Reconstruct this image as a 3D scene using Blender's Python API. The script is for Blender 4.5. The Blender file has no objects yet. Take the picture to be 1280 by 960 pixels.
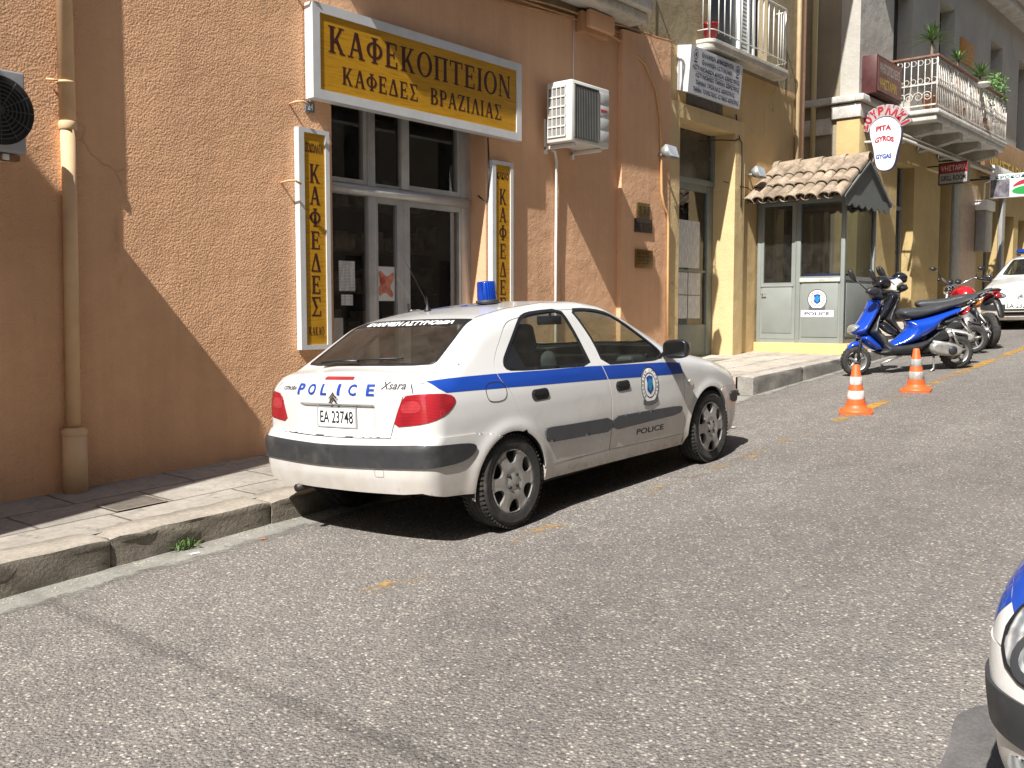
import bpy, bmesh, math, random
import numpy as np
from mathutils import Vector, Matrix
from mathutils.geometry import delaunay_2d_cdt

rnd = random.Random(7)
SC = bpy.context.scene
COL = SC.collection
R = math.radians

# ---------------------------------------------------------------- camera
F_PX = 1230.0
PITCH = math.atan(88 / F_PX)
PSI = math.atan(1028 / F_PX * math.cos(PITCH))
_c, _s = math.cos(PITCH), math.sin(PITCH)
fwd = Vector((math.cos(PSI) * _c, math.sin(PSI) * _c, -_s))
rgt = Vector((math.sin(PSI), -math.cos(PSI), 0))
upv = rgt.cross(fwd)
cam_d = bpy.data.cameras.new('camera')
cam = bpy.data.objects.new('camera', cam_d)
COL.objects.link(cam)
cam_d.sensor_width = 36
cam_d.lens = 36 * F_PX / 1280
cam_d.clip_start = 0.05
cam_d.clip_end = 2000
m = Matrix((rgt, upv, -fwd)).transposed().to_4x4()
cam.matrix_world = m
SC.camera = cam

# ---------------------------------------------------------------- light
SUN = Vector((1.0, 0.21, -1.17)).normalized()      # direction the light travels
EL = math.asin(-SUN.z)
world = bpy.data.worlds.new('World')
SC.world = world
world.use_nodes = True
nt = world.node_tree
nt.nodes.clear()
o_ = nt.nodes.new('ShaderNodeOutputWorld')
bg = nt.nodes.new('ShaderNodeBackground')
sk = nt.nodes.new('ShaderNodeTexSky')
sk.sky_type = 'NISHITA'
sk.sun_disc = False
sk.sun_elevation = EL
sk.sun_rotation = math.atan2(-SUN.x, -SUN.y)
sk.air_density = 1.0
sk.dust_density = 1.5
bg.inputs['Strength'].default_value = 0.080
nt.links.new(sk.outputs[0], bg.inputs[0])
nt.links.new(bg.outputs[0], o_.inputs[0])
sun_d = bpy.data.lights.new('sun', 'SUN')
sun_d.energy = 5.0
sun_d.angle = R(0.5)
sun_d.color = (1.0, 0.965, 0.915)
sun = bpy.data.objects.new('sun', sun_d)
COL.objects.link(sun)
sun.rotation_euler = SUN.to_track_quat('-Z', 'Y').to_euler()
sun.location = (-20, -5, 25)
SC.view_settings.view_transform = 'Standard'
SC.view_settings.look = 'None'
SC.view_settings.gamma = 1
SC.view_settings.use_curve_mapping = False
SC.view_settings.exposure = 0.80
SC.render.engine = 'CYCLES'
SC.cycles.use_denoising = True
SC.cycles.max_bounces = 8
SC.cycles.transparent_max_bounces = 16
SC.cycles.sample_clamp_indirect = 6

# ---------------------------------------------------------------- object helpers
def tag(o, label=None, cat=None, group=None, kind=None):
    if label: o['label'] = label
    if cat: o['category'] = cat
    if group: o['group'] = group
    if kind: o['kind'] = kind
    return o

def thing(name, label, cat, loc=(0, 0, 0), group=None, mat=None):
    o = bpy.data.objects.new(name, None)
    COL.objects.link(o)
    o.empty_display_size = 0.2
    o.matrix_world = mat if mat is not None else Matrix.Translation(loc)
    return tag(o, label, cat, group)

def mesh_obj(name, me, mat, parent=None):
    o = bpy.data.objects.new(name, me)
    COL.objects.link(o)
    for mm in (mat if isinstance(mat, (list, tuple)) else [mat]):
        me.materials.append(mm)
    if parent: o.parent = parent
    return o

def root_of(p):
    while p.parent: p = p.parent
    return p

class MB:
    """collects geometry in one mesh"""
    def __init__(self):
        self.v = []; self.f = []; self.mi = []; self.sm = []
    def add(self, vs, fs, mi=0, smooth=False):
        n = len(self.v)
        self.v += [tuple(p) for p in vs]
        for f in fs:
            self.f.append(tuple(i + n for i in f)); self.mi.append(mi); self.sm.append(smooth)
        return self
    def box(self, x0, x1, y0, y1, z0, z1, mi=0, bev=0.0):
        if x0 > x1: x0, x1 = x1, x0
        if y0 > y1: y0, y1 = y1, y0
        if z0 > z1: z0, z1 = z1, z0
        if bev > 0:
            bm = bmesh.new()
            bmesh.ops.create_cube(bm, size=1)
            for v in bm.verts:
                v.co = Vector(((x0 + x1) / 2 + v.co.x * (x1 - x0), (y0 + y1) / 2 + v.co.y * (y1 - y0), (z0 + z1) / 2 + v.co.z * (z1 - z0)))
            bev = min(bev, .45 * min(x1 - x0, y1 - y0, z1 - z0))
            bmesh.ops.bevel(bm, geom=list(bm.edges), offset=bev, segments=2, affect='EDGES', profile=.5)
            return self.bm(bm, mi, True)
        vs = [(x, y, z) for x in (x0, x1) for y in (y0, y1) for z in (z0, z1)]
        fs = [(0, 1, 3, 2), (4, 6, 7, 5), (0, 4, 5, 1), (2, 3, 7, 6), (0, 2, 6, 4), (1, 5, 7, 3)]
        return self.add(vs, fs, mi)
    def bm(self, bm, mi=0, smooth=False, mat=None):
        bm.verts.index_update()
        vs = [(mat @ v.co if mat else v.co.copy()) for v in bm.verts]
        self.add(vs, [[v.index for v in f.verts] for f in bm.faces], mi, smooth)
        bm.free()
        return self
    def tube(self, pts, r, n=8, mi=0, caps=True, smooth=True):
        pts = [Vector(p) for p in pts]
        rs = r if isinstance(r, (list, tuple)) else [r] * len(pts)
        t0 = (pts[1] - pts[0]).normalized()
        nrm = t0.orthogonal().normalized()
        vs = []
        for i, p in enumerate(pts):
            if i == 0: t = pts[1] - pts[0]
            elif i == len(pts) - 1: t = pts[-1] - pts[-2]
            else: t = (pts[i + 1] - p).normalized() + (p - pts[i - 1]).normalized()
            t.normalize()
            nrm = (nrm - t * nrm.dot(t)).normalized()
            b = t.cross(nrm)
            for k in range(n):
                a = 2 * math.pi * k / n
                vs.append(p + (nrm * math.cos(a) + b * math.sin(a)) * rs[i])
        fs = []
        for i in range(len(pts) - 1):
            for k in range(n):
                a, b2 = i * n + k, i * n + (k + 1) % n
                fs.append((a, b2, b2 + n, a + n))
        if caps:
            fs.append(tuple(range(n))[::-1]); fs.append(tuple(range((len(pts) - 1) * n, len(pts) * n)))
        return self.add(vs, fs, mi, smooth)
    def lathe(self, prof, n=32, mi=0, mat=None, smooth=True, closed=False):
        """prof: (radius, height) revolved round local Z"""
        mat = mat or Matrix()
        vs = []
        for k in range(n):
            a = 2 * math.pi * k / n
            for r, h in prof:
                vs.append(mat @ Vector((r * math.cos(a), r * math.sin(a), h)))
        m_ = len(prof)
        fs = []
        for k in range(n):
            k2 = (k + 1) % n
            for i in range(m_ - 1 + (1 if closed else 0)):
                j = (i + 1) % m_
                fs.append((k * m_ + i, k2 * m_ + i, k2 * m_ + j, k * m_ + j))
        return self.add(vs, fs, mi, smooth)
    def prism(self, poly, fn, w0, w1, mi=0):
        """polygon (u,v) extruded w0..w1, fn(u,v,w)->xyz"""
        n = len(poly)
        vs = [fn(u, v, w0) for u, v in poly] + [fn(u, v, w1) for u, v in poly]
        fs = [tuple(range(n))[::-1], tuple(range(n, 2 * n))]
        for i in range(n):
            j = (i + 1) % n
            fs.append((i, j, j + n, i + n))
        return self.add(vs, fs, mi)
    def sheet(self, rows, mi=0, smooth=True):
        n = len(rows[0])
        vs = [p for r in rows for p in r]
        fs = [(i * n + k, i * n + k + 1, (i + 1) * n + k + 1, (i + 1) * n + k) for i in range(len(rows) - 1) for k in range(n - 1)]
        return self.add(vs, fs, mi, smooth)
    def build(self, name, mat, parent=None, world=True, fix=True):
        me = bpy.data.meshes.new(name)
        vs = self.v
        if parent is not None and world:
            inv = root_of(parent).matrix_world.inverted()
            vs = [inv @ Vector(p) for p in vs]
        me.from_pydata([tuple(p) for p in vs], [], self.f)
        me.polygons.foreach_set('material_index', self.mi)
        me.polygons.foreach_set('use_smooth', self.sm)
        if fix:
            bm = bmesh.new(); bm.from_mesh(me)
            bmesh.ops.recalc_face_normals(bm, faces=bm.faces)
            bm.to_mesh(me); bm.free()
        me.update()
        return mesh_obj(name, me, mat, parent)

# ---------------------------------------------------------------- 2D fill
def inpoly(P, poly):
    P = np.asarray(P, float); poly = np.asarray(poly, float)
    x, y = P[:, 0], P[:, 1]
    ins = np.zeros(len(P), bool)
    j = len(poly) - 1
    for i in range(len(poly)):
        xi, yi = poly[i]; xj, yj = poly[j]
        if yi != yj:
            c = ((yi > y) != (yj > y)) & (x < (xj - xi) * (y - yi) / (yj - yi) + xi)
            ins ^= c
        j = i
    return ins

def resample(poly, sp):
    out = []
    n = len(poly)
    for i in range(n):
        a = np.array(poly[i], float); b = np.array(poly[(i + 1) % n], float)
        k = max(1, int(math.ceil(np.hypot(*(b - a)) / sp)))
        for t in range(k): out.append(tuple(a + (b - a) * t / k))
    return out

def fill(shapes, sp=None):
    """shapes: list of (outer, [holes]); returns 2D verts and triangles of their union"""
    vs = []; es = []
    allp = []
    for outer, holes in shapes:
        for p in [outer] + list(holes):
            q = resample(p, sp) if sp else list(p)
            n = len(vs)
            vs += [Vector(a) for a in q]
            es += [(n + i, n + (i + 1) % len(q)) for i in range(len(q))]
            allp += q
    if sp:
        A = np.array(allp)
        x0, y0 = A.min(0); x1, y1 = A.max(0)
        gx = np.arange(x0 + sp * .5, x1, sp); gy = np.arange(y0 + sp * .5, y1, sp * .866)
        G = np.array([(x + (sp * .5 if k % 2 else 0), y) for k, y in enumerate(gy) for x in gx]) if len(gx) and len(gy) else np.zeros((0, 2))
        if len(G):
            keep = np.zeros(len(G), bool)
            for outer, holes in shapes:
                k = inpoly(G, outer)
                for h in holes: k &= ~inpoly(G, h)
                keep |= k
            G = G[keep]
            if len(G) and len(A) * len(G) < 2e8:
                ok = np.ones(len(G), bool)
                for i in range(0, len(G), 2000):
                    d = ((G[i:i + 2000, None, :] - A[None]) ** 2).sum(2).min(1)
                    ok[i:i + 2000] = d > (sp * .45) ** 2
                G = G[ok]
            vs += [Vector(g) for g in G]
    ov, oe, of, _, _, _ = delaunay_2d_cdt(vs, es, [], 0, 1e-7)
    V = np.array([(v.x, v.y) for v in ov])
    T = np.array([tuple(f) for f in of if len(f) == 3], int).reshape(-1, 3)
    C = V[T].mean(1)
    ins = np.zeros(len(T), bool)
    for outer, holes in shapes:
        k = inpoly(C, outer)
        for h in holes: k &= ~inpoly(C, h)
        ins |= k
    T = T[ins]
    a = V[T]
    ar = (a[:, 1, 0] - a[:, 0, 0]) * (a[:, 2, 1] - a[:, 0, 1]) - (a[:, 1, 1] - a[:, 0, 1]) * (a[:, 2, 0] - a[:, 0, 0])
    T[ar < 0] = T[ar < 0][:, ::-1]
    T = T[np.abs(ar) > 1e-12]
    used = np.unique(T)
    remap = -np.ones(len(V), int); remap[used] = np.arange(len(used))
    return V[used], remap[T]

def bedges(T):
    """oriented boundary edges"""
    E = {}
    for t in T:
        for i in range(3):
            a, b = int(t[i]), int(t[(i + 1) % 3])
            E[(a, b)] = 1
    return [e for e in E if (e[1], e[0]) not in E]

def plate(mb, shapes, fn, w0, w1, mi=0, sp=None, back=True):
    """filled shapes as a solid slab, front at w1, fn(u,v,w)->xyz"""
    V, T = fill(shapes, sp)
    n = len(V)
    vs = [fn(u, v, w1) for u, v in V] + [fn(u, v, w0) for u, v in V]
    fs = [tuple(t) for t in T]
    if back: fs += [tuple(i + n for i in t[::-1]) for t in T]
    fs += [(a, a + n, b + n, b) for a, b in bedges(T)]
    return mb.add(vs, fs, mi)

def rect(x0, x1, y0, y1): return [(x0, y0), (x1, y0), (x1, y1), (x0, y1)]
def rrect(x0, x1, y0, y1, r, n=5):
    out = []
    for cx, cy, a0 in ((x1 - r, y0 + r, -90), (x1 - r, y1 - r, 0), (x0 + r, y1 - r, 90), (x0 + r, y0 + r, 180)):
        for k in range(n + 1):
            a = R(a0 + 90 * k / n); out.append((cx + r * math.cos(a), cy + r * math.sin(a)))
    return out
def ell(cx, cy, rx, ry, n=28, a0=0, a1=360):
    full = abs(a1 - a0) >= 360
    m_ = n if full else n + 1
    return [(cx + rx * math.cos(R(a0 + (a1 - a0) * k / n)), cy + ry * math.sin(R(a0 + (a1 - a0) * k / n))) for k in range(m_)]
def smooth_poly(pts, it=2, closed=True):
    for _ in range(it):
        q = []
        n = len(pts)
        for i in range(n if closed else n - 1):
            a, b = np.array(pts[i]), np.array(pts[(i + 1) % n])
            q += [tuple(a * .75 + b * .25), tuple(a * .25 + b * .75)]
        if not closed: q = [pts[0]] + q + [pts[-1]]
        pts = q
    return pts
def catmull(pts, n=6, closed=False):
    P = [np.array(p, float) for p in pts]
    out = []
    m_ = len(P)
    for i in range(m_ if closed else m_ - 1):
        p0 = P[(i - 1) % m_] if closed or i > 0 else 2 * P[0] - P[1]
        p1 = P[i]; p2 = P[(i + 1) % m_]
        p3 = P[(i + 2) % m_] if closed or i + 2 < m_ else 2 * P[-1] - P[-2]
        for k in range(n):
            t = k / n
            out.append(tuple(.5 * ((2 * p1) + (-p0 + p2) * t + (2 * p0 - 5 * p1 + 4 * p2 - p3) * t * t + (-p0 + 3 * p1 - 3 * p2 + p3) * t ** 3)))
    if not closed: out.append(tuple(P[-1]))
    return out

# ---------------------------------------------------------------- lettering
def text2d(s, x0, x1, y0, y1, bold=0.0, shear=0.0):
    """default-font text as 2D triangles fitted to a box"""
    cu = bpy.data.curves.new('t', 'FONT')
    cu.body = s; cu.offset = bold; cu.resolution_u = 3; cu.shear = shear
    ob = bpy.data.objects.new('t', cu)
    me = bpy.data.meshes.new_from_object(ob)
    V = np.array([v.co[:2] for v in me.vertices]); Fc = [tuple(p.vertices) for p in me.polygons]
    bpy.data.objects.remove(ob); bpy.data.meshes.remove(me); bpy.data.curves.remove(cu)
    if not len(V): return np.zeros((0, 2)), []
    a, b = V.min(0), V.max(0)
    V = (V - a) / np.maximum(b - a, 1e-6)
    V[:, 0] = x0 + V[:, 0] * (x1 - x0); V[:, 1] = y0 + V[:, 1] * (y1 - y0)
    return V, Fc
def refine2d(V, Fc, sp):
    bm = bmesh.new()
    vs = [bm.verts.new((a, b, 0)) for a, b in V]
    for f in Fc:
        try: bm.faces.new([vs[i] for i in f])
        except ValueError: pass
    bmesh.ops.triangulate(bm, faces=bm.faces)
    for _ in range(5):
        e = [e for e in bm.edges if e.calc_length() > sp]
        if not e: break
        bmesh.ops.subdivide_edges(bm, edges=e, cuts=1)
        bmesh.ops.triangulate(bm, faces=[f for f in bm.faces if len(f.verts) > 3])
    bm.verts.index_update()
    V2 = np.array([v.co[:2] for v in bm.verts]); F2 = [tuple(v.index for v in f.verts) for f in bm.faces]
    bm.free(); return V2, F2
def put_text(mb, s, x0, x1, y0, y1, fn, bold=0.0, mi=0, shear=0.0):
    V, Fc = text2d(s, x0, x1, y0, y1, bold, shear)
    mb.add([fn(u, v) for u, v in V], Fc, mi)
    return mb

def bar(x0, y0, x1, y1, t):
    """slanted stroke with horizontal width t"""
    return [(x0 - t / 2, y0), (x0 + t / 2, y0), (x1 + t / 2, y1), (x1 - t / 2, y1)]
def serif_letter(ch):
    """slab-serif Greek capitals in a box of height 1; returns shapes, width"""
    T, t, s = .17, .075, .055
    S = []
    add = lambda p, h=(): S.append((p, list(h)))
    def stem(x, y0=0, y1=1, ser=True, w=T):
        add(rect(x - w / 2, x + w / 2, y0, y1))
        if ser:
            add(rect(x - w / 2 - .075, x + w / 2 + .075, 0, s)); add(rect(x - w / 2 - .075, x + w / 2 + .075, 1 - s, 1))
    if ch == 'Κ':
        stem(.2); add(bar(.3, .38, .64, 1, t * 1.5)); add(bar(.68, 0, .38, .56, T * 1.05)); add(rect(.54, .82, 0, s)); add(rect(.5, .76, 1 - s, 1)); W = .85
    elif ch in 'ΑΛ':
        add(bar(.14, 0, .40, 1, t * 1.2)); add(bar(.68, 0, .42, 1, T * 1.1)); add(rect(.0, .28, 0, s)); add(rect(.53, .83, 0, s))
        if ch == 'Α': add(rect(.2, .6, .3, .3 + t))
        W = .83
    elif ch == 'Δ':
        add(bar(.10, 0, .40, 1, t * 1.2)); add(bar(.70, 0, .42, 1, T * 1.1)); add(rect(.06, .76, 0, t)); W = .82
    elif ch == 'Φ':
        stem(.42); add(ell(.42, .5, .40, .33), [ell(.42, .5, .25, .25)]); W = .84
    elif ch == 'Ε':
        stem(.2); add(rect(.2, .66, 0, t)); add(rect(.2, .64, 1 - t, 1)); add(rect(.2, .5, .48, .48 + t)); add(rect(.60, .67, 0, .26)); add(rect(.58, .65, .74, 1)); add(rect(.47, .53, .38, .66)); W = .74
    elif ch == 'Ο':
        add(ell(.42, .5, .42, .52), [ell(.42, .5, .25, .45)]); W = .84
    elif ch == 'Π':
        stem(.2); stem(.68); add(rect(.05, .83, 1 - t, 1)); W = .88
    elif ch == 'Τ':
        stem(.38, ser=False); add(rect(.24, .52, 0, s)); add(rect(.02, .74, 1 - t, 1)); add(rect(.0, .07, .74, 1)); add(rect(.69, .76, .74, 1)); W = .76
    elif ch == 'Ι':
        stem(.18); W = .38
    elif ch == 'Ν':
        stem(.15, w=t); stem(.71, w=t); add(bar(.71, 0, .17, 1, T * 1.1)); W = .86
    elif ch == 'Σ':
        add(rect(.05, .70, 0, t)); add(rect(.05, .68, 1 - t, 1)); add(bar(.14, 0, .44, .52, t * 1.3)); add(bar(.38, .46, .14, 1, T * 1.1)); add(rect(.64, .71, 0, .27)); add(rect(.61, .68, .75, 1)); W = .76
    elif ch == 'Β':
        stem(.2); add(ell(.4, .27, .31, .27), [ell(.38, .27, .16, .2)]); add(ell(.38, .76, .26, .24), [ell(.36, .76, .13, .17)]); W = .74
    elif ch == 'Ρ':
        stem(.2); add(ell(.38, .72, .30, .28), [ell(.36, .72, .15, .2)]); W = .70
    elif ch == 'Ζ':
        add(rect(.05, .66, 0, t)); add(rect(.05, .66, 1 - t, 1)); add(bar(.13, 0, .57, 1, T)); add(rect(.61, .68, 0, .25)); add(rect(.03, .10, .75, 1)); W = .72
    elif ch == 'Χ':
        add(bar(.12, 0, .62, 1, t * 1.4)); add(bar(.66, 0, .16, 1, T)); add(rect(.0, .26, 0, s)); add(rect(.52, .82, 0, s)); add(rect(.02, .3, 1 - s, 1)); add(rect(.5, .76, 1 - s, 1)); W = .82
    else:
        W = .4
    return S, W
def serif_word(word, x0, x1, y0, y1, gap=.07):
    items = [serif_letter(c) for c in word]
    tot = sum(w for _, w in items) + gap * (len(items) - 1)
    k = (x1 - x0) / tot
    out = []
    x = 0
    for S, w in items:
        out.append([([(x0 + (x + u) * k, y0 + v * (y1 - y0)) for u, v in o], [[(x0 + (x + u) * k, y0 + v * (y1 - y0)) for u, v in h] for h in hs]) for o, hs in S])
        x += w + gap
    return out
def put_serif(mb, word, x0, x1, y0, y1, fn, mi=0):
    for S in serif_word(word, x0, x1, y0, y1):
        if not S: continue
        V, T = fill(S)
        mb.add([fn(u, v) for u, v in V], [tuple(t) for t in T], mi)
    return mb
# ---------------------------------------------------------------- materials
def newmat(name):
    mt = bpy.data.materials.new(name); mt.use_nodes = True
    n = mt.node_tree.nodes; l = mt.node_tree.links
    return mt, n, l, n['Principled BSDF']
def lin(c):
    return tuple(((x / 255) / 12.92 if x / 255 <= .04045 else ((x / 255 + .055) / 1.055) ** 2.4) for x in c) + (1,)
def coords(n, l, scale=None, kind='Object'):
    tc = n.new('ShaderNodeTexCoord')
    if scale is None: return tc.outputs[kind]
    mp = n.new('ShaderNodeMapping'); mp.inputs['Scale'].default_value = scale if hasattr(scale, '__len__') else (scale,) * 3
    l.new(tc.outputs[kind], mp.inputs[0])
    return mp.outputs[0]
def noise(n, l, vec, scale, detail=4, rough=.55, dim='3D'):
    t = n.new('ShaderNodeTexNoise'); t.inputs['Scale'].default_value = scale; t.inputs['Detail'].default_value = detail; t.inputs['Roughness'].default_value = rough
    l.new(vec, t.inputs['Vector']); return t.outputs['Fac']
def ramp(n, l, fac, stops):
    r = n.new('ShaderNodeValToRGB'); e = r.color_ramp.elements
    while len(e) < len(stops): e.new(.5)
    for k, (p, c) in enumerate(stops):
        e[k].position = p; e[k].color = c if hasattr(c, '__len__') else (c, c, c, 1)
    l.new(fac, r.inputs[0]); return r.outputs[0]
def mixc(n, l, fac, a, b, mode='MIX'):
    x = n.new('ShaderNodeMix'); x.data_type = 'RGBA'; x.blend_type = mode
    for sock, val in ((x.inputs['Factor'], fac), (x.inputs[6], a), (x.inputs[7], b)):
        if hasattr(val, 'is_linked') or hasattr(val, 'links'): l.new(val, sock)
        else: sock.default_value = val
    return x.outputs[2]
def mathn(n, l, op, a, b=0.0):
    x = n.new('ShaderNodeMath'); x.operation = op
    for k, v in enumerate((a, b)):
        if hasattr(v, 'links'): l.new(v, x.inputs[k])
        else: x.inputs[k].default_value = v
    return x.outputs[0]
def bumpn(n, l, h, b, dist, strength=1.0, prev=None):
    x = n.new('ShaderNodeBump'); x.inputs['Distance'].default_value = dist; x.inputs['Strength'].default_value = strength
    l.new(h, x.inputs['Height'])
    if prev is not None: l.new(prev, x.inputs['Normal'])
    l.new(x.outputs[0], b.inputs['Normal']); return x.outputs[0]
_mc = {}
def M(name, col, rough=.6, metal=0.0, var=.12, vs=6.0, bump=0.0, bs=80.0, coat=0.0, spec=None, dirt=None, emit=0):
    """general procedural material: colour broken up by noise, fine bump"""
    if name in _mc: return _mc[name]
    mt, n, l, b = newmat(name)
    col = tuple(col) if len(col) == 4 else tuple(col) + (1,)
    v = coords(n, l)
    f = noise(n, l, v, vs, 5)
    lo = tuple(c * (1 - var) for c in col[:3]) + (1,); hi = tuple(min(1, c * (1 + var)) for c in col[:3]) + (1,)
    c = ramp(n, l, f, [(.3, lo), (.7, hi)])
    if dirt:
        f2 = noise(n, l, v, dirt[1], 6, .7)
        c = mixc(n, l, ramp(n, l, f2, [(dirt[2], 0.0), (min(1, dirt[2] + .18), dirt[3])]), c, tuple(dirt[0]) + (1,))
    l.new(c, b.inputs['Base Color'])
    rr = ramp(n, l, noise(n, l, v, vs * 2.3, 3), [(.3, max(0, rough * .85)), (.7, min(1, rough * 1.15))])
    l.new(rr, b.inputs['Roughness'])
    b.inputs['Metallic'].default_value = metal
    b.inputs['Coat Weight'].default_value = coat; b.inputs['Coat Roughness'].default_value = .05
    if spec is not None: b.inputs['Specular IOR Level'].default_value = spec
    if bump: bumpn(n, l, noise(n, l, v, bs, 4, .6), b, bump)
    _mc[name] = mt
    return mt

def stucco(name, col, rough_amt=.004, scale=45., var=.10, stain=(.22, .11, .05), st=.62):
    mt, n, l, b = newmat(name)
    v = coords(n, l)
    big = noise(n, l, v, .9, 5, .6); mid = noise(n, l, v, 6, 4)
    c1 = tuple(x * (1 - var) for x in col) + (1,); c2 = tuple(x * (1 + var) for x in col) + (1,)
    c = ramp(n, l, big, [(.3, c1), (.7, c2)])
    c = mixc(n, l, ramp(n, l, mid, [(.35, 0.0), (.75, .22)]), c, tuple(x * .8 for x in col) + (1,))
    # stains and worn patches
    sn = noise(n, l, coords(n, l, (1.6, 1.6, .55)), 1.7, 7, .68)
    c = mixc(n, l, ramp(n, l, sn, [(st, 0.0), (st + .16, .45)]), c, tuple(stain) + (1,))
    l.new(c, b.inputs['Base Color']); b.inputs['Roughness'].default_value = .92
    b.inputs['Specular IOR Level'].default_value = .2
    h1 = noise(n, l, v, scale, 5, .62)
    vo = n.new('ShaderNodeTexVoronoi'); vo.inputs['Scale'].default_value = scale * .9; vo.feature = 'SMOOTH_F1'
    l.new(v, vo.inputs['Vector'])
    h = mathn(n, l, 'ADD', h1, mathn(n, l, 'MULTIPLY', vo.outputs['Distance'], -.8))
    # rain streaks, hairline cracks, areas trowelled smoother
    rs = noise(n, l, coords(n, l, (7, 7, .30)), 1.3, 5, .6)
    c = mixc(n, l, 1.0, c, ramp(n, l, rs, [(.32, .955), (.62, 1.02)]), 'MULTIPLY')
    ck = n.new('ShaderNodeTexVoronoi'); ck.feature = 'DISTANCE_TO_EDGE'; ck.inputs['Scale'].default_value = .55
    nn = n.new('ShaderNodeTexNoise'); nn.inputs['Scale'].default_value = 1.6; nn.inputs['Detail'].default_value = 7; l.new(v, nn.inputs['Vector'])
    cw = n.new('ShaderNodeVectorMath'); cw.operation = 'SCALE'; cw.inputs['Scale'].default_value = .7; l.new(nn.outputs['Color'], cw.inputs[0])
    ca = n.new('ShaderNodeVectorMath'); l.new(v, ca.inputs[0]); l.new(cw.outputs[0], ca.inputs[1]); l.new(ca.outputs[0], ck.inputs['Vector'])
    cf_ = mathn(n, l, 'MULTIPLY', ramp(n, l, ck.outputs['Distance'], [(.002, .5), (.006, 0.0)]), ramp(n, l, noise(n, l, v, .5, 3), [(.52, 0.0), (.60, 1.0)]))
    c = mixc(n, l, cf_, c, tuple(x * .3 for x in col) + (1,))
    l.new(c, b.inputs['Base Color'])
    p = bumpn(n, l, noise(n, l, v, 2.2, 5, .6), b, .035, .7)
    am = ramp(n, l, noise(n, l, v, 1.1, 4, .6), [(.3, .45), (.7, 1.25)])
    bumpn(n, l, mathn(n, l, 'MULTIPLY', h, am), b, rough_amt * 3, 1.0, p)
    return mt

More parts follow.
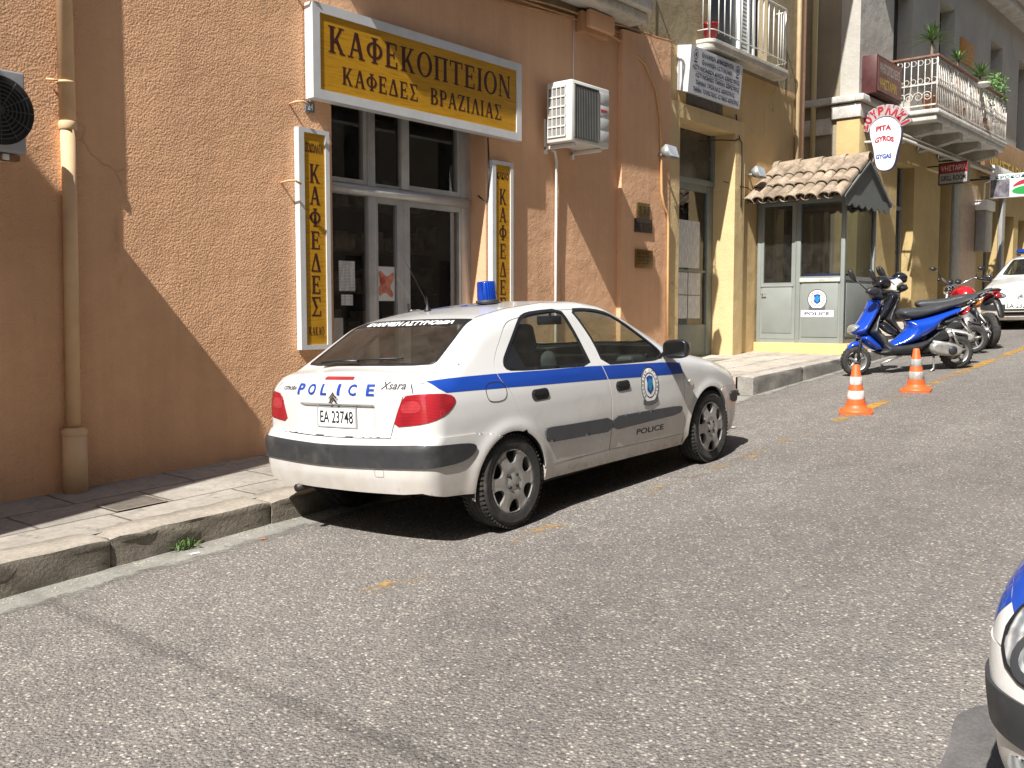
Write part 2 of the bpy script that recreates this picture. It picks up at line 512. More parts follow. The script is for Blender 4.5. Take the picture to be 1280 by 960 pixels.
def asphalt():
    mt, n, l, b = newmat('asphalt')
    v = coords(n, l)
    vo = n.new('ShaderNodeTexVoronoi'); vo.inputs['Scale'].default_value = 64; vo.inputs['Randomness'].default_value = 1
    # stretch and wobble the stones so that the cells are irregular
    w = n.new('ShaderNodeTexNoise'); w.inputs['Scale'].default_value = 30; w.inputs['Detail'].default_value = 2
    l.new(v, w.inputs['Vector'])
    wv = n.new('ShaderNodeVectorMath'); wv.operation = 'SCALE'; wv.inputs['Scale'].default_value = .012
    l.new(w.outputs['Color'], wv.inputs[0])
    va = n.new('ShaderNodeVectorMath'); va.operation = 'ADD'
    l.new(v, va.inputs[0]); l.new(wv.outputs[0], va.inputs[1])
    l.new(va.outputs[0], vo.inputs['Vector'])
    sep = n.new('ShaderNodeSeparateColor'); l.new(vo.outputs['Color'], sep.inputs[0])
    stone = ramp(n, l, sep.outputs[0], [(0, (.10, .094, .09, 1)), (.14, (.17, .16, .152, 1)), (.5, (.21, .198, .188, 1)), (.75, (.26, .245, .23, 1)), (.87, (.39, .362, .33, 1)), (1, (.60, .56, .50, 1))])
    edge = ramp(n, l, vo.outputs['Distance'], [(.25, 1.0), (.62, 0.0)])
    vo2 = n.new('ShaderNodeTexVoronoi'); vo2.inputs['Scale'].default_value = 150; l.new(v, vo2.inputs['Vector'])
    sep2 = n.new('ShaderNodeSeparateColor'); l.new(vo2.outputs['Color'], sep2.inputs[0])
    fine = ramp(n, l, sep2.outputs[0], [(0, (.125, .118, .112, 1)), (.6, (.19, .18, .170, 1)), (1, (.28, .264, .244, 1))])
    c = mixc(n, l, edge, fine, stone)
    big = noise(n, l, v, .55, 6, .6)
    c = mixc(n, l, 1.0, c, ramp(n, l, big, [(.3, (.92, .89, .87, 1)), (.7, (1.12, 1.10, 1.07, 1))]), 'MULTIPLY')
    mid = noise(n, l, v, 4.5, 5, .65)
    c = mixc(n, l, 1.0, c, ramp(n, l, mid, [(.3, (.86, .86, .87, 1)), (.7, (1.09, 1.08, 1.05, 1))]), 'MULTIPLY')
    oil = noise(n, l, coords(n, l, (.8, 1.6, 1)), 1.9, 6, .7)
    c = mixc(n, l, ramp(n, l, oil, [(.66, 0.0), (.78, .40)]), c, (.07, .065, .06, 1))
    # hairline cracks and tyre-polished lanes
    ck = n.new('ShaderNodeTexVoronoi'); ck.feature = 'DISTANCE_TO_EDGE'; ck.inputs['Scale'].default_value = .42
    cw = n.new('ShaderNodeVectorMath'); cw.operation = 'SCALE'; cw.inputs['Scale'].default_value = .55
    nn = n.new('ShaderNodeTexNoise'); nn.inputs['Scale'].default_value = 2.2; nn.inputs['Detail'].default_value = 6; l.new(v, nn.inputs['Vector']); l.new(nn.outputs['Color'], cw.inputs[0])
    ca = n.new('ShaderNodeVectorMath'); l.new(v, ca.inputs[0]); l.new(cw.outputs[0], ca.inputs[1]); l.new(ca.outputs[0], ck.inputs['Vector'])
    cf_ = mathn(n, l, 'MULTIPLY', ramp(n, l, ck.outputs['Distance'], [(.002, .30), (.007, 0.0)]), ramp(n, l, noise(n, l, v, .35, 3), [(.54, 0.0), (.62, 1.0)]))
    c = mixc(n, l, cf_, c, (.055, .052, .048, 1))
    ln_ = noise(n, l, coords(n, l, (.05, .9, 1)), 1.0, 3)
    c = mixc(n, l, 1.0, c, ramp(n, l, ln_, [(.35, (.90, .90, .90, 1)), (.65, (1.08, 1.08, 1.08, 1))]), 'MULTIPLY')
    # faint remains of old orange paint
    och = noise(n, l, coords(n, l, (.6, 3.2, 1)), 1.6, 8, .75)
    c = mixc(n, l, ramp(n, l, och, [(.66, 0.0), (.76, .16)]), c, (.30, .19, .08, 1))
    l.new(c, b.inputs['Base Color'])
    b.inputs['Roughness'].default_value = .88; b.inputs['Specular IOR Level'].default_value = .25
    h = mathn(n, l, 'ADD', mathn(n, l, 'MULTIPLY', edge, .8), noise(n, l, v, 220, 3))
    p = bumpn(n, l, mid, b, .012, .5)
    bumpn(n, l, h, b, .006, 1.0, p)
    return mt

def stonemat(name, col, scale=1.0, crack=True, bump=.004):
    mt, n, l, b = newmat(name)
    v = coords(n, l)
    a = noise(n, l, v, 2.2 * scale, 7, .65); f = noise(n, l, v, 28 * scale, 5, .7)
    c = ramp(n, l, a, [(.28, tuple(x * .68 for x in col) + (1,)), (.72, tuple(min(1, x * 1.2) for x in col) + (1,))])
    c = mixc(n, l, 1.0, c, ramp(n, l, f, [(.3, .72), (.7, 1.14)]), 'MULTIPLY')
    d = noise(n, l, v, 6 * scale, 8, .75)
    c = mixc(n, l, ramp(n, l, d, [(.60, 0.0), (.70, .6)]), c, tuple(x * .42 for x in col) + (1,))
    l.new(c, b.inputs['Base Color']); b.inputs['Roughness'].default_value = .85; b.inputs['Specular IOR Level'].default_value = .3
    p = bumpn(n, l, a, b, .015, .5)
    bumpn(n, l, f, b, bump, 1.0, p)
    return mt

def wornpaint(name, col, thr=.48, sc=9.0, contrast=.10):
    """paint worn through to what lies below"""
    mt, n, l, b = newmat(name)
    v = coords(n, l)
    a = noise(n, l, v, sc, 9, .78); a2 = noise(n, l, v, .9, 4, .6)
    f = mathn(n, l, 'ADD', a, mathn(n, l, 'MULTIPLY', mathn(n, l, 'SUBTRACT', a2, .5), .55))
    al = ramp(n, l, f, [(thr, 0.0), (thr + contrast, .8)])
    c = ramp(n, l, noise(n, l, v, 40, 4), [(.3, tuple(x * .75 for x in col) + (1,)), (.7, tuple(x * 1.15 for x in col) + (1,))])
    l.new(c, b.inputs['Base Color']); b.inputs['Roughness'].default_value = .8
    l.new(al, b.inputs['Alpha'])
    return mt

def carpaint(name, col, dirt=True):
    mt, n, l, b = newmat(name)
    v = coords(n, l)
    c = ramp(n, l, noise(n, l, v, 1.5, 3), [(.3, tuple(x * .97 for x in col) + (1,)), (.7, tuple(min(1, x * 1.02) for x in col) + (1,))])
    rr = .22
    if dirt:
        sep = n.new('ShaderNodeSeparateXYZ'); l.new(v, sep.inputs[0])
        # road splash: patchy brown film on the lower panels
        sp = noise(n, l, v, 3.2, 7, .7)
        hgt = ramp(n, l, mathn(n, l, 'DIVIDE', sep.outputs[2], 1.0), [(.18, .46), (.48, .22), (.85, .04)])
        fac = ramp(n, l, mathn(n, l, 'ADD', mathn(n, l, 'MULTIPLY', sp, .62), hgt), [(.42, 0.0), (.80, .62)])
        c = mixc(n, l, fac, c, (.34, .25, .165, 1))
        sp2 = noise(n, l, v, 16, 8, .8)
        fac2 = ramp(n, l, mathn(n, l, 'ADD', mathn(n, l, 'MULTIPLY', sp2, .8), hgt), [(.78, 0.0), (.90, .45)])
        c = mixc(n, l, fac2, c, (.16, .12, .085, 1))
        ro = ramp(n, l, fac, [(0, .2), (1, .7)]); l.new(ro, b.inputs['Roughness'])
    else:
        b.inputs['Roughness'].default_value = rr
    l.new(c, b.inputs['Base Color'])
    b.inputs['Coat Weight'].default_value = .75; b.inputs['Coat Roughness'].default_value = .04
    return mt

def thinglass(name, tint=(.8, .85, .82), dusty=.04, rough=.02, f0=.05):
    mt = bpy.data.materials.new(name); mt.use_nodes = True
    n = mt.node_tree.nodes; l = mt.node_tree.links; n.clear()
    out = n.new('ShaderNodeOutputMaterial')
    tr = n.new('ShaderNodeBsdfTransparent'); tr.inputs[0].default_value = tuple(tint) + (1,)
    gl = n.new('ShaderNodeBsdfGlossy'); gl.inputs['Roughness'].default_value = rough
    lw = n.new('ShaderNodeLayerWeight'); lw.inputs[0].default_value = .5
    fr = mathn(n, l, 'ADD', mathn(n, l, 'MULTIPLY', mathn(n, l, 'POWER', lw.outputs['Facing'], 5.0), .9), f0)
    m1 = n.new('ShaderNodeMixShader'); l.new(fr, m1.inputs[0]); l.new(tr.outputs[0], m1.inputs[1]); l.new(gl.outputs[0], m1.inputs[2])
    df = n.new('ShaderNodeBsdfDiffuse'); df.inputs[0].default_value = (.45, .42, .38, 1)
    v = coords(n, l)
    dn = ramp(n, l, noise(n, l, v, 7, 6, .7), [(.35, dusty * .3), (.75, dusty * 1.6)])
    m2 = n.new('ShaderNodeMixShader'); l.new(dn, m2.inputs[0]); l.new(m1.outputs[0], m2.inputs[1]); l.new(df.outputs[0], m2.inputs[2])
    l.new(m2.outputs[0], out.inputs[0])
    return mt

WHITE = carpaint('white_car_paint', (.60, .597, .582))
BLUE = carpaint('blue_stripe_paint', (.010, .055, .33), False)
BLACKPL = M('black_plastic', (.030, .031, .034), .55, var=.15, vs=9, bump=.0006, bs=300, dirt=((.10, .088, .072), 5, .52, .45))
GREYPL = M('grey_moulding', (.060, .063, .070), .5, var=.12, bump=.0005, bs=260, dirt=((.12, .105, .09), 3, .55, .3))
TRIM = M('rubber_trim', (.012, .012, .013), .45, var=.1)
DARK = M('dark_void', (.012, .011, .010), .9, var=.2)
RUBBER = M('tyre_rubber', (.028, .027, .026), .85, var=.25, vs=14, bump=.0015, bs=120, dirt=((.11, .095, .075), 9, .5, .5))
HUB = M('hubcap_silver', (.40, .39, .375), .38, .55, var=.10, vs=12, dirt=((.17, .135, .10), 8, .47, .55))
CHROME = M('chrome', (.72, .72, .72), .12, 1.0, var=.05)
STEEL = M('brushed_steel', (.45, .45, .44), .35, .9, var=.1)
FABRIC = M('seat_fabric', (.045, .047, .055), .9, var=.2, vs=30)
DASH = M('dash_plastic', (.035, .037, .040), .6, var=.1)
GLASS_CAR = thinglass('car_glass', (.72, .79, .71), .03, .02, .06)
GLASS_REAR = thinglass('tinted_rear_glass', (.38, .41, .36), .04, .02, .07)
GLASS_SHOP = thinglass('shop_glass', (.75, .78, .78), .03, .015, .10)
GLASS_KIOSK = thinglass('kiosk_glass', (.46, .50, .51), .04, .02, .09)
def lampmat(name, col, rough=.12):
    mt, n, l, b = newmat(name)
    v = coords(n, l)
    wv = n.new('ShaderNodeTexWave'); wv.inputs['Scale'].default_value = 38; wv.wave_type = 'BANDS'; wv.bands_direction = 'Z'
    l.new(v, wv.inputs['Vector'])
    c = ramp(n, l, wv.outputs['Fac'], [(.2, tuple(x * .6 for x in col) + (1,)), (.8, tuple(min(1, x * 1.1) for x in col) + (1,))])
    c = mixc(n, l, ramp(n, l, noise(n, l, v, 9, 2), [(.4, 0.0), (.7, .6)]), c, tuple(x * .45 for x in col) + (1,))
    l.new(c, b.inputs['Base Color']); b.inputs['Roughness'].default_value = rough; b.inputs['Coat Weight'].default_value = 1.0; b.inputs['Coat Roughness'].default_value = .03
    return mt
REDLAMP = lampmat('red_lamp_lens', (.40, .020, .030))
ORANGELAMP = lampmat('orange_lamp_lens', (.55, .16, .02))
WHITEPL = M('white_plastic', (.74, .73, .70), .45, var=.06, dirt=((.4, .36, .3), 6, .6, .3))
WHITEPT = M('white_letter', (.82, .82, .80), .5, var=.04)
BLUEPT = M('blue_letter', (.015, .05, .30), .4, var=.1)
BLACKPT = M('black_letter', (.012, .012, .014), .5, var=.1)
GREYPT = M('grey_letter', (.12, .12, .125), .35, .6, var=.1)
CYAN = M('emblem_cyan', (.02, .22, .42), .4, var=.3, vs=40)
GOLDPT = M('emblem_gold', (.30, .24, .10), .5, var=.3, vs=40)
def clearblue():
    mt, n, l, b = newmat('blue_beacon_plastic')
    v = coords(n, l)
    wv = n.new('ShaderNodeTexWave'); wv.inputs['Scale'].default_value = 24; l.new(v, wv.inputs['Vector'])
    c = ramp(n, l, wv.outputs['Fac'], [(.2, (.004, .035, .32, 1)), (.8, (.012, .09, .62, 1))])
    l.new(c, b.inputs['Base Color']); b.inputs['Roughness'].default_value = .12
    b.inputs['Transmission Weight'].default_value = .45; b.inputs['Coat Weight'].default_value = .6
    return mt
BEACON = clearblue()
def clearlens():
    mt, n, l, b = newmat('headlamp_glass')
    v = coords(n, l)
    wv = n.new('ShaderNodeTexWave'); wv.inputs['Scale'].default_value = 9; wv.inputs['Distortion'].default_value = 5; wv.bands_direction = 'Y'; l.new(v, wv.inputs['Vector'])
    c = ramp(n, l, wv.outputs['Fac'], [(.1, (.34, .38, .41, 1)), (.6, (.52, .56, .58, 1)), (.95, (.80, .82, .83, 1))])
    c = mixc(n, l, ramp(n, l, noise(n, l, v, 14, 3), [(.45, 0.0), (.62, .75)]), c, (.09, .10, .11, 1))
    l.new(c, b.inputs['Base Color']); b.inputs['Roughness'].default_value = .15; b.inputs['Metallic'].default_value = .5; b.inputs['Coat Weight'].default_value = 1
    return mt
HEADLAMP = clearlens()
# ---------------------------------------------------------------- car body surface (x forward from rear axle, y left, z up)
_gx = np.arange(-1.4, 4.2, .005)
def _tab(pts, sig):
    x = np.array([p[0] for p in pts]); y = np.array([p[1] for p in pts])
    g = np.interp(_gx, x, y)
    n = int(3 * sig / .005)
    k = np.exp(-.5 * (np.arange(-n, n + 1) * .005 / sig) ** 2); k /= k.sum()
    return np.convolve(np.pad(g, n, mode='edge'), k, mode='valid')
_T = _tab([(-1.4, .96), (-.80, .975), (-.69, 1.005), (-.60, 1.03), (-.47, 1.055), (-.03, 1.325), (.12, 1.358), (.4, 1.395), (.8, 1.420), (1.15, 1.412), (1.42, 1.37), (1.62, 1.287), (2.12, 1.02), (2.3, .985), (2.7, .915), (3.0, .835), (3.2, .745), (3.35, .64), (4.2, .2)], .035)
_CR = _tab([(-1.4, .03), (-.6, .035), (-.3, .05), (.0, .06), (.3, .05), (1.4, .05), (1.7, .07), (2.1, .08), (2.3, .07), (3.0, .09), (4.2, .10)], .06)
_PL = _tab([(-1.4, .13), (-.78, .075), (-.6, .05), (-.4, .03), (-.15, .012), (.2, .0), (1.9, .0), (2.3, .008), (2.7, .02), (3.0, .05), (3.3, .11), (4.2, .5)], .06)
_gz = np.arange(0, 1.8, .005)
def _tabz(pts, sig):
    x = np.array([p[0] for p in pts]); y = np.array([p[1] for p in pts])
    g = np.interp(_gz, x, y); n = int(3 * sig / .005)
    k = np.exp(-.5 * (np.arange(-n, n + 1) * .005 / sig) ** 2); k /= k.sum()
    return np.convolve(np.pad(g, n, mode='edge'), k, mode='valid')
_W = _tabz([(0, .76), (.18, .785), (.30, .812), (.45, .832), (.60, .842), (.74, .842), (.84, .832), (.92, .812), (.97, .786), (1.35, .598), (1.8, .40)], .022)
_RZ = _tabz([(0, -.64), (.20, -.70), (.30, -.742), (.42, -.765), (.60, -.765), (.635, -.735), (.66, -.715), (.80, -.708), (.92, -.70), (1.0, -.675), (1.1, -.60), (1.8, -.2)], .014)
_FZ = _tabz([(0, 3.20), (.20, 3.33), (.30, 3.385), (.5, 3.40), (.58, 3.375), (.66, 3.33), (.75, 3.25), (.9, 3.1), (1.8, 2.2)], .02)
def smax(a, b, k):
    h = np.maximum(k - np.abs(a - b), 0) / k
    return np.maximum(a, b) + h * h * k * .25
def carF(P):
    x, y, z = P[..., 0], P[..., 1], P[..., 2]
    ay = np.abs(y)
    t = np.interp(x, _gx, _T) - np.interp(x, _gx, _CR) * (ay / .75) ** 2
    fl = 0
    for hx in (0.0, 2.54):
        r = np.sqrt((x - hx) ** 2 + (z - .30) ** 2)
        fl = fl + .014 * np.exp(-((r - .335) / .05) ** 2) * (z < .85)
    w = np.interp(z, _gz, _W) - np.interp(x, _gx, _PL) + fl
    # plate recess in the tail
    rr = np.interp(z, _gz, _RZ) + .085 * (ay / .8) ** 2.4
    bx = np.clip((.36 - ay) / .03, 0, 1) * np.clip((z - .665) / .03, 0, 1) * np.clip((.845 - z) / .012, 0, 1)
    rr = rr + .022 * bx
    fr = np.interp(z, _gz, _FZ) - .20 * (ay / .8) ** 2.2
    f = smax(ay - w, (z - t) * .9, .10)
    f = smax(f, rr - x, .09)
    f = smax(f, x - fr, .16)
    return f
def carN(P):
    e = .004
    g = np.stack([carF(P + d) - carF(P - d) for d in np.eye(3) * e], -1)
    return g / np.maximum(np.linalg.norm(g, axis=-1, keepdims=True), 1e-9)
RC, FC = .35, 2.45
def chart_ray(chart, uv):
    uv = np.asarray(uv, float); u, v = uv[:, 0], uv[:, 1]; Z = np.zeros_like(u)
    if chart in ('R', 'L'):
        s = -1 if chart == 'R' else 1
        return np.stack([u, Z, v], 1), np.stack([Z, Z + s, Z], 1), 1.05
    if chart == 'top':
        return np.stack([u, v, Z], 1), np.stack([Z, Z, Z + 1], 1), 1.6
    if chart == 'rear':
        return np.stack([Z + RC, Z, v], 1), np.stack([-np.cos(u), np.sin(u), Z], 1), 1.6
    if chart == 'front':
        return np.stack([Z + FC, Z, v], 1), np.stack([np.cos(u), np.sin(u), Z], 1), 1.6
def lift(chart, uv):
    o, d, tm = chart_ray(chart, uv)
    ts = np.linspace(tm, .15, 70)
    hi = np.full(len(o), ts[-1]); lo = np.full(len(o), ts[-1]); done = np.zeros(len(o), bool)
    prev = ts[0]
    for t in ts[1:]:
        f = carF(o + d * t) <= 0
        new = f & ~done
        hi[new] = prev; lo[new] = t; done |= f
        prev = t
    for _ in range(26):
        mid = (hi + lo) / 2
        ins = carF(o + d * mid[:, None]) <= 0
        lo = np.where(ins, mid, lo); hi = np.where(ins, hi, mid)
    return o + d * ((hi + lo) / 2)[:, None]
# ---------------------------------------------------------------- car panels
def inset(poly, d):
    P = np.array(poly, float); n = len(P)
    ar = .5 * np.sum(P[:, 0] * np.roll(P[:, 1], -1) - np.roll(P[:, 0], -1) * P[:, 1])
    s = 1 if ar > 0 else -1
    e = np.roll(P, -1, 0) - P; L = np.linalg.norm(e, axis=1, keepdims=True); e = e / np.maximum(L, 1e-9)
    nr = np.stack([-e[:, 1], e[:, 0]], 1) * s
    m_ = nr + np.roll(nr, 1, 0); m_ /= np.maximum(np.linalg.norm(m_, axis=1, keepdims=True), .5)
    return [tuple(p) for p in P + m_ * d]

def fill_and(A, B, sp):
    """triangulated intersection of two polygons"""
    vs = []; es = []
    for p in (A, B):
        q = resample(p, sp); n = len(vs)
        vs += [Vector(a) for a in q]; es += [(n + i, n + (i + 1) % len(q)) for i in range(len(q))]
    X = np.array([(v.x, v.y) for v in vs]); x0, y0 = X.min(0); x1, y1 = X.max(0)
    G = np.array([(x, y) for x in np.arange(x0, x1, sp) for y in np.arange(y0, y1, sp)])
    G = G[inpoly(G, A) & inpoly(G, B)] if len(G) else G
    if len(G):
        d = ((G[:, None] - X[None]) ** 2).sum(2).min(1); G = G[d > (sp * .4) ** 2]
        vs += [Vector(g) for g in G]
    ov, oe, of, _, _, _ = delaunay_2d_cdt(vs, es, [], 0, 1e-7)
    V = np.array([(v.x, v.y) for v in ov]); T = np.array([tuple(f) for f in of if len(f) == 3], int).reshape(-1, 3)
    C = V[T].mean(1); T = T[inpoly(C, A) & inpoly(C, B)]
    if not len(T): return V[:0], T
    u = np.unique(T); r = -np.ones(len(V), int); r[u] = np.arange(len(u))
    return V[u], r[T]

def lifted(name, V, T, chart, mat, parent, off=0.0, depth=.012, smooth_off=None):
    P = lift(chart, V); N = carN(P)
    if chart in ('R', 'L'): pass
    P = P + N * off
    a, b, c = P[T[:, 0]], P[T[:, 1]], P[T[:, 2]]
    fn = np.cross(b - a, c - a)
    flip = (fn * N[T[:, 0]]).sum(1) < 0
    T = T.copy(); T[flip] = T[flip][:, ::-1]
    n = len(P)
    be = bedges(T) if depth else []
    vs = [tuple(p) for p in P]; fs = [tuple(int(i) for i in t) for t in T]
    ln = [tuple(N[i]) for t in fs for i in t]
    if be:
        Q = P - N * depth
        ids = sorted({i for e in be for i in e}); mp = {i: n + k for k, i in enumerate(ids)}
        vs += [tuple(Q[i]) for i in ids]
        for i, j in be:
            fs.append((i, mp[i], mp[j], j)); ln += [(0, 0, 0)] * 4
    me = bpy.data.meshes.new(name)
    me.from_pydata(vs, [], fs)
    me.polygons.foreach_set('use_smooth', [True] * len(fs))
    # edges between skin and return flange stay sharp through the custom normals
    me.update()
    pn = [p.normal.copy() for p in me.polygons]
    k = 0; out = []
    for p in me.polygons:
        for _ in range(p.loop_total):
            v = ln[k]; out.append(tuple(pn[p.index]) if v == (0, 0, 0) else v); k += 1
    me.normals_split_custom_set(out)
    return mesh_obj(name, me, mat, parent)

def panel(name, shapes, chart, mat, parent, sp=.03, off=0.0, depth=.012):
    if isinstance(shapes, list) and not isinstance(shapes[0][0], (list, tuple)): shapes = [(shapes, [])]
    V, T = fill(shapes, sp)
    return lifted(name, V, T, chart, mat, parent, off, depth)

def decal_text(name, s, chart, mat, parent, x0, x1, y0, y1, off=.002, bold=.0, flip=False, shear=0.0, drop=0.0):
    V, Fc = text2d(s, 0, 1, 0, 1, bold, shear)
    V, Fc = refine2d(np.stack([V[:, 0] * abs(x1 - x0), V[:, 1] * abs(y1 - y0)], 1), Fc, .012)
    V = V / np.array([[abs(x1 - x0), abs(y1 - y0)]])
    U = np.stack([x0 + V[:, 0] * (x1 - x0), y0 + V[:, 1] * (y1 - y0) + drop * V[:, 0]], 1)
    P = lift(chart, U); P = P + carN(P) * off
    me = bpy.data.meshes.new(name); me.from_pydata([tuple(p) for p in P], [], Fc); me.update()
    return mesh_obj(name, me, mat, parent)

# --- 45 degree line between the flanks and the top, all the way round
def top_line():
    def find(chart, us, z0, z1):
        zs = np.linspace(z0, z1, 150)
        out = []
        for u in us:
            P = lift(chart, np.stack([np.full_like(zs, u), zs], 1)); nz = carN(P)[:, 2]
            ok = (nz > .66)
            k = int(np.argmax(ok)) if ok.any() else len(zs) - 1
            out.append((u, zs[k], P[k]))
        return out
    side = find('R', np.concatenate([np.arange(-.32, 3.0, .04), [3.0]]), .70, 1.44)
    s0, s1 = side[0][2], side[-1][2]
    pr0 = math.atan2(s0[1], RC - s0[0]); pf0 = math.atan2(s1[1], s1[0] - FC)
    rear = find('rear', np.linspace(pr0, 0, 16), .84, 1.06)
    front = find('front', np.linspace(pf0, 0, 16), .58, .90)
    rear[0] = (pr0, side[0][1], s0); front[0] = (pf0, side[-1][1], s1)
    return side, rear, front
RAIL, RJ, FJ = top_line()
def sm(a, it=3):
    a = np.array(a, float)
    for _ in range(it):
        b = a.copy(); b[1:-1] = (a[:-2] + 2 * a[1:-1] + a[2:]) / 4; a = b
    return a
_rx = np.array([r[0] for r in RAIL]); _rz = sm([r[1] for r in RAIL], 6)
_qp = np.array([r[0] for r in RJ]); _qz = sm([r[1] for r in RJ], 4)
_fp = np.array([r[0] for r in FJ]); _fz = sm([r[1] for r in FJ], 4)
_RP = lift('R', np.stack([_rx, _rz], 1)); _QP = lift('rear', np.stack([_qp, _qz], 1)); _FP = lift('front', np.stack([_fp, _fz], 1))
def railpts(x0, x1):
    k = (_rx > x0 + .01) & (_rx < x1 - .01)
    xs = np.concatenate([[x0], _rx[k], [x1]])
    return [(float(x), float(np.interp(x, _rx, _rz))) for x in xs]
def arcpts(cx, cz, r, a0, a1, n=22):
    return [(cx + r * math.cos(R(a0 + (a1 - a0) * k / n)), cz + r * math.sin(R(a0 + (a1 - a0) * k / n))) for k in range(n + 1)]
def toph(p): return (float(p[0]), float(p[1]))

RSEAM = [(.435, None), (.243, 1.278), (.089, 1.159), (-.015, 1.06), (-.043, .991), (-.032, .928), (.014, .872), (.061, .768), (.123, .607)]
BSEAM = [(.948, None), (.957, 1.289), (1.000, 1.115), (1.042, .941), (1.080, .817), (1.096, .725), (1.092, .544), (1.080, .383), (1.072, .328)]
FSEAM = [(2.0, None), (2.05, .93), (2.085, .862), (2.108, .77), (2.113, .591), (2.117, .456), (2.12, .296)]
def rz(x): return float(np.interp(x, _rx, _rz))
def fx(l): return [(x, rz(x) if z is None else z) for x, z in l]
RSEAM, BSEAM, FSEAM = catmull(fx(RSEAM), 4), catmull(fx(BSEAM), 4), catmull(fx(FSEAM), 4)
AR = (-.005, .285, .328); AF = (2.52, .295, .338)
def arc_ang(c, p): return math.degrees(math.atan2(p[1] - c[1], p[0] - c[0]))
RDOOR = RSEAM[::-1][:0] + railpts(.435, .948) + BSEAM[1:] + [(.70, .332), (.31, .336)] + arcpts(*AR, 9.5, arc_ang(AR, (.123, .607)), 12)[0:-1] + RSEAM[::-1][:-1]
FDOOR = railpts(.948, 2.0) + FSEAM[1:] + [(1.6, .312), (1.08, .328)] + BSEAM[::-1][1:-1]
BSE = [(-.32, .642), (-.183, .621), (-.1009, .5987)]
_ae = arc_ang(AR, BSE[-1])
QUARTER = [(-.32, .628)] + [(-.32, z) for z in np.arange(.68, rz(-.32), .04)] + railpts(-.32, .435) + RSEAM[1:] + arcpts(*AR, arc_ang(AR, (.123, .607)), _ae - 2.5, 8)[1:] + [(-.183, .606)]
FENDER = [FSEAM[0]] + railpts(2.0, 3.0)[1:] + [(3.0, z) for z in np.arange(rz(3.0) - .03, .62, -.03)] + [(3.0, .599), (2.80, .602)] + arcpts(*AF, 62, 183, 16) + [(2.13, .215), (2.125, .296)] + FSEAM[::-1][1:-1]
SILL = [(.330, .338), (.70, .332), (1.075, .3285), (1.6, .312), (2.12, .296), (2.13, .209), (1.088, .232), (.325, .244)]
RWIN = smooth_poly([(.047, 1.005), (.066, 1.048), (.12, 1.093), (.226, 1.176), (.366, 1.283), (.448, 1.321), (.575, 1.336), (.867, 1.341), (.893, 1.261), (.915, 1.154), (.923, 1.031), (.930, .948), (.57, .962), (.103, .985)], 1)
FWIN = smooth_poly([(.978, 1.335), (1.177, 1.330), (1.362, 1.306), (1.481, 1.258), (1.608, 1.172), (1.721, 1.085), (1.821, 1.004), (1.858, .958), (1.83, .915), (1.387, .926), (1.073, .940), (1.076, 1.094), (1.034, 1.228)], 1)
STRIPE_T = [(-.577, .98), (-.438, .984), (-.305, .983), (-.08, .977), (.2, .966), (.403, .956), (.9, .938), (1.081, .927), (1.506, .904), (1.818, .887), (2.095, .862)]
STRIPE_B = [(2.112, .775), (1.469, .808), (1.088, .831), (.58, .856), (.355, .866), (.01, .884), (-.10, .888), (-.35, .900), (-.50, .906), (-.545, .935)]
STRIPE = STRIPE_T + STRIPE_B
_bl = inset(RWIN, -.0)

def side_to_radial(pts, chart='rear', s=-1):
    P = lift('R', np.array(pts, float))
    if chart == 'rear': return [(float(math.atan2(p[1], RC - p[0])), float(p[2])) for p in P]
    return [(float(math.atan2(p[1], p[0] - FC)), float(p[2])) for p in P]
def negu(l): return [(-u, v) for u, v in l]

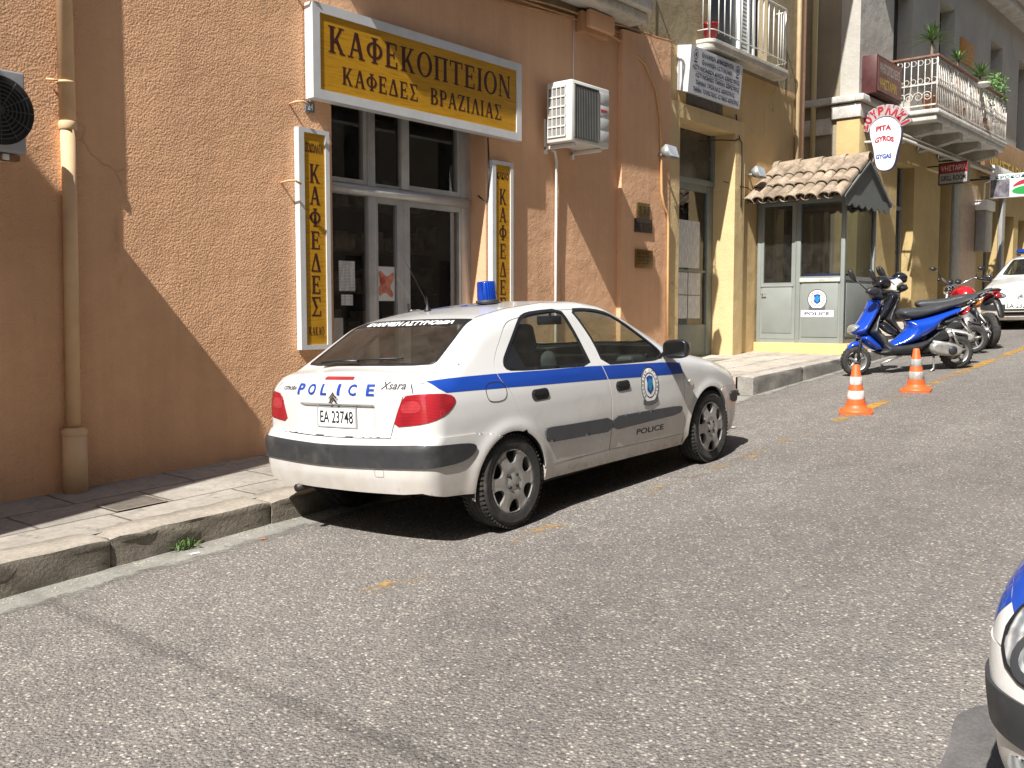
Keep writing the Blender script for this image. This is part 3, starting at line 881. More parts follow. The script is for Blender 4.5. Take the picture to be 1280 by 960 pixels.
def wheel(parent, x, y, side, steer=0.0, wid=.19):
    """tyre and hubcap; side -1 = right"""
    mt = Matrix.Translation((x, y, .297)) @ Matrix.Rotation(steer, 4, 'Z') @ Matrix.Rotation(R(90) * (1 if side < 0 else -1), 4, 'X')
    w = wid / 2
    tm = MB()
    prof = [(.205, -w * .92), (.235, -w), (.268, -w * .97), (.287, -w * .80), (.295, -w * .55), (.2965, -w * .38), (.2895, -w * .37), (.2895, -w * .32), (.297, -w * .31), (.298, -w * .06), (.290, -w * .05), (.290, w * .05), (.298, w * .06), (.297, w * .31), (.2895, w * .32), (.2895, w * .37), (.2965, w * .38), (.295, w * .55), (.287, w * .80), (.268, w * .97), (.255, w * 1.0), (.252, w * .985), (.235, w * 1.0), (.208, w * .93)]
    tm.lathe(prof, 72, 0, mt)
    # tread blocks on the shoulders
    for k in range(60):
        a = 2 * math.pi * k / 60
        for sg in (-1, 1):
            q = Matrix.Rotation(a, 4, 'Z') @ Matrix.Translation((.2905, 0, sg * w * .68))
            bm = bmesh.new(); bmesh.ops.create_cube(bm, size=1)
            for v in bm.verts: v.co = Vector((v.co.x * .014, v.co.y * .019, v.co.z * w * .42))
            tm.bm(bm, 0, False, mt @ q @ Matrix.Rotation(sg * .35, 4, 'X'))
    ty = tm.build('tyre', RUBBER, parent, world=False)
    rm = MB()
    rm.lathe([(.206, -w * .9), (.188, -w * .6), (.182, w * .45), (.204, w * .90), (.21, w * .93)], 48, 0, mt)
    rm.lathe([(.19, w * .18), (.02, w * .22)], 32, 0, mt)
    rim = rm.build('rim', M('dark_steel_rim', (.06, .058, .055), .6, .5), parent, world=False)
    # hubcap with six scalloped openings
    out = ell(0, 0, .205, .205, 72)
    holes = []
    for k in range(6):
        a = R(30 + 60 * k)
        u = [(.112, 0.0), (.118, .024), (.140, .040), (.165, .050), (.190, .052), (.196, 0.0), (.190, -.052), (.165, -.050), (.140, -.040), (.118, -.024)]
        u = smooth_poly(u, 1)
        holes.append([(p * math.cos(a) - q * math.sin(a), p * math.sin(a) + q * math.cos(a)) for p, q in u])
    def dome(u, v, h):
        r = math.hypot(u, v)
        z = w * .80 + .020 * (1 - (r / .205) ** 2) + (.012 * math.exp(-((r - .198) / .008) ** 2)) - .010 * math.exp(-((r - .055) / .02) ** 2)
        return mt @ Vector((u, v, z + h))
    hm = MB(); V, T = fill([(out, holes)], .014)
    n = len(V)
    hm.add([dome(a, b, 0) for a, b in V] + [dome(a, b, -.022) for a, b in V], [tuple(t) for t in T] , 0, True)
    hm.add([dome(a, b, 0) for a, b in V] + [dome(a, b, -.022) for a, b in V], [(a, a + n, b, ) + () if False else (a, a + n, b + n, b) for a, b in bedges(T)], 0, False)
    for k in range(4):
        a = R(45 + 90 * k)
        hm.lathe([(.0, w * .80 + .022), (.008, w * .80 + .021), (.011, w * .80 + .010)], 10, 1, mt @ Matrix.Translation((.050 * math.cos(a), .050 * math.sin(a), 0)))
    hc = hm.build('hubcap', [HUB, M('bolt_dark', (.02, .02, .02), .5, .6)], parent, world=False)
    return ty

def emblem_shapes(cx, cz, w, h):
    """oval police badge: ring, shield field, ribbon"""
    return ell(cx, cz, w / 2, h / 2, 40)
def badge(parent, fn, cx, cz, w, h):
    """flat badge pieces laid on a surface through fn(u, v, off)"""
    def put(name, shapes, mat, off):
        mb = MB(); V, T = fill(shapes, max(w, h) * .12)
        mb.add([fn(u, v, off) for u, v in V], [tuple(t) for t in T]); return mb.build(name, mat, parent, world=fn.world, fix=False)
    put('badge_plate', [(ell(cx, cz, w / 2, h / 2, 44), [])], WHITEPT, .0015)
    put('badge_rim', [(ell(cx, cz, w / 2, h / 2, 44), [ell(cx, cz, w * .465, h * .468, 44)]), (ell(cx, cz, w * .335, h * .345, 40), [ell(cx, cz, w * .305, h * .318, 40)])], BLACKPT, .0026)
    # ring lettering
    word = 'ΕΛΛΗΝΙΚΗ ΑΣΤΥΝΟΜΙΑ'
    mb = MB()
    for k, chh in enumerate(word):
        if chh == ' ':
            mb.build('badge_lettering', BLACKPT, parent, world=fn.world, fix=False); mb = MB(); continue
        a = R(222 - 264 * k / (len(word) - 1))
        kw = .3 if chh == 'Ι' else 1.0
        V, Fc = text2d(chh, -.5 * kw, .5 * kw, -.5, .5, .02)
        sx, sy = w * .062, h * .078
        b = a - R(90)
        vs = []
        for u, v in V:
            uu = u * sx * math.cos(b) - v * sy * math.sin(b); vv = u * sx * math.sin(b) + v * sy * math.cos(b)
            vs.append(fn(cx + w * .40 * math.cos(a) + uu, cz + h * .405 * math.sin(a) + vv, .0028))
        mb.add(vs, Fc)
    mb.build('badge_lettering', BLACKPT, parent, world=fn.world, fix=False)
    q = [(-.5, .5), (0, .62), (.5, .5), (.42, .1), (.5, -.35), (0, -.66), (-.5, -.35), (-.42, .1)]
    put('badge_shield', [([(cx + a * w * .36, cz + b * h * .40 + h * .02) for a, b in q], [])], BLUEPT, .0034)
    put('badge_figure', [(ell(cx, cz + h * .02, w * .10, h * .17, 20), []), ([(cx - w * .16, cz + h * .08), (cx + w * .16, cz + h * .16), (cx + w * .10, cz - h * .02), (cx - w * .12, cz - h * .06)], [])], CYAN, .0044)
    rb = [(cx - w * .42, cz - h * .36), (cx - w * .2, cz - h * .42), (cx + w * .2, cz - h * .42), (cx + w * .42, cz - h * .34), (cx + w * .42, cz - h * .48), (cx + w * .1, cz - h * .55), (cx - w * .1, cz - h * .55), (cx - w * .42, cz - h * .50)]
    put('badge_ribbon', [(rb, [])], M('ribbon_grey', (.10, .10, .11), .5, var=.3, vs=60), .0052)

def make_car(root, kind='main'):
    P = root
    steer = R(0)
    front_detail = kind != 'main'
    STR = {}
    for s, ch in ((-1, 'R'), (1, 'L')):
        rd = inset(RDOOR, .004); fd = inset(FDOOR, .004)
        d1 = panel('rear_door', [(rd, [RWIN])], ch, WHITE, P)
        d2 = panel('front_door', [(fd, [FWIN])], ch, WHITE, P)
        q = panel('rear_wing', [(QUARTER, [])], ch, WHITE, P, sp=.024)
        f = panel('front_wing', [(FENDER, [])], ch, WHITE if kind != 'near' else WHITE, P, sp=.024)
        panel('sill', [(SILL, [])], ch, WHITE, P, off=-.001, depth=.05)
        STR[ch] = (d1, d2, q, f)
        # dark seals behind the shut lines
        for dd, pl_ in ((d1, rd), (d2, fd)):
            panel('door_seal', [(inset(pl_, -.011), [inset(pl_, .010)])], ch, DARK, dd, sp=.03, off=-.005, depth=0)
        # windows
        for dd, wn, nm in ((d1, RWIN, 'r'), (d2, FWIN, 'f')):
            panel('window_trim', [(inset(wn, -.008), [inset(wn, .012)])], ch, TRIM, dd, sp=.02, off=.002, depth=.012)
            panel('window_pane', [(inset(wn, .004), [])], ch, GLASS_CAR, dd, off=-.004, depth=0)
        dv = [(.047, 1.005), (.066, 1.048), (.12, 1.093), (.214, 1.168), (.238, 1.00), (.245, .972), (.103, .985)]
        panel('quarter_light', [(dv, [])], ch, TRIM, d1, off=-.002, depth=0)
        if kind != 'near':
            for dd, poly in ((q, QUARTER), (d1, rd), (d2, fd)):
                V, T = fill_and(STRIPE, poly, .02)
                if len(T): lifted('blue_stripe', V, T, ch, BLUE, dd, .0012, 0)
            # stripe end that wraps onto the tail corner
            V, T = fill_and(STRIPE, [(-.7, .8), (-.32, .8), (-.32, 1.06), (-.7, 1.06)], .012)
            lifted('blue_stripe', V, T, ch, BLUE, q, .0016, 0)
        # side mouldings
        panel('side_moulding', [(smooth_poly([(.315, .565), (.335, .590), (.539, .580), (.85, .570), (1.086, .562), (1.088, .462), (.85, .470), (.539, .481), (.375, .487), (.335, .505)], 1), [])], ch, GREYPL, d1, sp=.02, off=.012, depth=.016)
        panel('side_moulding', [(smooth_poly([(1.098, .563), (1.35, .556), (1.596, .549), (2.030, .534), (2.072, .508), (2.02, .468), (1.678, .467), (1.35, .4655), (1.098, .464)], 1), [])], ch, GREYPL, d2, sp=.02, off=.012, depth=.016)
        # handles
        for dd, c in ((d1, (.303, .810)), (d2, (1.25, .768))):
            panel('door_handle', [(rrect(c[0] - .088, c[0] + .088, c[1] - .036, c[1] + .036, .034), [])], ch, BLACKPL, dd, sp=.012, off=.003, depth=.004)
            panel('handle_grip', [(rrect(c[0] - .070, c[0] + .070, c[1] - .004, c[1] + .026, .013), [])], ch, TRIM, dd, sp=.012, off=.013, depth=.012)
        fp = smooth_poly([(-.196, .884), (-.172, .925), (-.10, .932), (-.023, .922), (-.003, .864), (-.03, .812), (-.11, .805), (-.186, .817)], 2)
        if s < 0: panel('fuel_flap_seam', [(fp, [inset(fp, .005)])], ch, DARK, q, sp=.02, off=.0022, depth=0)
        panel('side_repeater', [(ell(2.21, .693, .034, .024, 18), [])], ch, M('repeater_lens', (.55, .50, .44), .2, var=.1, coat=.6), f, sp=.012, off=.008, depth=.008)
        if s < 0 or kind != 'main':
            fnb = lambda u, v, o, ch=ch: tuple((lambda q_: (q_ + carN(q_) * o)[0])(lift(ch, np.array([(u, v)]))))
            fnb.world = False
            if kind == 'main':
                badge(d2, fnb, 1.605, .735, .245, .275)
                decal_text('door_lettering', 'POLICE', ch, BLACKPT, d2, 1.418, 1.797, .386, .428, .0016, .02, drop=-.010)
        # mirror
        mm = MB()
        mc = Vector((1.86, s * .93, .985))
        bm = bmesh.new(); bmesh.ops.create_uvsphere(bm, u_segments=20, v_segments=14, radius=1)
        for v in bm.verts:
            c = v.co
            sx = .075 * (abs(c.x) ** .7) * (1 if c.x > 0 else -1); sx = max(sx, -.030)
            v.co = Vector((sx, .105 * (abs(c.y) ** .6) * (1 if c.y > 0 else -1), .072 * (abs(c.z) ** .65) * (1 if c.z > 0 else -1)))
        mm.bm(bm, 0, True, Matrix.Translation(mc))
        mm.box(1.845, 1.905, s * .80, s * .86, .93, .965, 0, .012)
        mb_ = mm.build('door_mirror', M('mirror_shell', (.016, .016, .018), .3, coat=.4), P, world=False)
        g = MB(); g.box(mc.x - .034, mc.x - .031, mc.y - .085, mc.y + .085, mc.z - .052, mc.z + .052); g.build('mirror_glass', CHROME, mb_, world=False)
        # wheels
        for wx in (0, 2.54):
            wheel(P, wx, s * .735, s)
            # inner wheel housing
            c = AR if wx == 0 else AF
            rows = []
            for a in np.linspace(-4, 186, 30):
                rows.append([Vector((c[0] + (c[2] + .008) * math.cos(R(a)), s * y, c[1] + (c[2] + .008) * math.sin(R(a)))) for y in (.50, .80)])
            hm = MB(); hm.sheet(rows)
            hm.add([r[0] for r in rows], [tuple(range(len(rows)))])
            hm.build('wheel_housing', DARK, P, world=False)
        # tail: corner piece, lamp
        sg = -s
        lamp = smooth_poly([(.452, .716), (.479, .804), (.520, .898), (.580, .909), (.673, .910), (.752, .897), (.784, .867), (.777, .834), (.732, .783), (.667, .748), (.582, .729)], 1)
        jl = side_to_radial([(-.32, z) for z in [.628, .65] + list(np.arange(.68, rz(-.32), .03))] + [(-.32, rz(-.32))])
        jl = negu(jl)                      # positive angles here, mirrored below
        qk = [(-a, b) for a, b in zip(_qp, _qz)]
        edge_l = [(.434, .652), (.452, .718), (.520, .898), (.578, .915), (.566, .97), (.556, float(np.interp(-.556, _qp, _qz)))]
        corner = jl + [p for p in qk if .565 < p[0] < jl[-1][0] - .002] + edge_l[::-1] + [(.55, .640), (.66, .646), (.78, .638)]
        mir = (lambda l: l) if s > 0 else negu
        q2 = panel('tail_corner', [(mir(corner), [mir(inset(lamp, .004))])], 'rear', WHITE, P, sp=.014)
        t = panel('tail_lamp', [(mir(lamp), [])], 'rear', REDLAMP, P, sp=.014, off=.004, depth=.02)
        ins = smooth_poly([(.50, .80), (.515, .865), (.60, .875), (.62, .82), (.58, .80)], 1)
        panel('lamp_reflector', [(mir(ins), [])], 'rear', lampmat('pale_lamp_insert', (.50, .050, .06)), t, sp=.014, off=.0055, depth=0)
        # bumper ends by the arch handled with the bumper
    # ---- tail
    lidpoly = [(-.430, .655), (-.447, .718), (-.515, .898), (-.571, .915), (-.560, .97), (-.550, float(np.interp(-.55, _qp, _qz)))]
    qk = [(float(a), float(b)) for a, b in zip(_qp, _qz) if a > -.548]
    topj = qk + [(-a, b) for a, b in qk[::-1] if a < -.001]
    lid = lidpoly + topj + [(-a, b) for a, b in lidpoly[::-1]] + [(.2, .648), (0, .646), (-.2, .648)]
    tg = panel('tailgate', [(lid, [])], 'rear', WHITE, P, sp=.011)
    panel('lid_seal', [(inset(lid, -.012), [inset(lid, .012)])], 'rear', DARK, tg, sp=.02, off=-.005, depth=0)
    # grey grip above the plate
    panel('lid_grip', [(smooth_poly([(.325, .842), (0, .852), (-.325, .842), (-.30, .822), (-.15, .812), (.15, .812), (.30, .822)], 1), [])], 'rear', M('grip_grey', (.16, .16, .165), .4, var=.1), tg, sp=.014, off=-.004, depth=.004)
    pl = panel('number_plate', [(rect(-.168, .168, .705, .822), [])], 'rear', WHITEPT, P, sp=.03, off=.008, depth=.008)
    decal_text('plate_lettering', 'EA 23748', 'rear', BLACKPT, pl, .150, -.150, .725, .802, .0098, .012)
    for k, chx in enumerate('POLICE'):
        a = [.318, .205, .098, -.005, -.118, -.262][k] if False else [.316, .231, .115, -.021, -.113, -.250][k]
        wd = [.062, .072, .056, .026, .066, .060][k]
        a = [.318, .212, .098, -.038, -.158, -.300][k]
        decal_text('tail_lettering', chx, 'rear', BLUEPT, tg, a + wd / 2, a - wd / 2, .900, .967, .0035, .03)
    decal_text('maker_lettering', 'CITROËN', 'rear', GREYPT, tg, .500, .372, .925, .952, .003, .02)
    decal_text('model_lettering', 'Xsara', 'rear', GREYPT, tg, -.372, -.535, .938, .982, .003, .01, shear=.35)
    chev = [(rect(0, 0, 0, 0), [])]
    cv = []
    for dz in (.0, -.028):
        cv.append(([(.040, .880 + dz), (0, .919 + dz), (-.040, .880 + dz), (-.028, .880 + dz), (0, .905 + dz), (.028, .880 + dz)], []))
    panel('chevron_emblem', cv, 'rear', CHROME, tg, sp=.010, off=.012, depth=.008)
    panel('brake_lamp', [(rrect(-.135, .135, .990, 1.007, .008), [])], 'rear', REDLAMP, tg, sp=.012, off=.006, depth=.006)
    # grey frame round the number plate
    panel('plate_frame', [(rrect(-.178, .178, .695, .832, .006), [rect(-.166, .166, .707, .820)])], 'rear', M('plate_frame_grey', (.33, .33, .33), .5), pl, sp=.03, off=.0095, depth=.006)
    # bumper: outline taken round both corners to the arches
    arc = side_to_radial(arcpts(*AR, _ae, 190, 10))           # negative angles, arch edge downwards
    arcp = negu(arc)
    half_top = [(.2, .640), (.43, .6465), (.55, .650), (.66, .655), (.78, .648)] + negu(side_to_radial(BSE))
    half_bot = [(arcp[-1][0], .262), (.86, .280), (.70, .300), (.60, .338), (.50, .326), (.2, .322)]
    bp = [(0, .638)] + half_top + arcp[1:] + half_bot + [(0, .322)]
    bp += [(-a, b) for a, b in bp[1:-1][::-1]]
    bu = panel('rear_bumper', [(bp, [])], 'rear', WHITE, P, sp=.013, off=.0075, depth=.03)
    st = [(0, .597), (.39, .606), (.662, .614), (.828, .597), (.872, .582), (.880, .553), (.845, .512), (.775, .487), (.656, .486), (.487, .484), (.145, .474), (0, .473)]
    st = st + [(-a, b) for a, b in st[1:-1][::-1]]
    panel('bumper_strip', [(smooth_poly(st, 1), [])], 'rear', BLACKPL, bu, sp=.014, off=.019, depth=.016)
    panel('towing_cover', [(rrect(-.40, -.34, .425, .472, .01), [rrect(-.397, -.343, .428, .469, .008)])], 'rear', M('seam_grey', (.25, .24, .22), .6), bu, sp=.01, off=.0090, depth=0)
    ex = MB(); ex.tube([(-.40, .37, .27), (-.62, .37, .30), (-.765, .36, .300)], [.022, .024, .026], 14); ex.build('exhaust_pipe', M('rusty_exhaust', (.06, .05, .045), .5, .7), P, world=False)
    # ---- top
    rail_top = [(float(p[0]), float(p[1])) for p in _RP]                    # right side, y<0, rear -> front
    rr_ = [(float(p[0]), float(p[1])) for p in _QP]                          # right corner -> tail centre
    def rail_between(x0, x1):
        k = [p for p in rail_top if x0 - 1e-6 <= p[0] <= x1 + 1e-6]
        return k
    RG = [(-.47, 0), (-.462, -.25), (-.44, -.45), (-.412, -.580), (-.385, -.600), (-.2, -.566), (.03, -.522), (.066, -.506), (.06, -.47), (.02, -.25), (.005, 0)]
    RGf = RG + [(x, -y) for x, y in RG[1:-1][::-1]]
    WS = [(2.10, 0), (2.085, -.25), (2.05, -.45), (1.985, -.600), (1.955, -.612), (1.7, -.566), (1.47, -.525), (1.44, -.50), (1.465, -.25), (1.475, 0)]
    WSf = WS + [(x, -y) for x, y in WS[1:-1][::-1]]
    base_r = [(-.478, 0), (-.470, -.25), (-.448, -.46), (-.42, -.585)]
    xr = -.40
    yr = float(np.interp(xr, [p[0] for p in rr_[::-1]] + [p[0] for p in rail_top], [p[1] for p in rr_[::-1]] + [p[1] for p in rail_top]))
    ring_r = [p for p in rr_[::-1]] + rail_top[1:]                            # tail centre -> right corner -> front
    up = [p for p in ring_r if p[0] >= xr - 1e-9]
    low = [p for p in ring_r if p[0] < xr - 1e-9]
    cowl = [(2.13, 0), (2.118, -.25), (2.085, -.46), (2.02, -.62)]
    xc = 2.02; yc = float(np.interp(xc, [p[0] for p in rail_top], [p[1] for p in rail_top]))
    half = [(xr, yr)] + [p for p in up if p[0] < xc - .01] + [(xc, yc)]
    roofp = base_r + half + cowl[::-1]
    roofp = roofp + [(x, -y) for x, y in roofp[1:-1][::-1]]
    rf = panel('roof', [(roofp, [RGf, WSf])], 'top', WHITE, P, sp=.026)
    # lid top
    lt = base_r + [(xr, yr)] + low[::-1]
    lt = lt + [(x, -y) for x, y in lt[1:-1][::-1]]
    panel('tailgate_top', [(lt, [])], 'top', WHITE, tg, sp=.012)
    for gl, gm, nm in ((RGf, GLASS_REAR, 'rear_window'), (WSf, GLASS_CAR, 'windscreen')):
        w_ = panel(nm, [(inset(gl, .001), [])], 'top', gm, P, off=-.002, depth=0)
        panel('glass_border', [(inset(gl, .0), [inset(gl, .028)])], 'top', TRIM, w_, sp=.02, off=-.0035 if nm == 'windscreen' else -.001, depth=.004)
        if nm == 'rear_window':
            band = [(.060, -.505), (.018, -.25), (.003, 0), (.018, .25), (.060, .505), (-.035, .520), (-.075, .25), (-.092, 0), (-.075, -.25), (-.035, -.520)]
            panel('sun_strip', [(band, [])], 'top', TRIM, w_, sp=.02, off=-.0008, depth=0)
            V, Fc = text2d('ΕΛΛΗΝΙΚΗ ΑΣΤΥΝΟΜΙΑ', 0, 1, 0, 1, .04)
            V, Fc = refine2d(V * np.array([[.81, .056]]), Fc, .014); V = V / np.array([[.81, .056]])
            yy = .385 - V[:, 0] * .81
            U = np.stack([-.083 + .05 * (yy / .5) ** 2 + V[:, 1] * .056, yy], 1)
            Pp = lift('top', U); Pp = Pp + carN(Pp) * .003
            me = bpy.data.meshes.new('window_lettering'); me.from_pydata([tuple(p) for p in Pp], [], Fc); mesh_obj('window_lettering', me, WHITEPT, w_)
            wp = MB()
            def onrear(x, y, o): return tuple((lambda q_: (q_ + carN(q_) * o)[0])(lift('top', np.array([(x, y)]))))
            wp.tube([onrear(-.46, .02, .03), onrear(-.455, .20, .032), onrear(-.468, .36, .03)], [.012, .011, .016], 8)
            wp.tube([onrear(-.40, -.33, .018), onrear(-.425, .0, .020), onrear(-.455, .33, .018)], .007, 6)
            wp.build('wiper', TRIM, w_, world=False)
    # bonnet
    ring_f = [(float(p[0]), float(p[1])) for p in _FP]
    bn = [(2.135, 0), (2.123, -.25), (2.09, -.46), (2.03, -.62)] + [(2.06, float(np.interp(2.06, [p[0] for p in rail_top], [p[1] for p in rail_top])))] + [p for p in rail_top if p[0] > 2.07] + ring_f[1:]
    bn = bn + [(x, -y) for x, y in bn[1:-1][::-1]]
    bo = panel('bonnet', [(bn, [])], 'top', WHITE, P, sp=.03)
    for s in (-1, 1):
        ln = [(2.1, s * .665), (2.5, s * .665), (2.85, s * .63), (3.05, s * .56), (3.05, s * .556), (2.85, s * .626), (2.5, s * .661), (2.1, s * .661)]
        panel('bonnet_seam', [(ln, [])], 'top', DARK, bo, sp=.03, off=.0014, depth=0)
        dl = [(.075, s * .507), (.45, s * .503), (1.40, s * .512), (1.40, s * .507), (.45, s * .498), (.075, s * .502)]
        panel('roof_seam', [(dl, [])], 'top', DARK, rf, sp=.03, off=.0014, depth=0)
    # ---- nose
    hl_o = smooth_poly([(.30, .655), (.40, .700), (.60, .735), (.82, .745), (.885, .72), (.86, .665), (.70, .630), (.50, .618), (.36, .625)], 1)
    if kind == 'near':
        hl_o = smooth_poly([(.40, .56), (.44, .68), (.56, .765), (.70, .80), (.78, .79), (.815, .72), (.78, .62), (.69, .555), (.54, .535)], 1)
    jf = negu(side_to_radial([(3.0, z) for z in np.arange(.600, rz(3.0), .025)] + [(3.0, rz(3.0))], 'front'))
    fk = [(-float(a), float(b)) for a, b in zip(_fp, _fz)]
    nose = jf + [p for p in fk if p[0] < jf[-1][0] - .003]
    bt = [(0, .60), (.3, .603), (.6, .60)]
    nosep = nose + bt
    nosep = nosep + [(-a, b) for a, b in nosep[::-1] if a > 1e-4]
    gr = [(.27, .665), (.0, .672), (-.27, .665), (-.25, .618), (0, .612), (.25, .618)]
    hls = [hl_o, negu(hl_o)]
    mi_ = min(p[1] for p in hl_o)
    nz_ = panel('nose_panel', [(nosep, ([inset(h, .003) for h in hls] if kind != 'near' else []) + [gr])], 'front', WHITE, P, sp=.018)
    for h in hls:
        hh = panel('headlamp', [(h, [])], 'front', HEADLAMP, P, sp=.02, off=.006 if kind != 'near' else .010, depth=.02)
        panel('lamp_bezel', [(inset(h, -.004), [inset(h, .010 if kind != 'near' else .005)])], 'front', TRIM, hh, sp=.02, off=.008 if kind != 'near' else .012, depth=.01)
        cxx = sum(p[0] for p in h) / len(h); czz = sum(p[1] for p in h) / len(h)
        if kind != 'near':
            panel('lamp_bowl', [(ell(cxx, czz, .085, .045, 20), [ell(cxx, czz, .06, .032, 20)])], 'front', CHROME, hh, sp=.02, off=.013, depth=0)
        else:
            for du, dz, rr_ in ((.075, .055, .060), (.0, -.045, .075), (-.09, .05, .06)):
                uu = cxx + du * (1 if cxx > 0 else -1)
                panel('lamp_bowl', [(ell(uu, czz + dz, rr_ * 1.12, rr_, 22), [ell(uu, czz + dz, rr_ * .80, rr_ * .72, 22)])], 'front', M('lamp_rim_dark', (.07, .075, .08), .2, .4), hh, sp=.02, off=.013, depth=0)
                panel('lamp_bowl', [(ell(uu, czz + dz, rr_ * .62, rr_ * .56, 22), [])], 'front', CHROME, hh, sp=.02, off=.0135, depth=0)
    g = panel('grille', [(gr, [])], 'front', BLACKPL, P, sp=.02, off=-.012, depth=.0)
    for zz in (.630, .652):
        panel('grille_bar', [(rect(-.25, .25, zz - .004, zz + .004), [])], 'front', GREYPT, g, sp=.03, off=.0, depth=.01)
    cv = []
    for dz in (0, -.030):
        cv.append(([(.055, .640 + dz), (0, .685 + dz), (-.055, .640 + dz), (-.040, .640 + dz), (0, .668 + dz), (.040, .640 + dz)], []))
    panel('chevron_emblem', cv, 'front', CHROME, nz_, sp=.02, off=.012, depth=.01)
    # front bumper
    arcf = negu(side_to_radial(arcpts(*AF, 62, -14, 9), 'front'))
    hb = [(.3, .60), (.6, .597)] + [(jf[0][0], .597)] + negu(side_to_radial([(2.85, .599)], 'front')) + arcf + [(arcf[-1][0] - .1, .205), (.6, .20), (.3, .20)]
    fbp = [(0, .597)] + hb + [(0, .20)]
    fbp = fbp + [(-a, b) for a, b in fbp[1:-1][::-1]]
    air = rrect(-.36, .36, .27, .36, .02)
    fb = panel('front_bumper', [(fbp, [air])], 'front', WHITE, P, sp=.02, off=.004, depth=.03)
    panel('air_intake', [(air, [])], 'front', DARK, fb, sp=.05, off=-.02, depth=0)
    if kind == 'main':
        for sg in (-1, 1):
            fs_ = negu(side_to_radial([(2.92, .545), (3.10, .54), (3.13, .50), (3.12, .445), (2.965, .449)], 'front'))
            panel('bumper_strip', [([(sg * a, b) for a, b in smooth_poly(fs_, 1)], [])], 'front', BLACKPL, fb, sp=.014, off=.014, depth=.012)
    else:
        ft = [(0, .500), (.5, .505), (.80, .510), (1.12, .515), (1.16, .47), (1.10, .405), (.5, .39), (0, .39)]
        ft = ft + [(-a, b) for a, b in ft[1:-1][::-1]]
        panel('bumper_strip', [(smooth_poly(ft, 1), [])], 'front', BLACKPL, fb, sp=.02, off=.014, depth=.014)
        np_ = panel('number_plate', [(rect(-.26, .26, .42, .53), [])], 'front', WHITEPT, P, sp=.03, off=.024, depth=.01)
        decal_text('plate_lettering', 'EA 23277' if kind == 'far' else 'EA 23751', 'front', BLACKPT, np_, -.235, .235, .437, .513, .026, .012)
        for sg in (-1, 1):
            panel('fog_lamp', [(ell(sg * .62, .315, .075, .045, 20), [])], 'front', HEADLAMP, fb, sp=.02, off=.008, depth=.012)
    if kind == 'near':
        # blue wing tops
        bl = [(2.05, rz(2.05)), (2.4, rz(2.4)), (2.7, rz(2.7)), (2.995, rz(2.995)), (2.995, .70), (2.75, .68), (2.3, .74), (2.12, .76)]
        for chh, wv in (('R', STR['R'][3]), ('L', STR['L'][3])):
            V, T = fill_and(bl, FENDER, .02); lifted('blue_wing', V, T, chh, BLUE, wv, .0014, 0)
        a0 = jf[-1][0]
        for sg in (-1, 1):
            pts = [p for p in jf if p[1] > .62] + [p for p in fk if .55 < p[0] < a0 - .004]
            pts = pts + [(.55, .74), (.86, .70), (.90, .62)]
            panel('blue_wing', [([(sg * a, b) for a, b in pts], [])], 'front', BLUE, nz_, sp=.02, off=.0016, depth=0)
        for sg in (-1, 1):
            tb = [p for p in ring_r + ring_f if p[0] > 2.1]
            ys = [(x, sg * abs(y)) for x, y in tb if abs(y) > .42]
            inn = [(x, sg * max(.40, abs(y) - .14)) for x, y in tb if abs(y) > .42][::-1]
            panel('blue_wing', [(ys + inn, [])], 'top', BLUE, bo, sp=.03, off=.0016, depth=0)
    # ---- cabin and underside
    ub = MB()
    ub.box(-.10, 3.15, -.48, .48, .20, .26); ub.box(-.62, -.10, -.48, .48, .30, .36); ub.box(.36, 2.12, -.76, .76, .215, .30); ub.box(-.60, -.36, -.68, .68, .30, .36)
    ub.box(.3, 2.1, -.70, .70, .30, .33)
    ub.box(2.05, 2.1, -.70, .70, .30, .92)
    ub.build('underbody', DARK, P, world=False)
    it = MB()
    for s in (-1, 1):
        it.box(-.30, 2.05, s * .70, s * .705, .32, .90)
    it.box(-.48, .02, -.60, .60, .93, .95)                       # parcel shelf
    it.build('cabin_lining', M('lining_grey', (.06, .06, .065), .9), P, world=False)
    da = MB(); da.box(1.72, 2.06, -.68, .68, .70, .93, 0, .04); da.box(1.62, 1.86, -.68, -.30 + .6, .84, .955, 0, .03)
    da.build('dashboard', DASH, P, world=False)
    sw = MB(); mw = Matrix.Translation((1.50, .36, .83)) @ Matrix.Rotation(R(-65), 4, 'Y')
    sw.lathe([(.175 + .016 * math.cos(a), .016 * math.sin(a)) for a in np.linspace(0, 2 * math.pi, 9)[:-1]], 28, 0, mw, closed=True)
    sw.tube([mw @ Vector((0, 0, 0)), (1.72, .36, .76)], .03); sw.tube([mw @ Vector((0, -.17, 0)), mw @ Vector((0, .17, 0))], .016)
    sw.build('steering_wheel', DASH, P, world=False)
    for s in (-1, 1):
        se = MB()
        mseat = Matrix.Translation((.92, s * .36, .34))
        def cush(cx, cy, cz, dx, dy, dz, rot, bev):
            bm = bmesh.new(); bmesh.ops.create_cube(bm, size=1)
            for v in bm.verts: v.co = Vector((v.co.x * dx, v.co.y * dy, v.co.z * dz))
            bmesh.ops.bevel(bm, geom=list(bm.edges), offset=bev, segments=4, affect='EDGES', profile=.5)
            se.bm(bm, 0, True, mseat @ Matrix.Translation((cx, cy, cz)) @ Matrix.Rotation(rot, 4, 'Y'))
        cush(.25, 0, .10, .50, .50, .16, R(-6), .06)
        cush(-.10, 0, .42, .14, .50, .62, R(-17), .06)
        cush(-.24, 0, .815, .10, .28, .20, R(-14), .045)
        se.build('front_seat', FABRIC, P, world=False)
    se = MB()
    se.box(.0, .45, -.60, .60, .40, .55, 0, .06); se.box(-.10, .05, -.60, .60, .50, .94, 0, .05)
    se.build('rear_seat', FABRIC, P, world=False)
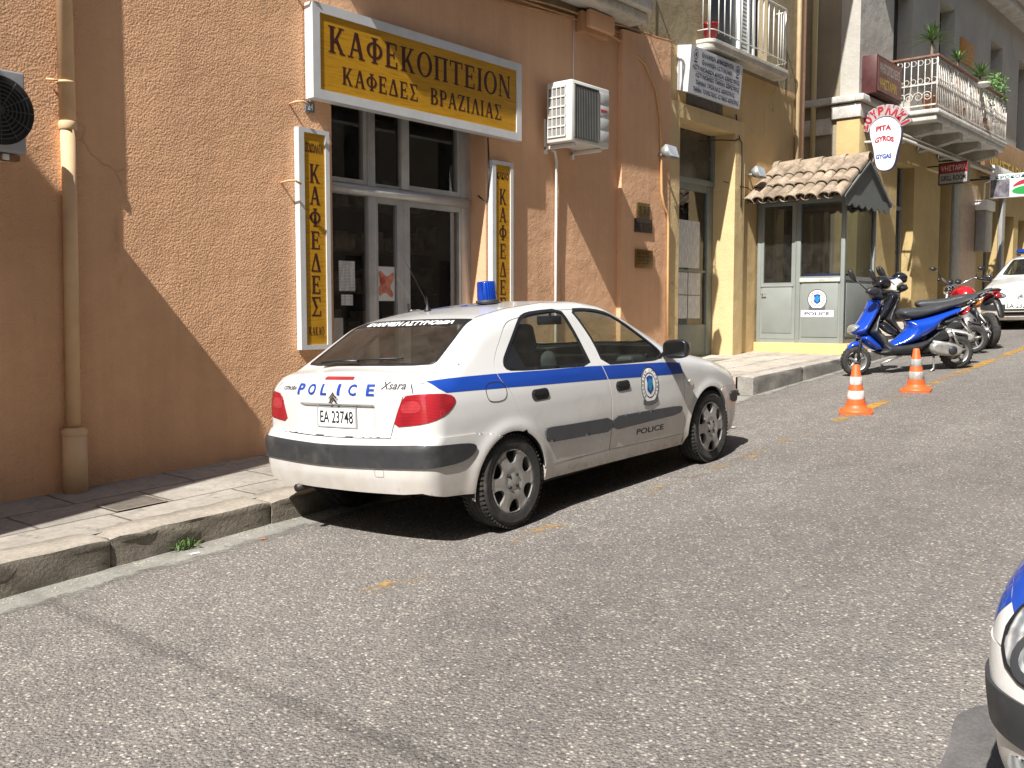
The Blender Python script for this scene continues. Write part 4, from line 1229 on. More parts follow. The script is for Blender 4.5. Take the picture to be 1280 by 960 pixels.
    im = MB(); im.box(1.50, 1.52, -.12, .12, 1.215, 1.285, 0, .01); im.tube([(1.52, 0, 1.27), (1.54, 0, 1.36)], .012)
    im.build('inside_mirror', TRIM, P, world=False)
    # roof fittings
    def ontop(x, y, o): return Vector(tuple((lambda q_: (q_ + carN(q_) * o)[0])(lift('top', np.array([(x, y)])))))
    if kind == 'main':
        a0 = ontop(.303, .135, 0)
        am = MB(); am.lathe([(.026, 0), (.024, .012), (.012, .03), (.006, .07), (.004, .10)], 14, 0, Matrix.Translation(a0))
        am.tube([a0 + Vector((0, 0, .02)), a0 + Vector((-.04, .10, .09)), a0 + Vector((-.30, .02, .56))][0:1] + [a0 + Vector((-.02, .005, .10)), a0 + Vector((-.21, .02, .42))], [.005, .0038, .002], 6)
        am.build('roof_antenna', TRIM, P, world=False)
        b0 = ontop(.60, -.165, 0)
        bb = MB(); bb.lathe([(0, .003), (.075, .003), (.082, .010), (.082, .026), (.070, .030)], 28, 0, Matrix.Translation(b0)); bo_ = bb.build('beacon_base', BLACKPL, P, world=False)
        bc = MB(); bc.lathe([(.068, .028), (.070, .04), (.066, .15), (.060, .160), (0, .164)], 28, 0, Matrix.Translation(b0)); bc.build('beacon_dome', BEACON, bo_, world=False)
        br = MB(); br.box(b0.x - .02, b0.x + .03, b0.y - .03, b0.y + .03, b0.z + .03, b0.z + .11, 0, .01); br.build('beacon_reflector', CHROME, bo_, world=False)
        # painted roof number seen edge on
        panel('roof_marking', [(ell(.62, -.08, .16, .13, 28), [ell(.62, -.08, .12, .09, 28)]), (rect(.42, .47, .05, .32), [])], 'top', BLUEPT, rf, sp=.03, off=.0016, depth=0)
    else:
        b0 = ontop(.95, 0, 0)
        bb = MB(); bb.box(.85, 1.05, -.56, .56, b0.z + .015, b0.z + .05, 0, .012); l0 = bb.build('light_bar', BLACKPL, P, world=False)
        bb = MB(); bb.box(.86, 1.04, -.55, .55, b0.z + .05, b0.z + .13, 0, .03); bb.build('beacon_dome', BEACON, l0, world=False)
    return P
# ---------------------------------------------------------------- ground
_hx = np.array([-60, -10, 0, 2.3, 4.7, 7.25, 9, 10.5, 12, 14.5, 17, 25, 40, 90.])
_hz = np.array([-5.6, -2.33, -1.655, -1.502, -1.347, -1.226, -1.098, -.972, -.874, -.708, -.541, -.03, .9, 3.4])
_hg = np.arange(-60, 90, .1); _hh = np.interp(_hg, _hx, _hz)
_k = np.exp(-.5 * (np.arange(-30, 31) / 8.) ** 2); _k /= _k.sum()
_hh = np.convolve(np.pad(_hh, 30, mode='edge'), _k, mode='valid')
def road_z(x, y): return float(np.interp(x, _hg, _hh)) - .030 * max(0.0, y - 4.0)
ASPH = asphalt()
mb = MB()
xs = sorted(set(list(np.arange(-45, -4, 3.0)) + list(np.arange(-4, 24, .4)) + list(np.arange(24, 90, 3.0))))
ys = [-14, -6, -3, -1.5, 0, 1, 2, 3, 3.6, 4.0, 4.4, 5.0, 5.75, 7.2, 30]
mb.sheet([[(x, y, road_z(x, min(y, 5.75))) for y in ys] for x in xs], 0, True)
tag(mb.build('road', ASPH), kind='structure')

# patch of newer asphalt by the near car
def blob(cx, cy, rx, ry, n=40, seed=1, amp=.12):
    r_ = random.Random(seed); ph = [r_.uniform(0, 6.28) for _ in range(5)]
    out = []
    for k in range(n):
        a = 2 * math.pi * k / n
        q = 1 + amp * sum(math.sin((j + 2) * a + ph[j]) / (j + 1.5) for j in range(5))
        out.append((cx + rx * q * math.cos(a), cy + ry * q * math.sin(a)))
    return out
def ground_sheet(name, poly, mat, dz, sp=.25, kind='structure'):
    V, T = fill([(poly, [])], sp)
    mb = MB(); mb.add([(u, v, road_z(u, v) + dz) for u, v in V], [tuple(t) for t in T], 0, True)
    return tag(mb.build(name, mat, fix=False), kind=kind)
PATCH = stonemat('patch_asphalt', (.13, .124, .12), 3.0, bump=.003)
ground_sheet('asphalt_patch', blob(3.50, .62, .46, .36, seed=4), PATCH, .004)

# gutter of smooth concrete along the kerb, with a ragged edge
r_ = random.Random(3)
def gutmat():
    mt = stonemat('gutter_concrete', (.27, .262, .232), 1.2, bump=.003)
    n = mt.node_tree.nodes; l = mt.node_tree.links; b = n['Principled BSDF']
    v = coords(n, l); sep = n.new('ShaderNodeSeparateXYZ'); l.new(v, sep.inputs[0])
    e = mathn(n, l, 'ADD', sep.outputs[1], mathn(n, l, 'MULTIPLY', noise(n, l, v, 5, 7, .7), .45))
    l.new(ramp(n, l, mathn(n, l, 'SUBTRACT', e, 5.0), [(.40, 0.0), (.50, 1.0)]), b.inputs['Alpha'])
    # moss along the kerb foot
    return mt
GUT = gutmat()
edge = [(x, 5.08 - (.12 if x < 4 else .0) - .10 * math.sin(x * 1.7) * .4 + r_.uniform(-.045, .045)) for x in np.arange(-6, 10.9, .16)]
ground_sheet('gutter', edge + [(10.9, 5.62), (-6, 5.62)], GUT, .004, .3)
edge = [(x, 4.95 + r_.uniform(-.06, .06)) for x in np.arange(10.9, 16, .2)]
ground_sheet('gutter', edge + [(16, 5.5), (10.9, 5.5)], GUT, .004, .3)
# worn yellow kerb-side line
YEL = wornpaint('worn_yellow_paint', (.50, .27, .04), .44, 9.0, .14)
YEL2 = wornpaint('faded_yellow_paint', (.42, .26, .09), .555, 6.0, .10)
line = lambda x0, x1, y, w: [(x, y - w / 2) for x in np.arange(x0, x1 + .01, .5)] + [(x, y + w / 2) for x in np.arange(x0, x1 + .01, .5)][::-1]
ground_sheet('yellow_line', line(9.4, 40, 3.72, .13), YEL, .004, .5)
ground_sheet('yellow_line', line(-3, 9.4, 3.74, .16), YEL2, .004, .5)

# pavements
def kt(x): return float(np.interp(x, [-12, 2.3, 4.3, 7, 10.95], [-2.2, -1.352, -1.262, -1.15, -.905]))
def pu(x): return float(np.interp(x, [10.9, 14, 18, 26, 60], [-.765, -.622, -.40, .15, 2.4]))
def slabs(name, col):
    mt, n, l, b = newmat(name)
    v = coords(n, l)
    w = n.new('ShaderNodeTexNoise'); w.inputs['Scale'].default_value = 5; l.new(v, w.inputs['Vector'])
    sv = n.new('ShaderNodeVectorMath'); sv.operation = 'SCALE'; sv.inputs['Scale'].default_value = .035; l.new(w.outputs['Color'], sv.inputs[0])
    va = n.new('ShaderNodeVectorMath'); l.new(v, va.inputs[0]); l.new(sv.outputs[0], va.inputs[1])
    br = n.new('ShaderNodeTexBrick'); l.new(va.outputs[0], br.inputs['Vector'])
    br.inputs['Scale'].default_value = 1.0; br.inputs['Brick Width'].default_value = .92; br.inputs['Row Height'].default_value = .47; br.inputs['Mortar Size'].default_value = .011; br.inputs['Mortar Smooth'].default_value = .3
    br.inputs['Color1'].default_value = tuple(c * .9 for c in col) + (1,); br.inputs['Color2'].default_value = tuple(c * 1.12 for c in col) + (1,)
    br.inputs['Mortar'].default_value = tuple(c * .42 for c in col) + (1,); br.inputs['Bias'].default_value = 0
    a = noise(n, l, v, 1.6, 7, .65); f = noise(n, l, v, 22, 6, .7)
    c = mixc(n, l, 1.0, br.outputs['Color'], ramp(n, l, a, [(.3, .72), (.7, 1.16)]), 'MULTIPLY')
    c = mixc(n, l, 1.0, c, ramp(n, l, f, [(.3, .78), (.7, 1.12)]), 'MULTIPLY')
    d = noise(n, l, v, 7, 8, .75)
    c = mixc(n, l, ramp(n, l, d, [(.56, 0.0), (.66, .75)]), c, tuple(x * .34 for x in col) + (1,))
    l.new(c, b.inputs['Base Color']); b.inputs['Roughness'].default_value = .8; b.inputs['Specular IOR Level'].default_value = .3
    h = mathn(n, l, 'SUBTRACT', mathn(n, l, 'MULTIPLY', a, .6), mathn(n, l, 'MULTIPLY', br.outputs['Fac'], .5))
    p = bumpn(n, l, h, b, .02, .7); bumpn(n, l, f, b, .004, .8, p)
    return mt
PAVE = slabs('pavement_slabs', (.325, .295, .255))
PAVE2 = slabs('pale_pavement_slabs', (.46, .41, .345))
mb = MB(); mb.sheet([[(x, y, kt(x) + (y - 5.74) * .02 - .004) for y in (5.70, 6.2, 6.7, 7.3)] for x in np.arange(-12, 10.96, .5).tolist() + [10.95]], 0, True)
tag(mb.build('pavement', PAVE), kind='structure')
mb = MB()
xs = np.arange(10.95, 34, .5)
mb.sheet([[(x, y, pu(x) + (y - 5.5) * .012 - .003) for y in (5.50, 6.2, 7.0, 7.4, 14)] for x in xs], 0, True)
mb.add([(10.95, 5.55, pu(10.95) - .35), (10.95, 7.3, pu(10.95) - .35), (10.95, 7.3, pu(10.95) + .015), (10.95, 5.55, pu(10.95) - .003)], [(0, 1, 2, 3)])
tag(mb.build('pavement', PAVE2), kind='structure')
# kerb stones: rough blocks in one run
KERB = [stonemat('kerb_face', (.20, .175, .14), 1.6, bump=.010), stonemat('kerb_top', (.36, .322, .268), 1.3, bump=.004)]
def rough_block(mb, x0, x1, y0, y1, zb, zt, seed, amp=.012):
    """block with a worn, wavy face; zb, zt functions of x"""
    nx = max(6, int((x1 - x0) / .06)); r_ = random.Random(seed)
    ph = [(r_.uniform(4, 26), r_.uniform(4, 30), r_.uniform(0, 6.3)) for _ in range(7)]
    def wob(x, s): return sum(math.sin(a * x + b * s + c) for a, b, c in ph) / 6 * amp * 2
    prof = [(0, 0), (0, .2), (0, .4), (.0, .6), (.0, .8), (.008, .90), (.03, .975), (.08, 1.0), (.5, 1.0), (1.0, 1.0), (1.0, 0)]
    rows = []
    for i in range(nx + 1):
        t = i / nx; x = x0 + (x1 - x0) * t
        er = .014 * math.exp(-min(t, 1 - t) * (x1 - x0) / .03)
        rows.append([(x, y0 + (y1 - y0) * a + wob(x, s * 1.0) * (1 if a < .3 else .3) + er, zb(x) + (zt(x) - zb(x)) * s + (wob(x + 9, a) * .5 if s > .8 else 0) - er * (1 if s > .8 else 0)) for a, s in prof])
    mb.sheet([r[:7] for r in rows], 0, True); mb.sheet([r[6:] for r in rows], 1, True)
    mb.add(rows[0], [tuple(range(len(prof)))]); mb.add(rows[-1], [tuple(range(len(prof)))])
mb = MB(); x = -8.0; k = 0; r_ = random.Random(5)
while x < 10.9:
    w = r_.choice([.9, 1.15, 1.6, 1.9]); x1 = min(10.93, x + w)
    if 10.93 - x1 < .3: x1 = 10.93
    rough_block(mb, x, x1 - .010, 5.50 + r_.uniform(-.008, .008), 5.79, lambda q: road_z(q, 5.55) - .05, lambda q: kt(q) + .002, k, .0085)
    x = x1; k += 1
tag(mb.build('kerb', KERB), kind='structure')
mb = MB(); x = 10.95
while x < 24:
    x1 = x + 1.45
    rough_block(mb, x, x1 - .008, 5.33, 5.56, lambda q: road_z(q, 5.4) - .05, lambda q: pu(q) + .006, int(x * 10), .004)
    x = x1
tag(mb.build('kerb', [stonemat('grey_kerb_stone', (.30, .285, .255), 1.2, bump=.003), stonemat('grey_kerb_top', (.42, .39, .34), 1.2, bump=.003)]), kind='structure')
mb = MB()
mb.sheet([[(x, y, road_z(x, 0) + .13) for y in (-1.75, -4)] for x in np.arange(-30, 60, 3)], 0, True)
mb.sheet([[(x, -1.75, road_z(x, 0) + d) for d in (-.05, .13)] for x in np.arange(-30, 60, 3)], 0, True)
tag(mb.build('pavement', PAVE), kind='structure')
# ---------------------------------------------------------------- building with the coffee shop
OR_R = stucco('orange_rough_stucco', (.72, .425, .245), .0030, 78)
OR_S = stucco('orange_smooth_stucco', (.70, .42, .25), .0010, 70, .07)
OLIVE = stucco('olive_stucco', (.29, .235, .145), .0012, 60)
YELLOW = stucco('yellow_stucco', (.58, .42, .215), .0010, 60, .08, stain=(.36, .25, .13))
YELTRIM = stucco('yellow_trim', (.62, .47, .25), .0010, 60, .06, stain=(.30, .22, .13))
SLABP = stonemat('balcony_plaster', (.60, .57, .50), 1.5, bump=.002)
ALU = M('aluminium_frame', (.50, .50, .49), .42, .35, var=.10, vs=5, dirt=((.22, .20, .17), 7, .58, .4))
ALUW = M('white_sign_frame', (.66, .67, .67), .4, .2, var=.07, dirt=((.4, .38, .34), 6, .6, .35))
GREYDOOR = M('grey_door_paint', (.19, .215, .20), .5, var=.12, dirt=((.10, .09, .075), 6, .58, .4))
PAPER = M('paper', (.70, .70, .68), .8, var=.06)
def printed(name, base=(.70, .70, .68), ink=(.16, .16, .17), sc=22.):
    mt, n, l, b = newmat(name)
    v = coords(n, l)
    wv = n.new('ShaderNodeTexWave'); wv.bands_direction = 'Z'; wv.inputs['Scale'].default_value = sc; l.new(v, wv.inputs['Vector'])
    f = mathn(n, l, 'MULTIPLY', ramp(n, l, wv.outputs['Fac'], [(.55, 0.0), (.7, 1.0)]), ramp(n, l, noise(n, l, coords(n, l, (40, 40, 8)), 1.0, 3), [(.42, 0.0), (.5, .75)]))
    l.new(mixc(n, l, f, tuple(base) + (1,), tuple(ink) + (1,)), b.inputs['Base Color']); b.inputs['Roughness'].default_value = .75
    return mt
PRINT = printed('printed_paper')
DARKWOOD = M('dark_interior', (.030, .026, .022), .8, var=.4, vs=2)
XZ = lambda u, v, w: (u, w, v)
def topline(x): return 3.405 + .0587 * (x - 8.53)
bld = thing('coffee_shop_building', 'orange and yellow stuccoed building holding the coffee shop and police entrance', 'building', (5.85, 7.0, -1.25))
def bpart(name, mat, fnc, parent=bld):
    mb = MB(); fnc(mb); return mb.build(name, mat, parent)
bpart('wall', OR_R, lambda mb: plate(mb, [([(-3, -2.6), (5.86, -2.6), (5.86, topline(5.86)), (-3, topline(-3))], [])], XZ, 7.40, 7.0))
bpart('wall', OR_S, lambda mb: plate(mb, [([(5.862, -2.0), (10.46, -2.0), (10.46, topline(10.46)), (5.862, topline(5.862))], [rect(5.862 + 1e-4, 7.96, -1.9, 2.40)])], XZ, 7.25, 7.0))
bpart('wall', OR_S, lambda mb: plate(mb, [([(10.462, -2.0), (11.62, -2.0), (11.62, topline(11.62)), (10.462, topline(10.462))], [])], XZ, 7.25, 6.935))
bpart('door_surround', YELTRIM, lambda mb: plate(mb, [(rect(11.622, 13.80, -1.5, 2.86), [rect(11.90, 13.52, -1.4, 2.665)])], XZ, 7.34, 6.945))
bpart('wall', YELLOW, lambda mb: (plate(mb, [(rect(11.622, 13.80, 2.862, 3.62), [])], XZ, 7.25, 7.0), plate(mb, [([(13.802, -1.5), (15.97, -1.5), (15.97, 3.62), (13.802, 3.62)], [])], XZ, 7.30, 7.0)))
bpart('lintel_patch', stonemat('grey_cement', (.17, .16, .145), 2), lambda mb: mb.box(12.15, 13.18, 6.985, 7.01, 2.87, 3.03, bev=.004))
D2 = rect(12.74, 14.62, 3.86, 6.2)
D1 = rect(6.9, 9.2, 3.95, 6.2)
bpart('upper_wall', OLIVE, lambda mb: plate(mb, [([(-3, topline(-3) + .002), (11.62, topline(11.62) + .002), (11.62, 3.622), (15.97, 3.622), (15.97, 8.8), (-3, 8.8)], [D2, D1])], XZ, 7.30, 7.0))
bpart('side_wall', YELLOW, lambda mb: mb.box(15.72, 15.97, 7.302, 14, -1.5, 8.8))
bpart('corner_pilaster', OR_S, lambda mb: mb.box(15.76, 15.985, 6.955, 6.998, -.9, 8.78, bev=.004))
bpart('roof', stonemat('roof_tiles_far', (.36, .18, .10)), lambda mb: (mb.box(-3.2, 16.05, 6.60, 14, 8.84, 9.0, bev=.02), mb.box(-3.2, 16.0, 6.8, 7.3, 8.80, 8.84)))
bpart('doorstep', stonemat('door_step', (.38, .34, .28)), lambda mb: mb.box(11.75, 13.65, 6.70, 7.0, pu(12.6) - .05, pu(12.6) + .035, bev=.01))

# shop front -----------------------------------------------------
sf = bpart('shopfront', ALU, lambda mb: (
    mb.box(5.865, 5.94, 7.20, 7.27, -1.25, 2.38, bev=.006), mb.box(7.79, 7.90, 7.20, 7.27, -1.25, 2.38, bev=.006),
    mb.box(7.90, 7.958, 7.215, 7.27, -1.25, 2.38),
    mb.box(5.94, 7.79, 7.20, 7.27, 2.30, 2.38),
    mb.tube([(5.90, 7.205, 1.18), (7.90, 7.205, 1.18)], .050, 14), mb.box(5.94, 7.79, 7.215, 7.27, 1.13, 1.23),
    mb.box(6.47, 6.565, 7.19, 7.27, -1.25, 2.30, bev=.012), mb.box(6.92, 7.028, 7.19, 7.27, 1.23, 2.30, bev=.02),
    mb.box(5.94, 6.47, 7.21, 7.27, 1.232, 1.275), mb.box(6.565, 6.92, 7.225, 7.27, 1.232, 1.262), mb.box(7.028, 7.79, 7.21, 7.27, 1.232, 1.285),
    mb.box(6.425, 6.47, 7.21, 7.27, 1.275, 2.30), mb.box(7.745, 7.79, 7.21, 7.27, 1.285, 2.30),
    mb.box(5.94, 6.47, 7.21, 7.27, -1.25, -.95)))
for x0, x1 in ((6.567, 6.945), (6.949, 7.788)):
    lf = bpart('door', ALU, lambda mb: plate(mb, [(rect(x0, x1, -1.22, 1.128), [rect(x0 + .035 + (.05 if x0 > 6.9 else 0), x1 - (.085 if x0 < 6.9 else .025), -1.0, 1.075)])], XZ, 7.265, 7.205))
    bpart('pane', GLASS_SHOP, lambda mb: mb.add([(x0 + .03, 7.24, -1.02), (x1 - .02, 7.24, -1.02), (x1 - .02, 7.24, 1.09), (x0 + .03, 7.24, 1.09)], [(0, 1, 2, 3)]), lf)
    if x0 > 6.9:
        bpart('handle', CHROME, lambda mb: (mb.tube([(7.0, 7.20, .03), (7.0, 7.15, .03), (7.10, 7.15, .035), (7.13, 7.16, .03)], .011, 10), mb.box(6.985, 7.02, 7.195, 7.206, -.05, .10, bev=.004)), lf)
for a in ((5.94, 6.43, 1.275, 2.30), (6.565, 6.92, 1.262, 2.30), (7.028, 7.745, 1.285, 2.30), (5.94, 6.47, -.95, 1.13)):
    bpart('pane', GLASS_SHOP, lambda mb: mb.add([(a[0], 7.245, a[2]), (a[1], 7.245, a[2]), (a[1], 7.245, a[3]), (a[0], 7.245, a[3])], [(0, 1, 2, 3)]), sf)
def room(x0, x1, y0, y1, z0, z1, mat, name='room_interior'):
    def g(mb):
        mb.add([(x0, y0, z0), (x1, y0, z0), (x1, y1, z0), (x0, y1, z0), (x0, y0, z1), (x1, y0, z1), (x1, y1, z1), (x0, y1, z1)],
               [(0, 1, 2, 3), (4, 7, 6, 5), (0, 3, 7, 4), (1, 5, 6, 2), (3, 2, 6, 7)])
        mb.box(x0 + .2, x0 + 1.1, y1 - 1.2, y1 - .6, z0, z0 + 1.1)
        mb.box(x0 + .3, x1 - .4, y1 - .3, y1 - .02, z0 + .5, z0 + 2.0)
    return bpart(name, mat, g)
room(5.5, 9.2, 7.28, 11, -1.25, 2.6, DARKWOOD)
def goods(mb):
    r_ = random.Random(4)
    for zz in (-.25, .25, .75, 1.25): mb.box(6.3, 9.0, 8.75, 9.1, zz - .02, zz)
    for zz in (-.25, .25, .75, 1.25):
        x = 6.35
        while x < 8.9:
            w = r_.uniform(.08, .2); h = r_.uniform(.12, .34); mb.box(x, x + w, 8.72, 8.95, zz, zz + h); x += w + r_.uniform(.01, .12)
bpart('shelf', M('shelf_goods', (.26, .20, .14), .6, var=.7, vs=5), goods)
# police entrance -------------------------------------------------
pd = bpart('entrance_door', GREYDOOR, lambda mb: (
    plate(mb, [(rect(11.90, 13.519, -.66, 1.905), [rect(11.96, 13.30, .04, 1.83), rect(11.97, 13.30, -.60, -.02) if False else rect(11.96, 13.30, 1.834, 1.838)])], XZ, 7.36, 7.30) if False else
    (mb.box(13.34, 13.518, 7.30, 7.36, -.70, 1.90, bev=.006), mb.box(11.905, 12.0, 7.30, 7.36, -.70, 1.90), mb.box(11.9, 13.518, 7.28, 7.36, 1.90, 1.985, bev=.01),
     mb.box(12.0, 13.34, 7.31, 7.36, -.70, -.16, bev=.006), mb.box(12.0, 13.34, 7.31, 7.36, 1.80, 1.90), mb.box(12.0, 13.34, 7.315, 7.36, .61, .645),
     mb.box(13.46, 13.518, 7.28, 7.36, 1.985, 2.66), mb.box(11.905, 11.96, 7.28, 7.36, 1.985, 2.66))))
bpart('pane', GLASS_SHOP, lambda mb: mb.add([(12.0, 7.335, -.16), (13.34, 7.335, -.16), (13.34, 7.335, 1.80), (12.0, 7.335, 1.80)], [(0, 1, 2, 3)]), pd)
bpart('pane', M('dusty_pane', (.070, .066, .055), .25, var=.5, vs=3), lambda mb: mb.add([(11.96, 7.33, 1.985), (13.46, 7.33, 1.985), (13.46, 7.33, 2.66), (11.96, 7.33, 2.66)], [(0, 1, 2, 3)]), pd)
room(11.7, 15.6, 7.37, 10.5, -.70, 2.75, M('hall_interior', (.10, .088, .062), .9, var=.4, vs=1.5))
def paper(name, x0, x1, z0, z1, y, label, mat=PRINT, cat='notice', group=None):
    mb = MB(); mb.box(x0, x1, y - .003, y, z0, z1)
    return tag(mb.build(name, mat), label, cat, group)
G = 'papers behind the police door glass'
for k, (x0, x1, z0, z1, lb) in enumerate([
        (12.40, 13.16, .67, 1.36, 'large printed sheet on the police entrance door, highest of its notices'),
        (12.46, 12.82, .28, .60, 'printed sheet on the police entrance door, below the large sheet on its left half'),
        (12.84, 13.20, .28, .60, 'printed sheet on the police entrance door, below the large sheet on its right half'),
        (12.46, 12.82, -.07, .265, 'lowest printed sheet on the left half of the police entrance door'),
        (12.84, 13.20, -.07, .265, 'lowest printed sheet on the right half of the police entrance door')]):
    paper('paper_notice', x0, x1, z0, z1, 7.329, lb, PRINT, 'notice', G)
paper('paper_notice', 6.13, 6.33, .215, .50, 7.242, 'upright printed sheet on the left coffee shop window pane')
paper('paper_notice', 6.155, 6.30, .078, .182, 7.242, 'small printed card on the left shop window, just below the upright sheet')
paper('paper_notice', 6.012, 6.175, -.28, -.04, 7.242, 'pale sheet low in the left shop window above the car tail', M('faded_sheet', (.42, .40, .36), .8, var=.2, vs=8))
po = tag(MB().box(6.607, 6.845, 7.234, 7.237, .125, .463).build('poster', PAPER), 'white poster with pink and red shapes on the narrow shop door', 'poster')
SKIN = M('poster_pink', (.62, .22, .14), .6, var=.35, vs=16); SKIN2 = M('poster_red', (.50, .08, .05), .6, var=.3, vs=20)
for shp, mt_ in (([(6.615, .40), (6.66, .43), (6.74, .35), (6.835, .43), (6.835, .33), (6.77, .27), (6.835, .19), (6.80, .15), (6.71, .22), (6.64, .16), (6.62, .24), (6.66, .30)], SKIN), ([(6.63, .345), (6.70, .37), (6.72, .31), (6.66, .27)], SKIN2)):
    mb = MB(); V, T = fill([(smooth_poly(shp, 2), [])]); yy = 7.2335 if mt_ is SKIN else 7.2328
    mb.add([(u, yy, v) for u, v in V], [tuple(t) for t in T]); mb.build('poster_shape', mt_, po)

# balconies ------------------------------------------------------
WROUGHT = M('white_railing_paint', (.68, .67, .63), .5, var=.12, dirt=((.30, .20, .11), 12, .56, .6))
def balcony(parent, x0, x1, yf, zb, zt, zrail, nb, r=.12, ycoll=7.0):
    prof = [(x0, ycoll)] + [(x0 + r - r * math.cos(a) * 1, yf + r - r * math.sin(a)) for a in np.linspace(0, math.pi / 2, 6)] + [(x1 - r + r * math.sin(a), yf + r - r * math.cos(a)) for a in np.linspace(0, math.pi / 2, 6)] + [(x1, ycoll)]
    def sl(mb):
        n = len(prof)
        cx = (x0 + x1) / 2
        def ring(ins, z): return [(cx + (x - cx) * (1 - ins / (x1 - x0) * 2), min(ycoll, y + ins), z) for x, y in prof]
        rings = [ring(.06, zb), ring(.02, zb + .012), ring(.012, zb + (zt - zb) * .55), ring(0, zb + (zt - zb) * .62), ring(0, zt - .008), ring(.01, zt)]
        for a, b in zip(rings[:-1], rings[1:]):
            mb.add(a + b, [(i, i + 1, i + 1 + n, i + n) for i in range(n - 1)], 0, False)
        mb.add(rings[0], [tuple(range(n))[::-1]]); mb.add(rings[-1], [tuple(range(n))])
    b = bpart('balcony', SLABP, sl, parent)
    ro = [(x0 + .03, ycoll)] + [(x0 + .03 + r - r * math.cos(a), yf + .03 + r - r * math.sin(a)) for a in np.linspace(0, math.pi / 2, 5)] + [(x1 - .03 - r + r * math.sin(a), yf + .03 + r - r * math.cos(a)) for a in np.linspace(0, math.pi / 2, 5)] + [(x1 - .03, ycoll)]
    def rl(mb):
        mb.tube([(x, y, zrail) for x, y in ro], .014, 6); mb.tube([(x, y, zt + .13) for x, y in ro], .008, 6)
        for k in range(nb):
            t = x0 + .06 + (x1 - x0 - .12) * k / (nb - 1)
            yy = yf + .035 + (r * .35 if k in (0, nb - 1) else 0)
            mb.tube([(t, yy, zt + (.0 if k % 6 == 0 else .10)), (t, yy, zrail)], .010 if k not in (0,) else .013, 6)
        for q in (.33, .66):
            for xx in (x0 + .03, x1 - .03): mb.tube([(xx, yf + (ycoll - yf) * q, zt + .13), (xx, yf + (ycoll - yf) * q, zrail)], .008, 6)
    bpart('railing', WROUGHT, rl, b)
    return b
balcony(bld, 12.40, 14.96, 6.745, 3.675, 3.80, 4.72, 15)
balcony(bld, 5.40, 10.72, 6.58, 3.70, 3.90, 4.85, 27)
bpart('balcony_moulding', SLABP, lambda mb: mb.box(5.46, 10.66, 6.68, 7.0, 3.58, 3.702, bev=.03))
bd = bpart('balcony_door', M('dark_balcony_door', (.020, .028, .032), .3, var=.3), lambda mb: (mb.box(12.75, 14.61, 7.18, 7.22, 3.87, 6.19)))
bpart('shutter', M('white_shutter', (.62, .64, .63), .5, var=.1), lambda mb: [mb.box(13.93, 13.97, 7.12, 7.178, 3.90, 6.1), mb.box(14.22, 14.27, 7.12, 7.178, 3.90, 6.1)] + [mb.box(13.97, 14.22, 7.14, 7.175, 3.95 + .06 * k, 3.985 + .06 * k) for k in range(35)] + [mb.box(14.40, 14.45, 7.12, 7.178, 3.90, 6.1)], bd)
bpart('balcony_door', M('dark_balcony_door', (.02, .02, .02)), lambda mb: mb.box(6.91, 9.19, 7.18, 7.22, 3.96, 6.19))
bk = thing('bucket', 'red plastic bucket standing on the small balcony above the police sign', 'bucket', (12.60, 6.90, 3.80))
mb = MB(); mm_ = Matrix.Translation((12.60, 6.885, 3.803))
mb.lathe([(0, 0), (.072, 0), (.100, .22), (.106, .222), (.106, .24), (.098, .24), (.070, .01)], 24, 0, mm_)
mb.build('pail', M('red_plastic', (.42, .012, .02), .4, var=.12), bk)
mb = MB(); mb.tube([(12.60 + .104 * math.cos(a), 6.885 - .03 * math.sin(a), 4.03 - .05 * math.sin(a)) for a in np.linspace(0, math.pi, 9)], .004, 6); mb.build('handle', WROUGHT, bk)

# ---------------------------------------------------------------- signs
def wood_yellow():
    mt, n, l, b = newmat('yellow_sign_board')
    v = coords(n, l, (1.2, 1, 22)); f = noise(n, l, v, 3.0, 6, .65)
    c = ramp(n, l, f, [(.30, (.34, .155, .010, 1)), (.5, (.50, .255, .014, 1)), (.72, (.56, .30, .02, 1))])
    f2 = noise(n, l, coords(n, l, (3, 1, 60)), 2.0, 3)
    c = mixc(n, l, ramp(n, l, f2, [(.66, 0.0), (.72, .6)]), c, (.20, .08, .01, 1))
    l.new(c, b.inputs['Base Color']); b.inputs['Roughness'].default_value = .35
    return mt
YBOARD = wood_yellow()
BROWN = M('brown_letter', (.050, .012, .010), .45, var=.15, vs=30)
sg = thing('shop_sign', 'wide yellow coffee shop sign with brown capitals in a white metal frame above the entrance', 'sign', (7.0, 6.95, 1.86))
mb = MB()
plate(mb, [(rect(5.565, 8.412, 1.870, 2.690), [rect(5.645, 8.33, 1.952, 2.608)])], XZ, 6.985, 6.875); mb.build('frame', ALUW, sg)
MB().box(5.64, 8.335, 6.886, 6.97, 1.948, 2.612).build('board', YBOARD, sg)
mb = MB(); on = lambda u, v: (u, 6.8845, v)
put_serif(mb, 'ΚΑΦΕΚΟΠΤΕΙΟΝ', 5.735, 8.24, 2.292, 2.523, on); mb.build('lettering', BROWN, sg, fix=False)
mb = MB(); put_serif(mb, 'ΚΑΦΕΔΕΣ', 5.89, 6.845, 2.040, 2.194, on); mb.build('lettering', BROWN, sg, fix=False); mb = MB(); put_serif(mb, 'ΒΡΑΖΙΛΙΑΣ', 7.005, 8.087, 2.047, 2.203, on); mb.build('lettering', BROWN, sg, fix=False)
for xx in (5.9, 7.85): MB().box(xx, xx + .15, 6.985, 7.0, 2.0, 2.6).build('mounting', STEEL, sg)
